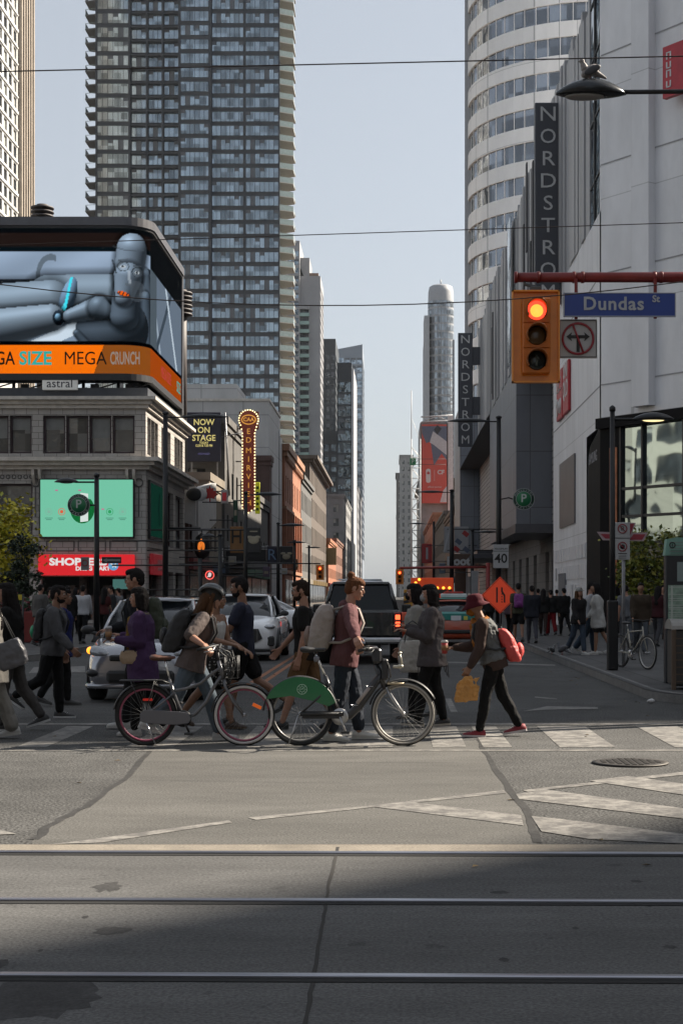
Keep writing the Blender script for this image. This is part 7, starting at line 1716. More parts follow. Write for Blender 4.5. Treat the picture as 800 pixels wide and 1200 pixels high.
# speed limit, parking discs, small signs on posts
def post_sign(name, label, px, py, Y, w, h, m_, cat='sign', **k):
    t = thing(name, label, cat, (X(px, Y), Y, Z(py, Y))); b = MB(); b.bbox(-w/2, w/2, -.03, 0, -h/2, h/2, .008); b.build('sign_panel', m_, t); return t
t = post_sign('speed_sign', 'white MAXIMUM 40 speed limit sign on the lamp post', 586.5, 652, 62.8, .62, .95, mat('sign_grey_white', ()))
text('40', mat('print_black', ()), .52, (0, -.035, -.10), FR, t, bold=.008); text('MAXIMUM', mat('print_black', ()), .11, (0, -.035, .30), FR, t)
b = MB(); b.box(-.3, .3, -.034, -.0305, .20, .22); b.build('line', mat('print_black', ()), t)
def pdisc(label, px, py, Y, r):
    t = thing('parking_sign', label, 'parking sign', (X(px, Y), Y, Z(py, Y)), 0, 'round green municipal parking signs'); b = MB(); b.lathe([(r, 0), (r, -.06), (r*.97, -.08)], (0, 0, 0), 32, 0, 'y'); b.build('disc', mat('park_dark', (.02, .05, .035), .5), t)
    b = MB(); b.lathe([(r*.68, -.082), (r*.66, -.095)], (0, 0, 0), 28, 0, 'y'); b.build('green_face', mat('park_face', (.015, .16, .06), .5), t)
    PW = mat('park_white', (.5, .52, .5), .5); b = MB()
    for rr_ in (.70, .98): b.tube([(r*rr_*math.cos(q), -.088, r*rr_*math.sin(q)) for q in [k*math.pi/16 for k in range(32)]], .018*r, 4, closed=True)
    b.build('ring', PW, t); text('P', PW, r*1.05, (0, -.10, .02), FR, t, bold=.012*r)
    for i, ch in enumerate('MUNICIPAL'): a = R(155-130*i/8); text(ch, PW, r*.24, (r*.84*math.cos(a), -.086, r*.84*math.sin(a)), Euler((math.pi/2, 0, 0)).to_matrix().to_4x4().to_euler() if False else (math.pi/2, -(a-math.pi/2), 0), t, ext=.001)
    for i, ch in enumerate('PARKING'): a = R(215+110*i/6); text(ch, PW, r*.24, (r*.84*math.cos(a), -.086, r*.84*math.sin(a)), (math.pi/2, -(a+math.pi/2), 0), t, ext=.001)
    return t
t = pdisc('round green parking sign on a bracket left of the mall wall', 613, 585, 62.8, .44); b = MB(); b.tube([(-.9, .0, 0), (-.6, 0, .06), (-.42, -.02, 0)], .03, 6); b.build('bracket', POLE, t)
t = pdisc('round green parking sign fixed to the lamp post before the green screen', 93, 592, 47.8, .34); b = MB(); b.tube([(.5, .0, 0), (.3, 0, 0)], .03, 6); b.build('bracket', POLE, t)
t = post_sign('one_way_sign', 'small black one-way arrow sign on the left lamp post', 131, 656.5, 47.8, .60, .20, BPL); b = MB(); b.add([(-.27, -.034, 0), (-.13, -.034, .07), (-.13, -.034, .03), (.27, -.034, .03), (.27, -.034, -.03), (-.13, -.034, -.03), (-.13, -.034, -.07)], [tuple(range(7))]); b.build('arrow', mat('arrow_grey', (.2, .2, .2), .5), t)
t = post_sign('street_sign', 'small grey restriction plate hanging before the red store sign', 100, 660.5, 47.8, .25, .40, mat('plate_dim', (.16, .16, .16), .5)); b = MB(); b.tube([(.09*math.cos(q), -.034, .02+.09*math.sin(q)) for q in [k*math.pi/8 for k in range(16)]], .016, 4, closed=True); b.build('red_ring', mat('ring_red', ()), t)

# orange construction diamond
def diamond(label, px, py, Y, w, rot=0, kind=1, h=None):
    t = thing('construction_sign', label, 'road sign', (X(px, Y), Y, 0)); zc = Z(py, Y); M = Matrix.Rotation(R(45+rot), 4, 'Y'); b = MB(); b.obox((0, 0, zc), (w, .02, w), M); OR = mat('sign_orange', (.75, .075, .025), .5, 0, .04, emit=(.7, .06, .02), estr=.18); pl = b.build('sign_panel', OR, t)
    b = MB()
    for sx in (1, -1): b.obox((0, -.013, zc)if False else V((0, -.013, zc))+(M @ V((sx*w*.47, 0, 0))), (.012, .004, w*.94), M); b.obox(V((0, -.013, zc))+(M @ V((0, 0, sx*w*.47))), (w*.94, .004, .012), M)
    if kind == 1:
        b.box(-.15*w, -.09*w, -.02, -.012, zc-.28*w, zc+.30*w); 
        b.add([(.14*w, -.015, zc-.28*w), (.20*w, -.015, zc-.28*w), (.20*w, -.015, zc), (.10*w, -.015, zc+.16*w), (.10*w, -.015, zc+.30*w), (.04*w, -.015, zc+.30*w), (.04*w, -.015, zc+.13*w), (.14*w, -.015, zc-.03*w)], [tuple(range(8))])
        for k in range(4): b.box(.05*w, .09*w, -.02, -.012, zc-.28*w+k*.10*w, zc-.23*w+k*.10*w)
    else: b.obox((0.02, -.014, zc+.0), (.06, .004, .34*w), Matrix.Rotation(R(60), 4, 'Y')); b.obox((-.06, -.014, zc+.04), (.12, .004, .1), Matrix.Rotation(R(60), 4, 'Y'))
    b.build('symbol', mat('print_black', ()), pl)
    b = MB(); b.tube([(0, .03, .0), (0, .03, zc+w*.4)], .025, 6)
    for s_ in (1, -1): b.tube([(0, .03, .5), (s_*.5, -.3, .02)], .02, 5); b.tube([(0, .03, .5), (s_*.5, .4, .02)], .02, 5)
    b.build('stand', mat('galv', ()), t); return t
diamond('large orange diamond sign with the lane-ends symbol above the walker in the red hat', 585.5, 697.5, 50, .84, 0)
diamond('small tilted orange diamond sign behind the two women', 521, 705, 58, .62, 14, 2)
# arrow board
t = thing('arrow_board', 'orange trailer arrow board with amber lamps forming a left arrow', 'arrow board', (X(506, 62), 62, 0)); w = X(531, 62)-X(481, 62); zb_, zt_ = Z(707, 62), Z(677, 62)
b = MB(); b.bbox(-w/2, w/2, 0, .12, zb_, zt_, .02); b.build('panel', mat('board_orange', (.62, .07, .015), .5, emit=(.6, .06, .015), estr=.18), t)
b = MB(); b.box(-w/2+.3, w/2-.05, -.01, -.002, zb_+.38, zb_+.55); b.build('lamp_strip', BPL, t)
for dx, dz in [(-.72, .72), (-.60, .90), (-.46, 1.05), (-.60, .54), (-.46, .38)]+[(-.22+.24*k, .68) for k in range(5)]:
    b = MB(); b.lathe([(.055, 0), (.05, -.03), (.01, -.04)], (dx-.05, -.01, zb_+dz*.9), 12, 0, 'y'); b.build('lamp', mat('amber_lamp', (.9, .4, .05), .3, emit=(1, .42, .04), estr=2.2), t)
b = MB(); b.tube([(-.5, .06, .5), (-.5, .06, zb_)], .05, 6); b.tube([(.5, .06, .5), (.5, .06, zb_)], .05, 6); b.bbox(-.8, .8, -.2, 1.2, .35, .6, .03); b.tube([(-.8, .5, .3), (.8, .5, .3)], .28, 12); b.build('trailer', BPL, t)
# barrels
def barrel(label, x, y):
    t = thing('traffic_barrel', label, 'traffic barrel', (x, y, 0), 0, 'orange traffic barrels around the road works'); b = MB(); b.lathe([(.30, .06), (.28, .3), (.26, .6), (.235, .92), (.18, .98), (.05, 1.0)], (0, 0, 0), 20); b.build('drum', mat('barrel_orange', (.55, .07, .02), .55, 0, .15, 5), t)
    b = MB(); b.lathe([(.36, 0), (.36, .06), (.28, .08)], (0, 0, 0), 20); b.build('base', RUB, t)
    for z in (.28, .62): b = MB(); b.lathe([(.287-z*.04, z-.07), (.279-z*.04, z+.07)], (0, 0, 0), 20); b.build('black_band', mat('band_dark', (.03, .03, .03), .5), t)
for k, (px, Y) in enumerate(((475, 55), (485, 56.5), (492, 54), (500, 57), (510, 56))): barrel(('orange and black barrel closest to the pickup', 'second orange and black barrel from the pickup', 'orange and black barrel in the middle of the row', 'orange and black barrel left of the taxi, fourth in the row', 'orange and black barrel partly behind the two women')[k], X(px, Y), Y)
t = thing('hazard_board', 'yellow and black striped hazard board by the barrels', 'hazard board', (X(482, 60), 60, 0)); b = MB(); b.bbox(-.3, .3, 0, .03, .6, 1.8, .01); b.build('panel', mat('hazard_yellow', (.45, .22, .02), .5), t); b = MB()
for k in range(4): b.prism([(-.3, .65+.3*k), (.3, .80+.3*k), (.3, .92+.3*k), (-.3, .77+.3*k)], -.008, -.002, 'y')
b.build('stripes', BPL, t); b = MB(); b.tube([(0, .05, 0), (0, .05, 1.7)], .03, 6); b.build('post', BPL, t)

# info pillar and bin at the right edge
t = thing('info_pillar', 'tall information pillar with a mint green top and a street map at the right edge', 'info pillar', (X(795, 25.8), 25.8, .14), R(0)); w = .34; h_ = Z(632, 25.8)-.14
b = MB(); b.bbox(-.24, .75, -.1, .1, 0, h_-.26, .015); b.build('case', mat('case_dark', (.03, .032, .035), .35, .2), t)
b = MB(); b.prism([(-.25, h_-.27), (.76, h_-.27), (.76, h_-.02), (-.05, h_+.03), (-.22, h_)], -.105, .105, 'y'); tp = b.build('top_panel', mat('mint_top', (.17, .33, .27), .45), t)
b = MB(); b.tube([(-.13+.045*math.cos(q), -.11, h_-.10+.045*math.sin(q)) for q in [k*math.pi/8 for k in range(16)]], .008, 4, closed=True); b.box(-.135, -.125, -.112, -.106, h_-.125, h_-.075); b.build('info_symbol', mat('print_black', ()), tp)
b = MB()
for k in range(3): b.box(-.16, .3-.1*k, -.110, -.1055, h_-.19-.03*k, h_-.18-.03*k)
b.build('caption', mat('mint_dark', (.06, .14, .11), .5), tp)
b = MB(); b.box(-.20, .7, -.108, -.102, 1.05, 1.62); mp_ = b.build('street_map', mat('map_green', (.24, .34, .27), .5, 0, .35, 9), t)
b = MB(); rr = random.Random(2)
for k in range(12): a = rr.uniform(-.18, .6); b.box(a, a+.012, -.111, -.1085, 1.06, 1.61); c_ = rr.uniform(1.08, 1.6); b.box(-.19, .69, -.1135, -.1115, c_, c_+.008)
b.build('streets', mat('map_white', (.5, .55, .5), .5), mp_)
b = MB(); b.box(-.05, .5, -.108, -.102, 1.68, 2.0); b.build('inset', mat('inset_pale', (.22, .28, .27), .5), t)
b = MB()
for k in range(5): b.box(-.18, .2, -.108, -.103, 2.12+.05*k, 2.13+.05*k)
b.build('notes', mat('arrow_grey', ()), t)
t = thing('litter_bin', 'dark litter bin with a rounded pale hood at the right edge', 'litter bin', (X(806, 24.2), 24.2, .14)); b = MB()
b.bbox(-.28, .42, -.3, .3, .06, .93, .03); b.build('body', mat('bin_dark', (.045, .043, .04), .5, .2, .2, 3), t); b = MB(); secs = []
for q in (0, 30, 60, 90, 120, 150, 180): secs.append([V((-.31+.0*q, .32*-math.cos(R(q)), .93+.17*math.sin(R(q)))), V((.45, .32*-math.cos(R(q)), .93+.17*math.sin(R(q))))])
b.prism([(.32*-math.cos(R(q)), .93+.16*math.sin(R(q))) for q in range(0, 181, 20)], -.31, .45, 'x'); b.build('hood', mat('bin_hood', (.25, .24, .22), .5, .2), t)
b = MB()
for k in range(7): b.box(-.29, .43, -.304, -.3, .12+.11*k, .14+.11*k)
b.bbox(-.32, -.25, -.34, -.28, 0, .93, .01); b.build('slats', mat('slat_brown', (.09, .06, .04), .5), t)

# overhead wires
def wire(label, p0, p1, sag, r=.011):
    a, c = V(p0), V(p1); pts = [a.lerp(c, k/24)-V((0, 0, sag*4*(k/24)*(1-k/24))) for k in range(25)]
    o = MB().tube(pts, r, 6).build('overhead_wire', mat('wire_dark', (.03, .02, .018), .5, .3), None); tag(o, label, 'wire', 'streetcar wires over the intersection')
W = lambda px, py, Y: (X(px, Y), Y, Z(py, Y))
wire('highest overhead wire crossing in front of the towers', W(-4000, 170, 9.5), W(4800, -28, 9.5), .02, .004)
wire('second overhead wire from the top crossing the pale sky', W(-2600, 372, 18), W(3400, 176, 18), .0, .0055)
wire('third overhead wire sagging down across the billboard face', W(-300, 280, 16), W(1150, 262, 16), .76, .006)

# shopfront signs on the left side street
def sign_box(name, label, px0, px1, py0, py1, Y, m_, th=.2, cat='sign', group=None, xx=None):
    t = thing(name, label, cat, (X((px0+px1)/2, Y), Y, Z((py0+py1)/2, Y)), 0, group); w, h = (X(px1, Y)-X(px0, Y)), (Z(py0, Y)-Z(py1, Y)); b = MB(); b.bbox(-w/2, w/2, 0, th, -h/2, h/2, .03); b.build('panel', m_, t)
    b = MB(); xl_ = -12.6-X((px0+px1)/2, Y) if X(px0, Y) < 0 else 8.1-X((px0+px1)/2, Y); 
    for z in (h*.4, -h*.4): b.tube([(xl_, th/2, z), (0, th/2, z)], .04, 5)
    b.build('bracket', BPL, t); return t, w, h
NS = mat('stage_navy', (.018, .018, .035), .5); LY = emis('lit_cream', srgb(205, 190, 120), .9)
t = thing('theatre_board', 'navy roof billboard reading Now on Stage', 'billboard', (X(239, 116), 116, Z(512, 116))); w, h = X(258.5, 116)-X(219, 116), Z(482, 116)-Z(540, 116)
b = MB(); b.bbox(-w/2, w/2, 0, .2, -h/2, h/2, .03); b.build('panel', NS, t)
text('NOW\nON\nSTAGE', LY, .62, (0, -.02, h/2-1.35), FR, t, line=.95, bold=.01, sx=.95); text('TODAY\n12:30 & 7:30 PM', LY, .24, (0, -.02, -.55), FR, t, line=.85, bold=.006, sx=.8); text('mirvish', emis('dim_lilac', srgb(110, 105, 150), .6), .3, (0, -.02, -1.25), FR, t)
b = MB(); b.prism([(-.12, -.12), (0, -.16), (.12, -.12), (.1, .12), (0, .18), (-.1, .12)], -.02, -.002, 'y'); b.build('crest', emis('dim_lilac', ()), t)
b = MB(); b.tube([(-w/2+.3, .3, -h/2-3), (-w/2+.3, .3, h/2-.3)], .07, 6); b.tube([(w/2-.3, .3, -h/2-3), (w/2-.3, .3, h/2-.3)], .07, 6); b.tube([(w/2+.3, .2, h/2), (w/2+.6, .4, -h/2-2.5)], .07, 6); b.tube([(w/2, .2, 0), (w/2+1.6, .2, h*.1)], .04, 5); b.build('frame', mat('galv', ()), t)
# tall lit theatre sign
YM = 124.; t = thing('theatre_sign', 'tall maroon blade sign outlined with rows of bulbs and a round top', 'sign', (X(291.5, YM), YM, 0)); k_ = YM/F
top_, bot_ = Z(480, YM), Z(601, YM); rc_, zc = 11.3*k_, Z(492, YM)
b = MB(); b.box(-11.5*k_, 11.5*k_, .12, .3, Z(503, YM), Z(482, YM)); b.build('square_back', mat('maroon_dark', (.09, .02, .015), .5), t)
outl = [(-7.2*k_, bot_+.35), (-7.2*k_, Z(508, YM))]+[(rc_*math.cos(R(a)), zc+rc_*math.sin(R(a))) for a in range(215, -36, -15)]+[(7.2*k_, Z(508, YM)), (7.2*k_, bot_+.35), (0, bot_)]
b = MB(); b.prism(outl, -.15, .12, 'y'); b.build('sign_body', mat('maroon', (.13, .028, .018), .5, emit=(.13, .02, .01), estr=.35), t)
GB = mat('gold_lit', (.6, .3, .05), .4, emit=(.75, .33, .06), estr=.55)
for k, ch in enumerate('EDMIRVISH'):
    zz = Z(506+10.2*k+(0 if k < 2 else 2.0), YM); text(ch, GB, .62, (0, -.17, zz), FR, t, name='letter')
b = MB(); b.tube([(.55*math.cos(q)*1.0, -.16, zc+.36*math.sin(q)) for q in [k*math.pi/10 for k in range(20)]], .05, 5, closed=True); b.build('emblem_ring', GB, t); text('CAA', GB, .42, (0, -.17, zc), FR, t, bold=.01)
bm_ = mat('bulb_lit', (1, .85, .5), .3, emit=(1, .78, .38), estr=1.5)
segs = []; poly = outl+[outl[0]]
for a, c in zip(poly[:-1], poly[1:]):
    a, c = V(a), V(c); n = max(1, int((c-a).length/.24)); segs += [a.lerp(c, i/n) for i in range(n)]
proto = None; bb_ = MB()
for q in segs: bb_.ell((q.x, -.17, q.y), (.062, .05, .062), n=6, k=4)
o = bb_.build('bulbs', bm_, t); o['kind'] = 'stuff'
b = MB()
for z in (top_-1.5, (top_+bot_)/2, bot_+1): b.tube([(-.2, .25, z), (-12.5-X(291.5, YM), .25, z)], .06, 5)
b.build('bracket', mat('galv', ()), t)
t, w, h = sign_box('shop_sign', 'narrow yellow-green vertical sign beside the bulb-lined theatre sign', 299, 304.5, 565, 602, 127, mat('sign_lime', (.48, .52, .03), .5, emit=(.4, .42, .02), estr=.25)); b = MB()
for k in range(5): b.box(-w*.28, w*.28, -.02, -.002, -h*.4+k*h*.17, -h*.4+k*h*.17+.22)
b.build('print', mat('leaf_green', (.05, .12, .02), .5), t)
t, w, h = sign_box('hotel_banner', 'tan vertical banner with a large dark letter H', 269.5, 285, 617, 648, 88, mat('sign_tan', (.26, .13, .045), .6)); text('H', mat('print_black', ()), 1.15, (0, -.02, .15), FR, t, bold=.01, sx=.8)
t, w, h = sign_box('hanging_sign', 'dark hanging pub sign with pale winged lettering', 289.5, 305, 618, 648, 80, BPL); b = MB(); b.ell((0, -.02, .0), (.28, .02, .2)); b.ell((-.2, -.02, .15), (.16, .02, .08)); b.ell((.2, -.02, .15), (.16, .02, .08)); b.box(-.2, .2, -.03, -.002, .42, .48); b.build('print', mat('print_cream', (.30, .27, .20), .5), t)
t, w, h = sign_box('hanging_sign', 'dark hanging sign with pale wings nearer the brick hall', 328, 343, 640, 661, 98, BPL); b = MB(); b.ell((0, -.02, -.1), (.25, .02, .18)); b.ell((-.2, -.02, .1), (.16, .02, .08)); b.ell((.2, -.02, .1), (.16, .02, .08)); b.build('print', mat('print_cream', ()), t)
t, w, h = sign_box('hanging_sign', 'small navy hanging sign with a pale blue letter R', 313, 324, 640, 661, 96, NS); text('R', mat('pale_blue', (.12, .2, .32), .5), .95, (0, -.02, 0), FR, t)
t, w, h = sign_box('vertical_sign', 'narrow black vertical sign with small white lettering', 257.5, 262.5, 630, 666, 70, BPL); o = text('Signature', mat('disc_white', ()), .17, (0, -.02, -.1), (math.pi/2, -math.pi/2, 0), t)
t, w, h = sign_box('white_lightbox', 'small white square lightbox sign with black frame high on the cream shop', 259, 267, 574, 590, 100, mat('sign_grey_white', ())); b = MB(); b.box(-w*.3, w*.3, -.02, -.002, -h*.3, h*.3); b.build('print', mat('drug_red_dim', ()), t)
t = thing('lantern', 'black hanging lantern with a glowing orange flame', 'lantern', (X(237, 86), 86, Z(640, 86))); b = MB(); b.lathe([(.05, .75), (.35, .5), (.42, .1), (.42, -.35), (.3, -.6), (.05, -.75)], (0, 0, 0), 12); b.build('cage', mat('cage_black', (.012, .01, .01), .5), t)
b = MB(); b.ell((-.1, -.40, -.05), (.10, .06, .26)); b.ell((.1, -.40, -.02), (.09, .06, .22)); b.ell((0, -.42, .2), (.07, .05, .2)); b.build('flame', mat('flame', (1, .3, .03), .5, emit=(1, .25, .03), estr=.5), t); b = MB(); b.tube([(0, 0, .75), (-.1, 0, 1.0), (-2.4, 0, 1.0)], .04, 5); b.build('bracket', BPL, t)
t = thing('neon_sign', 'round red neon sign with a white figure above the dark shops', 'neon sign', (X(246, 84), 84, Z(674, 84))); b = MB(); b.lathe([(.25, 0), (.25, -.08)], (0, 0, 0), 20, 0, 'y'); b.build('disc', mat('neon_back', (.12, .01, .01), .5), t); b = MB(); b.tube([(.22*math.cos(q), -.09, .22*math.sin(q)) for q in [k*math.pi/10 for k in range(20)]], .028, 5, closed=True); b.build('ring', mat('neon_red', (1, .1, .1), .5, emit=(1, .12, .10), estr=1.0), t); b = MB(); b.ell((0, -.09, .02), (.09, .02, .13)); b.tube([(-.12, -.09, -.1), (.1, -.09, .08)], .03, 5); b.build('figure', emis('neon_white', (.7, .6, .6), .9), t); b = MB(); b.tube([(0, .02, 0), (-2.2, .02, 0)], .03, 5); b.build('bracket', BPL, t)
t, w, h = sign_box('gable_sign', 'small lit gabled signboard far along the left side', 380, 394, 642, 662, 300, mat('gable_gold', (.20, .14, .06), .6)); b = MB(); b.tube([(-w/2, -.05, h/2), (0, -.05, h/2+1.2), (w/2, -.05, h/2)], .15, 5); b.build('gable', mat('sign_tan', ()), t)
for px, py0, py1, Y, lab, m_ in ((527, 617, 648, 112, 'white event banner with faint red lettering left of the black lamp post', 'disc_white'), (541.5, 617, 648, 112, 'white event banner with red and navy diamonds right of the black lamp post', 'disc_white')):
    t, w, h = sign_box('event_banner', lab, px-7 if px < 530 else px-9.5, px+0 if px < 530 else px+7, py0, py1, Y, mat('event_white', (.34, .34, .35), .6), th=.04)
    b = MB()
    if px > 530:
        for c_, m2 in (((.3, .45), 0), ((-.2, -.15), 1), ((.35, -.75), 1), ((-.35, -.7), 0)): b.obox((c_[0]*w, -.01, c_[1]*h*.5), (.45, .012, .32), Matrix.Rotation(R(38), 4, 'Y'), m2)
        b.build('pattern', [mat('banner_red2', (.35, .04, .04), .6), mat('banner_navy', ())], t)
    else: b.obox((0, -.01, 0), (.12, .012, h*.95), Matrix.Rotation(R(14), 4, 'Y')); b.build('pattern', mat('banner_grey', ()), t)
t, w, h = sign_box('event_banner', 'faded red street banner near the lattice mast', 494, 506, 637, 660, 150, mat('banner_red2', ()), th=.05); b = MB(); b.box(-.1, .1, -.01, -.002, -h*.3, h*.3); b.build('print', mat('event_white', ()), t)
t, w, h = sign_box('shop_sign', 'brown shop sign with chunky white Roots lettering', 528, 551, 649, 664, 135, mat('brown_clad', ())); text('Roots', mat('disc_white', ()), 1.0, (0, -.02, -.1), FR, t, bold=.05)
t, w, h = sign_box('parking_board', 'green parking emblem board high on the right side of the street', 480, 487, 537, 545, 240, mat('park_face', ())); text('P', mat('park_white', ()), .9, (0, -.02, 0), FR, t)
t = post_sign('street_sign', 'narrow white plate on the thin lamp post at the right', 556, 683, 104, .5, 1.6, mat('event_white', ()))

for px, py0, py1, Y, w_, lab, cl in ((247, 690, 700, 80, 9, 'dim maroon shop sign low beside the neon sign', (.10, .02, .03)), (272, 652, 662, 92, 9, 'small pale shop sign under the tan hotel banner', (.25, .24, .22)), (276, 586, 612, 104, 5, 'narrow dark green vertical sign beside the white lightbox', (.02, .07, .04)), (312, 664, 676, 100, 8, 'small purple-grey shop sign right of the canopy', (.12, .09, .13)), (333, 666, 673, 118, 7, 'small white oval shop sign near the brick hall', (.35, .35, .34)), (347, 655, 668, 150, 5, 'small orange-brown projecting sign on the brick hall', (.25, .10, .04)), (518, 660, 672, 140, 7, 'small blue-grey projecting sign below the event banners', (.10, .13, .17))):
    t, w, h = sign_box('projecting_sign', lab, px-w_/2, px+w_/2, py0, py1, Y, mat('psign%d' % px, cl, .5), group='small projecting shop signs'); b = MB(); b.box(-w*.3, w*.3, -.02, -.002, -h*.2, h*.05); b.build('print', mat('print_cream', ()), t)
# planters, trees
def leaf_quads(b, centres, n, rad, size, rnd, m=0):
    for _ in range(n):
        c = rnd.choice(centres); d = V((rnd.gauss(0, 1), rnd.gauss(0, 1), rnd.gauss(0, .8)))*rad*.5; p = V(c[:3])+d*c[3]
        a = V((rnd.uniform(-1, 1), rnd.uniform(-1, 1), rnd.uniform(-.6, .6))).normalized(); e = a.cross(V((rnd.uniform(-1, 1), rnd.uniform(-1, 1), rnd.uniform(-1, 1)))).normalized(); s_ = size*rnd.uniform(.6, 1.3)
        b.add([p-a*s_*.6, p+e*s_*.35, p+a*s_*.6, p-e*s_*.35], [(0, 1, 2, 3)], rnd.choice((0, 0, 1, 2)) if m == 0 else m)
def tree(label, x, y, h, cr, cols, n=5000, leaf=.12, seed=0, trunk=.10, base=.14, cb=.35, dens=.55):
    rnd = random.Random(seed); t = thing('tree', label, 'tree', (x, y, base)); b = MB(); tips = []
    b.tube([(0, 0, 0), (.03, 0, h*cb*.6), (-.02, .02, h*cb), (.04, 0, h*.75)], [trunk, trunk*.8, trunk*.7, trunk*.3], 9)
    for k in range(13):
        z0 = h*rnd.uniform(cb*.9, .72); a = rnd.uniform(0, 6.28); L = cr*rnd.uniform(.5, 1.0); e = V((math.cos(a)*L, math.sin(a)*L, z0+h*rnd.uniform(.08, .28))); m_ = V((math.cos(a)*L*.5, math.sin(a)*L*.5, z0+h*.06)); b.tube([(0, 0, z0), m_, e], [trunk*.4, trunk*.25, trunk*.08], 5)
        tips.append((*e, rnd.uniform(.7, 1.2))); tips.append((*(m_+V((0, 0, .2))), .8))
        for j in range(3): f = e+V((rnd.uniform(-1, 1), rnd.uniform(-1, 1), rnd.uniform(-.3, .8)))*cr*.35; b.tube([m_.lerp(e, .6), f], [trunk*.12, trunk*.04], 4); tips.append((*f, rnd.uniform(.5, 1)))
    tips += [(0, 0, h*.9, .8)]
    b.build('trunk', mat('bark', (.06, .045, .035), .9, 0, .3, 8, .5, 20), t)
    b = MB(); leaf_quads(b, tips, n, cr*dens, leaf, rnd); b.build('crown', [mat('leafA%d' % seed, cols[0], .6, 0, .25, 3), mat('leafB%d' % seed, cols[1], .6, 0, .25, 3), mat('leafC%d' % seed, cols[2], .6)], t, False)
tree('yellow-green tree at the left edge in front of the corner store', X(-6, 60), 60, 4.8, 1.35, ((.48, .42, .03), (.30, .31, .03), (.60, .50, .04)), 5500, .17, 1, base=.14)
tree('small dark-leaved young tree left of the green screen', X(28, 56), 56, 3.8, .5, ((.02, .035, .015), (.03, .045, .02), (.015, .022, .012)), 1500, .13, 2, .035)
tree('yellow-green tree in front of the glass corner at the right', X(757, 49), 49, 3.3, .85, ((.15, .17, .015), (.07, .10, .015), (.24, .22, .03)), 2400, .14, 3, .05)
tree('dark green tree by the mall entrance right of the yellow-green one', X(778, 51), 51.2, 2.8, .7, ((.03, .045, .015), (.05, .06, .02), (.02, .03, .012)), 2200, .14, 4, .05)
def planter(label, px, Y, w, h, seed):
    t = thing('planter', label, 'planter', (X(px, Y), Y, .14), 0, 'red planters on the plaza'); b = MB(); b.bbox(-w/2, w/2, -.5, .5, 0, h, .03); bx = b.build('box', mat('planter_red', (.16, .018, .015), .5), t)
    b = MB(); rnd = random.Random(seed); leaf_quads(b, [(rnd.uniform(-w/2, w/2), rnd.uniform(-.4, .4), h+.12+rnd.uniform(0, .15), 1) for _ in range(16)], 900, .3, .13, rnd); b.build('foliage', [mat('pl1', (.02, .06, .02), .6), mat('pl2', (.04, .08, .03), .6), mat('pl3', (.25, .06, .08), .6)], t, False)
planter('long red planter box with leaves and red flowers on the plaza', 38, 48, 1.7, .95, 1); planter('second red planter box partly hidden at the left edge', -8, 48.5, 1.6, .95, 2)
t = thing('barrier_tape', 'yellow barrier tape strung along the planters at the left edge', 'tape', (X(0, 47), 47, Z(700, 47))); b = MB(); b.bbox(-1.5, .7, -.01, .01, -.08, .08, .003); b.build('tape', mat('tape_yellow', (.5, .38, .03), .5), t); b = MB(); b.tube([(.7, 0, -1.5), (.7, 0, .1)], .03, 6); b.tube([(-1.5, 0, -1.5), (-1.5, 0, .1)], .03, 6); b.build('post', BPL, t)

t = thing('litter', 'crumpled white paper scrap lying in the gutter by the right kerb', 'litter', tuple(G(762, 824, .0)), 0.4); b = MB(); b.ell((0, 0, .03), (.06, .05, .035), n=10, k=6); b.ell((.04, .02, .03), (.05, .03, .03), n=8, k=5); skinify(b.build('paper', mat('disc_white', ()), t, False), .012, .06, .05, 0)
rr = random.Random(12); b = MB()
for k in range(90):
    x = rr.choice((rr.uniform(3.2, 3.85), rr.uniform(-8.5, 3.8), rr.uniform(-4, 6))); y = rr.uniform(9, 34); a = rr.uniform(0, 6.28); s_ = rr.uniform(.02, .05); c_, n_ = math.cos(a)*s_, math.sin(a)*s_
    b.add([(x-c_, y-n_, .006), (x+n_*.5, y-c_*.5, .012), (x+c_, y+n_, .008), (x-n_*.5, y+c_*.5, .016)], [(0, 1, 2, 3)])
o = b.build('fallen_leaves', mat('leaf_litter', (.16, .11, .05), .8, 0, .4, 3), None); o['kind'] = 'stuff'
# ---------------------------------------------------------------- vehicles in place
silver_hatch(-3.72, 23+2.2)
white_suv(-3.75, 37.5+2.35)
white_sedan(-5.9, 64, 170)
black_pickup(-.78, 35.8+2.9)
white_van(-1.05, 52)
taxi(1.95, 48.2+2.4)
car('dark grey car parked behind the silver hatchback, only its roof showing', 'car', -6.9, 58, -90, 4.4, 1.8, 1.5, carpaint('grey_dark', (.10, .10, .11), .3))
YBK = 16.55
cruiser_bike(X(171, YBK), YBK); share_bike(X(352, YBK), YBK)
parked_bike(X(727, 31.4), 31.4, -68)

# ---------------------------------------------------------------- people in the crosswalk
BK = (.014, .014, .015); WH = (.42, .41, .39); GW = ((.45, .44, .42), (.5, .5, .48))
NG = 'people crossing at the crosswalk'
# left edge
A1 = person('person in a long cream coat cut off by the left edge of the photo', X(-12, 17.3), 17.3, 180, 1.76, 'f', ((6, 4, 0), (-10, 12, -8)), ((8, 6, 15), (-8, 6, 12)), 3, hair=('long', 'black'), top=('coat', (.60, .56, .50), -.34), bottom=('wide', (.42, .40, .36)), shoe=(WH, WH))
A2 = person('person with long black hair, black top and grey trousers beside the cream coat', X(14, 18.4), 18.4, 180, 1.72, 'f', ((10, 6, 2), (-13, 22, -18)), ((10, 8, 30), (-12, 8, 15)), 4, hair=('long', 'black'), top=('jacket', BK, -.14), bottom=('trousers', (.13, .12, .115)), shoe=((.03, .03, .03), (.5, .5, .5)))
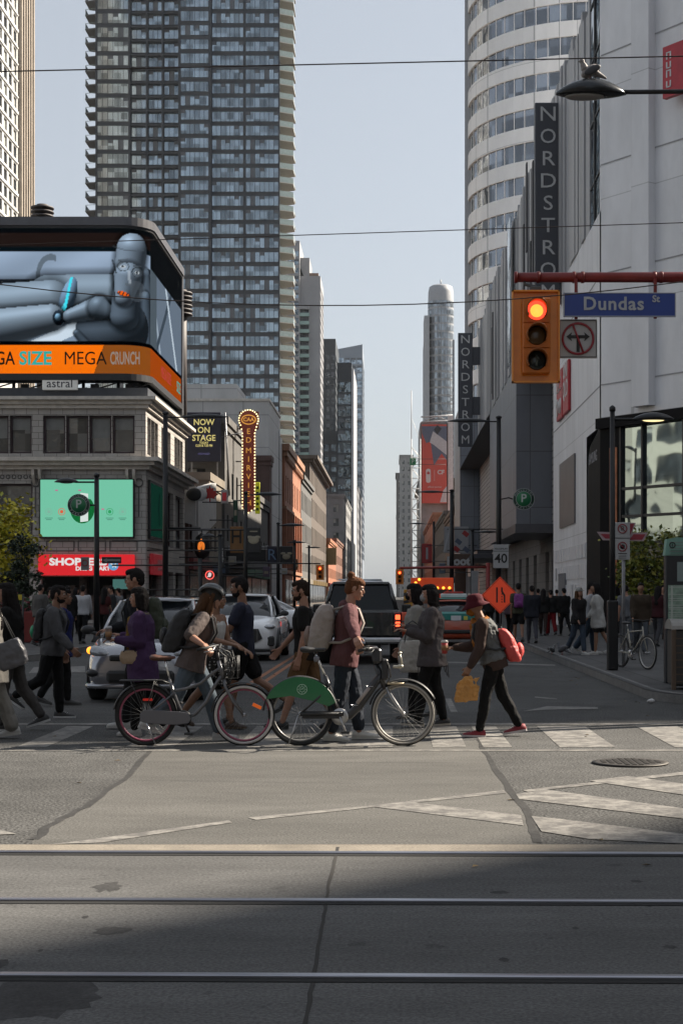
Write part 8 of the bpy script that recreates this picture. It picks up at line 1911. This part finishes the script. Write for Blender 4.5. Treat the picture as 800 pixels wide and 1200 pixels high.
# tote bag
def tote(label, loc, w, h, d, m, rz=0, strap=.25, name='handbag', tilt=0):
    t = thing(name, label, 'bag', loc, R(rz)); b = MB(); secs = []
    for z, k in ((0, .75), (.03, .95), (h*.5, 1.05), (h*.9, .9), (h, .82)): secs.append([V((w/2*k*math.copysign(abs(math.cos(q))**.5, math.cos(q)), d/2*k*math.copysign(abs(math.sin(q))**.5, math.sin(q)), z)) for q in [2*math.pi*j/20 for j in range(20)]])
    b.loft(secs); skinify(b.build('bag_body', m, t, False), .009, .025, .07, 1)
    b = MB()
    for s_ in (1, -1): b.tube([(-w*.3, s_*d*.35, h*.9), (-w*.2, s_*d*.2, h+strap*.8), (0, s_*.01, h+strap), (w*.2, s_*d*.2, h+strap*.8), (w*.3, s_*d*.35, h*.9)], .008, 6)
    b.build('strap', mat('webbing', ()), t); t.rotation_euler.y = R(tilt); return t
q = A1['A'][0][0]; tote('slouchy dark grey leather shoulder bag of the person in the cream coat', (X(22, 17.2), 17.05, Z(782, 17.1)), .34, .30, .15, mat('bag_grey', (.085, .085, .095), .45, 0, .2, 8), 0, .32, tilt=-20)
C1 = person('bearded man in a grey hoodie and black trousers walking right', X(62, 20.2), 20.2, 0, 1.70, 'm', ((8, 6, 0), (-17, 42, -34)), ((-4, 6, 22), (14, 5, 30)), 5, (0, 3), 'tan', ('short', 'black'), ('hoodie', (.15, .15, .16), -.12), ('trousers', BK), ((.02, .02, .02), (.5, .5, .5)), beard=True)
backpack(C1, 'dark backpack with a bright green lower panel on the man in the grey hoodie', mat('bag_black', (.015, .015, .017), .7), .42, .30, .14, mat('bag_green', (.01, .22, .10), .6))
person('man in an open royal blue jacket mostly hidden behind the grey hoodie', X(72, 22.5), 22.5, 8, 1.66, 'm', ((10, 8, 0), (-12, 20, -14)), ((4, 6, 15), (-6, 6, 20)), 3, hair=('short', 'black'), top=('jacket', (.02, .03, .16), -.20), bottom=('trousers', BK), shoe=((.03, .03, .03), (.05, .05, .05)), skin='tan')
E1 = person('tall man with black hair and glasses in dark clothes behind the purple coat', X(164, 18.7), 18.7, 180, 1.89, 'm', ((12, 6, 4), (-10, 16, -12)), ((-8, 6, 20), (20, 8, 60)), 3, (0, 4), 'light', ('short', 'black'), ('jacket', (.02, .022, .03), -.12), ('trousers', BK), (WH, WH), glasses=True)
backpack(E1, 'dark olive rucksack worn by the tall man with glasses', mat('bag_olive', (.03, .038, .022), .75), .50, .32, .18, None)
F1 = person('woman in a purple coat and mustard top holding drinks, walking left', X(167, 17.75), 17.75, 180, 1.66, 'f', ((8, 6, 2), (-10, 14, -10)), ((0, 6, 95), (4, 8, 100)), 2, (0, 3), 'light', ('bob', 'black'), ('coat', (.115, .058, .155), -.30), ('trousers', BK), (WH, WH))
# mustard front and scarf as clothing children
def front_panel(p, col, name, d0=.12, d1=.42, dx=.145, w=.07):
    D = p['Dl']; b = MB(); b.tcap(D(d0, dx), .055, D(d1, dx-.035), .05); o = b.build(name, cloth(name, col), p['root'], False); skinify(o, .009, .02, .05, 1); o.scale = (1, 1.3, 1); return o
front_panel(F1, (.30, .17, .03), 'mustard_top'); b = MB(); b.tube([F1['Dl'](.475, .07*math.cos(q), .07*math.sin(q)) for q in [k*math.pi/5 for k in range(10)]], .032, 8, closed=True); skinify(b.build('neck_scarf', cloth('neckscarf', (.32, .26, .22)), F1['root'], False), .009, .03, .04, 1)
tote('small tan and white structured crossbody bag on the purple coat', F1['M'] @ F1['Dl'](-.03, .12, .17)+V((0, 0, -.06)), .22, .15, .08, mat('bag_tan', (.36, .26, .17), .5), 4, .05)
def cup(label, loc, col, lid, h=.12, r=.036, name='paper_cup'):
    t = thing(name, label, 'cup', loc); b = MB(); b.lathe([(r*.75, 0), (r, h)], (0, 0, 0), 18); b.build('cup_body', mat('cup_%.2f' % col[0], col, .5), t); b = MB(); b.lathe([(r*1.06, h), (r*1.06, h+.012), (r*.9, h+.02), (r*.85, h+.03)], (0, 0, 0), 18); b.build('lid', mat('lid_%.2f' % lid[0], lid, .4), t)
    b = MB(); b.lathe([(r*.86+.002, h*.3), (r*.96+.002, h*.75)], (0, 0, 0), 18); b.build('sleeve', mat('sleeve_tan', (.28, .15, .07), .8), t); return t
W_ = F1['A'][0][2]; cup('clear cup of iced dark drink held by the woman in the purple coat', (W_.x-.09, W_.y-.03, W_.z-.0), (.12, .07, .05), (.4, .4, .42), .13, .038)
# helmeted cyclist
bx, b2x = X(171, YBK), X(352, YBK)
gx = X(226, 17.05); G1y = 17.05
def hb(wx, wy, wz, x, y): return (wx-x, wy-y, wz)
G1 = person('cyclist with helmet and rolled sleeves pushing the grey cruiser bicycle', gx, G1y, 0, 1.74, 'f', ((24, 10, 3), (-22, 28, -16)), (('t', hb(bx+.60, YBK+.30, 1.05, gx, G1y)), ('t', hb(bx+.62, YBK-.0, 1.06, gx, G1y), (-.5, -.6, -.6))), 17, (0, 12), 'light', ('long', 'brown'), ('shirt', (.19, .15, .14), -.13, 'half'), ('jeans', (.19, .24, .29)), GW, hat=('helmet',), curl=(75, 75))
backpack(G1, 'bulky black backpack on the helmeted cyclist', mat('bag_black', ()), .50, .34, .24, None, dx=-.13)
H1 = person('woman in a white tank top and polka-dot shorts with black hair in a bun', X(250, 18.6), 18.6, -25, 1.66, 'f', ((18, 8, 3), (-16, 26, -20)), ((14, 6, 50), (20, 8, 60)), 4, (10, 4), 'olive', ('tied', 'black'), ('tank', (.95, .94, .92), -.02), ('shorts', BK), ((.06, .04, .03), (.08, .05, .03)))
dots = MB(); rr = random.Random(3)
def dotmat():
    m = bpy.data.materials.new('polka'); m.use_nodes = True; nt = m.node_tree; N = nt.nodes; L = nt.links; b = N['Principled BSDF']; b.inputs['Roughness'].default_value = .8
    tc = N.new('ShaderNodeTexCoord'); vo = N.new('ShaderNodeTexVoronoi'); vo.inputs['Scale'].default_value = 26; vo.inputs['Randomness'].default_value = .15; L.new(tc.outputs['Object'], vo.inputs['Vector'])
    cr = N.new('ShaderNodeValToRGB'); cr.color_ramp.interpolation = 'CONSTANT'; cr.color_ramp.elements[0].color = (.5, .5, .5, 1); cr.color_ramp.elements[1].position = .30; cr.color_ramp.elements[1].color = (.012, .012, .012, 1); L.new(vo.outputs['Distance'], cr.inputs[0]); L.new(cr.outputs[0], b.inputs['Base Color']); return m
[c for c in kids(H1['root']) if c.name.startswith('shorts')][0].data.materials[0] = dotmat()
I1 = person('bearded man in a navy t-shirt and black shorts facing left', X(285, 19.2), 19.2, 180, 1.80, 'm', ((14, 6, 2), (-22, 34, -26)), ((26, 8, 80), (10, 8, 85)), 2, (0, 5), 'tan', ('short', 'black'), ('tshirt', (.055, .06, .10), -.12), ('shorts', BK), ((.015, .015, .015), (.05, .05, .05)), beard=True)
J1 = person('man in a black t-shirt and tan shorts walking left behind the share bicycle', X(358, 18.6), 18.6, 180, 1.78, 'm', ((20, 4, 6), (-14, 20, -14)), ((-4, 8, 18), (24, 10, 18)), 3, (0, 6), 'light', ('short', 'dark'), ('tshirt', (.022, .02, .02), -.12), ('shorts', (.22, .12, .055)), ((.015, .015, .015), (.03, .03, .03)), beard=True, glasses=True)
kx, ky = X(404, 17.1), 17.1
K1 = person('person with hair in a bun and dusty pink jacket pushing the share bicycle', kx, ky, 0, 1.77, 'f', ((15, 10, 2), (-6, 8, -4)), (('t', hb(b2x+.60, YBK+.34, 1.03, kx, ky)), ('t', hb(b2x+.62, YBK-.26, 1.04, kx, ky), (-.5, -.5, -.7))), 7, (0, 14), 'light', ('bun', 'auburn'), ('hoodie', (.20, .085, .09), -.15), ('jeans', (.045, .055, .075)), ((.55, .53, .5), (.5, .48, .44)), curl=(75, 75))
backpack(K1, 'large beige and taupe backpack on the person in the dusty pink jacket', mat('bag_beige', (.31, .265, .24), .75, 0, .1, 6, .2, 40), .52, .36, .26, mat('bag_taupe', (.20, .14, .115), .75), dx=-.16, sm=mat('strap_beige', (.30, .26, .23), .8))
L2 = person('woman with black face mask and cream coat behind the grey shirt', X(489, 20.2), 20.2, 180, 1.72, 'f', ((8, 6, 0), (-10, 14, -8)), ((4, 6, 25), (8, 6, 30)), 2, (-10, 3), 'light', ('bob', 'black'), ('coat', (.44, .42, .38), -.26), ('trousers', BK), ((.03, .03, .03), (.06, .06, .06)), mask=(.012, .012, .014))
L1 = person('woman with white face mask, loose grey shirt and black trousers walking left', X(506, 18.9), 18.9, 180, 1.70, 'f', ((16, 8, 4), (-6, 8, -4)), ((10, 8, 95), (14, 8, 100)), 1, (0, 2), 'light', ('bob', 'black'), ('overshirt', (.13, .115, .12), -.20), ('trousers', BK), ((.03, .03, .03), (.42, .38, .32)), mask=(.55, .55, .56))
b = MB(); rr = random.Random(8)
for k in range(16): a = -.24+.03*k; p0 = L1['Dl'](-.20, a*.8, -.18*math.cos(a*4)); b.tube([p0, p0+V((rr.uniform(-.02, .02), 0, -.06-rr.uniform(0, .09)))], .006, 5)
b.build('fringe', cloth('fringe', (.16, .14, .145)), L1['root'])
tote('white canvas bag carried by the woman in the cream coat', (X(483, 19.6), 19.6, Z(788, 19.6)), .34, .40, .12, mat('canvas', (.42, .40, .37), .8, 0, .1, 6), 0, .25)
mx, my = X(578, 17.6), 17.6
M1 = person('stooped older person in a maroon bucket hat and vest walking left with cup and bag', mx, my, 180, 1.62, 'f', ((14, 4, 2), (-15, 14, -10)), ((6, 6, 22), (14, 6, 72)), 19, (0, 10), 'olive', ('short', 'black'), ('sweater', (.10, .065, .055), -.13), ('trousers', (.015, .015, .016)), ((.22, .015, .025), (.55, .5, .5)), hat=('bucket', (.13, .014, .025), 'maroon'), vest=((.23, .235, .235), 'vestgrey'), scarf=((.55, .20, .035), 'orange'), curl=(60, 80))
backpack(M1, 'small bright red knapsack on the back of the person in the bucket hat', mat('bag_red', (.48, .05, .045), .6, 0, .12, 8), .40, .28, .18, None, drop=.17, dx=-.14)
W_ = M1['A'][1][2]; E_ = M1['A'][1][1]; d_ = (W_-E_).normalized(); cc_ = W_+d_*.10; cup('red and white takeaway coffee cup held out by the person in the bucket hat', (cc_.x-.01, cc_.y-.02, cc_.z-.06), (.42, .03, .03), (.55, .53, .5), .125, .04)
W_ = M1['A'][1][2]; W0 = M1['A'][0][2]
# hand hanging on the camera side holds the paper bag
side = M1['A'][0] if M1['A'][0][0].y < M1['A'][1][0].y else M1['A'][1]
t = thing('paper_bag', 'crumpled orange-brown paper bag gripped in the hand of the person in the bucket hat', 'bag', (side[2].x-.04, side[2].y-.03, side[2].z-.44)); b = MB()
b.prism([(-.16, -.01), (.14, .02), (.165, .18), (.09, .30), (.17, .33), (.10, .22), (.06, .36), (-.02, .33), (-.13, .24)], -.035, .035, 'y'); o = b.build('bag_body', mat('paper_orange', (.50, .25, .07), .75, 0, .15, 8, .4, 15), t, False); t.scale = (.85, 1, .82); t.location.z += .05; skinify(o, .008, .05, .06, 1)

# ---------------------------------------------------------------- people farther away
FG = 'pedestrians on the far pavements'
def walker(label, px, Y, rz, h, sex, top, bot, hair='short', hc='black', shoe=((.03, .03, .03), (.1, .1, .1)), z=.14, skin='light', legs=((12, 6, 0), (-14, 22, -18)), arms=((-10, 6, 20), (12, 6, 25)), **k):
    return person(label, X(px, Y), Y, rz, h, sex, legs, arms, 3, (0, 0), skin, (hair, hc), top, bot, shoe, detail=0, z=z, group=FG, **k)
D1 = walker('man in a white sweater seen from behind on the plaza', 97, 46, 90, 1.72, 'm', ('sweater', (.75, .75, .78), -.08), ('trousers', BK))
walker('man in dark clothes standing left of the white sweater', 47, 44, 60, 1.74, 'm', ('jacket', (.18, .17, .16), -.12), ('trousers', (.05, .05, .06)))
walker('person in a black jacket between the bearded man and the white sweater', 80, 43, 100, 1.7, 'm', ('jacket', (.02, .02, .02), -.12), ('trousers', BK))
walker('person in dark red top right of the white sweater', 122, 50, 80, 1.68, 'f', ('tshirt', (.12, .03, .03), -.1), ('trousers', BK), 'long')
walker('person in charcoal hoodie by the store entrance', 132, 54, 200, 1.74, 'm', ('hoodie', (.05, .05, .055), -.12), ('trousers', (.03, .03, .04)))
walker('person in black coat under the green screen', 88, 58, 30, 1.7, 'f', ('coat', (.018, .018, .02), -.4), ('trousers', BK), 'long')
walker('person in pale shirt near the store entrance', 140, 60, 150, 1.7, 'm', ('tshirt', (.3, .3, .32), -.1), ('trousers', (.04, .04, .05)))
walker('person in brown jacket beside the planter', 58, 52, 0, 1.7, 'm', ('jacket', (.09, .06, .04), -.12), ('trousers', BK))
p = walker('person with a bright purple backpack and black shorts at the right kerb', 607, 47.5, 90, 1.80, 'm', ('tshirt', (.10, .10, .06), -.1), ('shorts', BK), skin='tan'); backpack(p, 'bright purple backpack on the person near the construction sign', mat('bag_purple', (.16, .02, .16), .6), .42, .3, .15)
walker('man in a dark suit jacket and grey trousers near the purple backpack', 623, 46.5, 90, 1.72, 'm', ('jacket', (.03, .032, .045), -.16), ('trousers', (.09, .09, .11)))
walker('slim person in black clothes right of the dark suit', 636, 55, 80, 1.66, 'f', ('sweater', (.02, .02, .02), -.1), ('trousers', (.06, .04, .035)), 'long')
walker('person in black top and bright red trousers', 645, 56, 100, 1.62, 'f', ('jacket', (.02, .02, .02), -.08), ('wide', (.28, .015, .02)), 'short')
walker('person in a hooded black jacket near the white wall', 661, 55, 110, 1.68, 'm', ('hoodie', (.015, .015, .016), -.14), ('trousers', BK))
p = walker('woman in a white cap, black jacket and blue jeans on the right pavement', 677, 38, -60, 1.62, 'f', ('jacket', (.03, .028, .03), -.14), ('jeans', (.09, .12, .17)), 'long', 'brown', (WH, WH), hat=('cap', (.5, .5, .48), 'white'))
walker('woman in an oversized white shirt with bare legs standing close to another person', 700, 38.2, 170, 1.72, 'f', ('overshirt', (.80, .79, .76), -.30), ('shorts', (.05, .05, .05)), 'long', 'black', (WH, WH), skin='olive', legs=((6, 4, 0), (-16, 12, -10)))
walker('man in a pale t-shirt and blue jeans talking with the woman in the white shirt', 690, 38.6, 0, 1.76, 'm', ('tshirt', (.60, .60, .63), -.12), ('wide', (.07, .10, .14)), 'short', 'black', (WH, WH))
walker('man in a brown jacket and grey trousers walking toward the camera', 750, 38.5, -95, 1.74, 'm', ('jacket', (.09, .065, .045), -.14), ('wide', (.16, .18, .21)), 'short', 'black', skin='olive')
walker('person in a pale grey top and jeans behind the sign post', 733, 44, 90, 1.72, 'm', ('tshirt', (.22, .23, .25), -.12), ('trousers', (.12, .13, .15)))
walker('person in a dark red top near the information pillar', 770, 44, 60, 1.70, 'f', ('jacket', (.08, .02, .025), -.12), ('trousers', (.1, .1, .11)), 'long')
walker('person in navy beside the information pillar', 776, 47, -80, 1.74, 'm', ('jacket', (.02, .025, .05), -.12), ('trousers', BK))
for k, (px, Y, rz, top, bt, lab) in enumerate(((598, 52, 70, (.14, .10, .12), BK, 'person in dull mauve beside the construction sign'), (630, 66, 80, (.06, .05, .05), BK, 'person in brown farther up the right pavement'), (722, 50, 100, (.12, .08, .06), (.05, .05, .05), 'person in dull brown near the glass entrance'), (652, 70, 90, (.02, .02, .02), BK, 'person in black farthest along the white wall'), (572, 56, 90, (.02, .02, .02), BK, 'person in black just left of the construction sign'))):
    walker(lab, px, Y, rz, 1.68+.03*(k % 3), 'm' if k % 2 else 'f', ('jacket', top, -.12), ('trousers', bt), 'short' if k % 2 else 'long')
# ---------------------------------------------------------------- camera, light, sky
cam = bpy.data.cameras.new('camera'); co = bpy.data.objects.new('camera', cam); COL.objects.link(co); scene.camera = co
co.location = (0, 0, CH); co.rotation_euler = (math.pi/2, 0, 0)
cam.sensor_fit = 'VERTICAL'; cam.sensor_height = 36; cam.lens = F/1200*36
cam.shift_x = (400-VX)/1200; cam.shift_y = (VY-600)/1200; cam.clip_start = .1; cam.clip_end = 6000
AZ, EL = 24., 38.      # sun: azimuth from +X towards +Y, elevation
SUN_S, SKY_S, EXPO = 5., .0515, 1.4
d = V((math.cos(R(EL))*math.cos(R(AZ)), math.cos(R(EL))*math.sin(R(AZ)), math.sin(R(EL))))
l = bpy.data.lights.new('sun', 'SUN'); l.energy = SUN_S; l.angle = R(.53); l.color = (1., .90, .76)
lo = bpy.data.objects.new('sun', l); COL.objects.link(lo); lo.rotation_euler = d.to_track_quat('Z', 'Y').to_euler()
w = bpy.data.worlds.new('World'); scene.world = w; w.use_nodes = True; N = w.node_tree.nodes; L = w.node_tree.links
sk = N.new('ShaderNodeTexSky'); sk.sky_type = 'NISHITA'; sk.sun_disc = False; sk.sun_elevation = R(EL); sk.sun_rotation = R(90-AZ); sk.air_density = 1.0; sk.dust_density = 2.5; sk.ozone_density = 1.2; sk.altitude = 100
bg = N['Background']; bg.inputs[1].default_value = SKY_S; hs = N.new('ShaderNodeHueSaturation'); hs.inputs['Saturation'].default_value = .55; L.new(sk.outputs[0], hs.inputs['Color']); mxs = N.new('ShaderNodeMix'); mxs.data_type = 'RGBA'; mxs.inputs[0].default_value = .42; mxs.inputs[7].default_value = (5.1, 5.55, 6.0, 1); L.new(hs.outputs[0], mxs.inputs[6]); L.new(mxs.outputs[2], bg.inputs[0])
scene.view_settings.view_transform = 'Standard'; scene.view_settings.look = 'None'; scene.view_settings.exposure = EXPO; scene.view_settings.gamma = 1
scene.render.engine = 'CYCLES'; cy = scene.cycles; cy.max_bounces = 6; cy.diffuse_bounces = 3; cy.glossy_bounces = 3; cy.transmission_bounces = 2; cy.volume_bounces = 0
cy.use_denoising = True; cy.caustics_reflective = False; cy.caustics_refractive = False; cy.sample_clamp_indirect = 4
hz = MB().box(-1600, 1600, -1600, 3100, -1.5, 160).build('haze', mat('haze_air', (1, 1, 1), var=0), None); hz['kind'] = 'stuff'
hm_ = hz.data.materials[0]; N = hm_.node_tree.nodes; N.remove(N['Principled BSDF']); pv = N.new('ShaderNodeVolumePrincipled'); pv.inputs['Color'].default_value = (.88, .93, 1, 1); pv.inputs['Density'].default_value = .00004; pv.inputs['Anisotropy'].default_value = .3
hm_.node_tree.links.new(pv.outputs[0], [n for n in N if n.type == 'OUTPUT_MATERIAL'][0].inputs['Volume'])
# lettering becomes ordinary mesh
bpy.context.view_layer.update()
dg = bpy.context.evaluated_depsgraph_get()
for o in [o for o in COL.objects if o.type == 'FONT']:
    me = bpy.data.meshes.new_from_object(o.evaluated_get(dg)); n = o.name; p = o.parent
    q = bpy.data.objects.new('tmp', me); COL.objects.link(q); q.parent = p; q.location = o.location; q.rotation_euler = o.rotation_euler; q.scale = o.scale
    if 'fitw' in o: xs = [v.co.x for v in me.vertices]; q.scale = (o['fitw']/(max(xs)-min(xs)), 1, 1)
    c = o.data; bpy.data.objects.remove(o); bpy.data.curves.remove(c); q.name = n; me.name = n
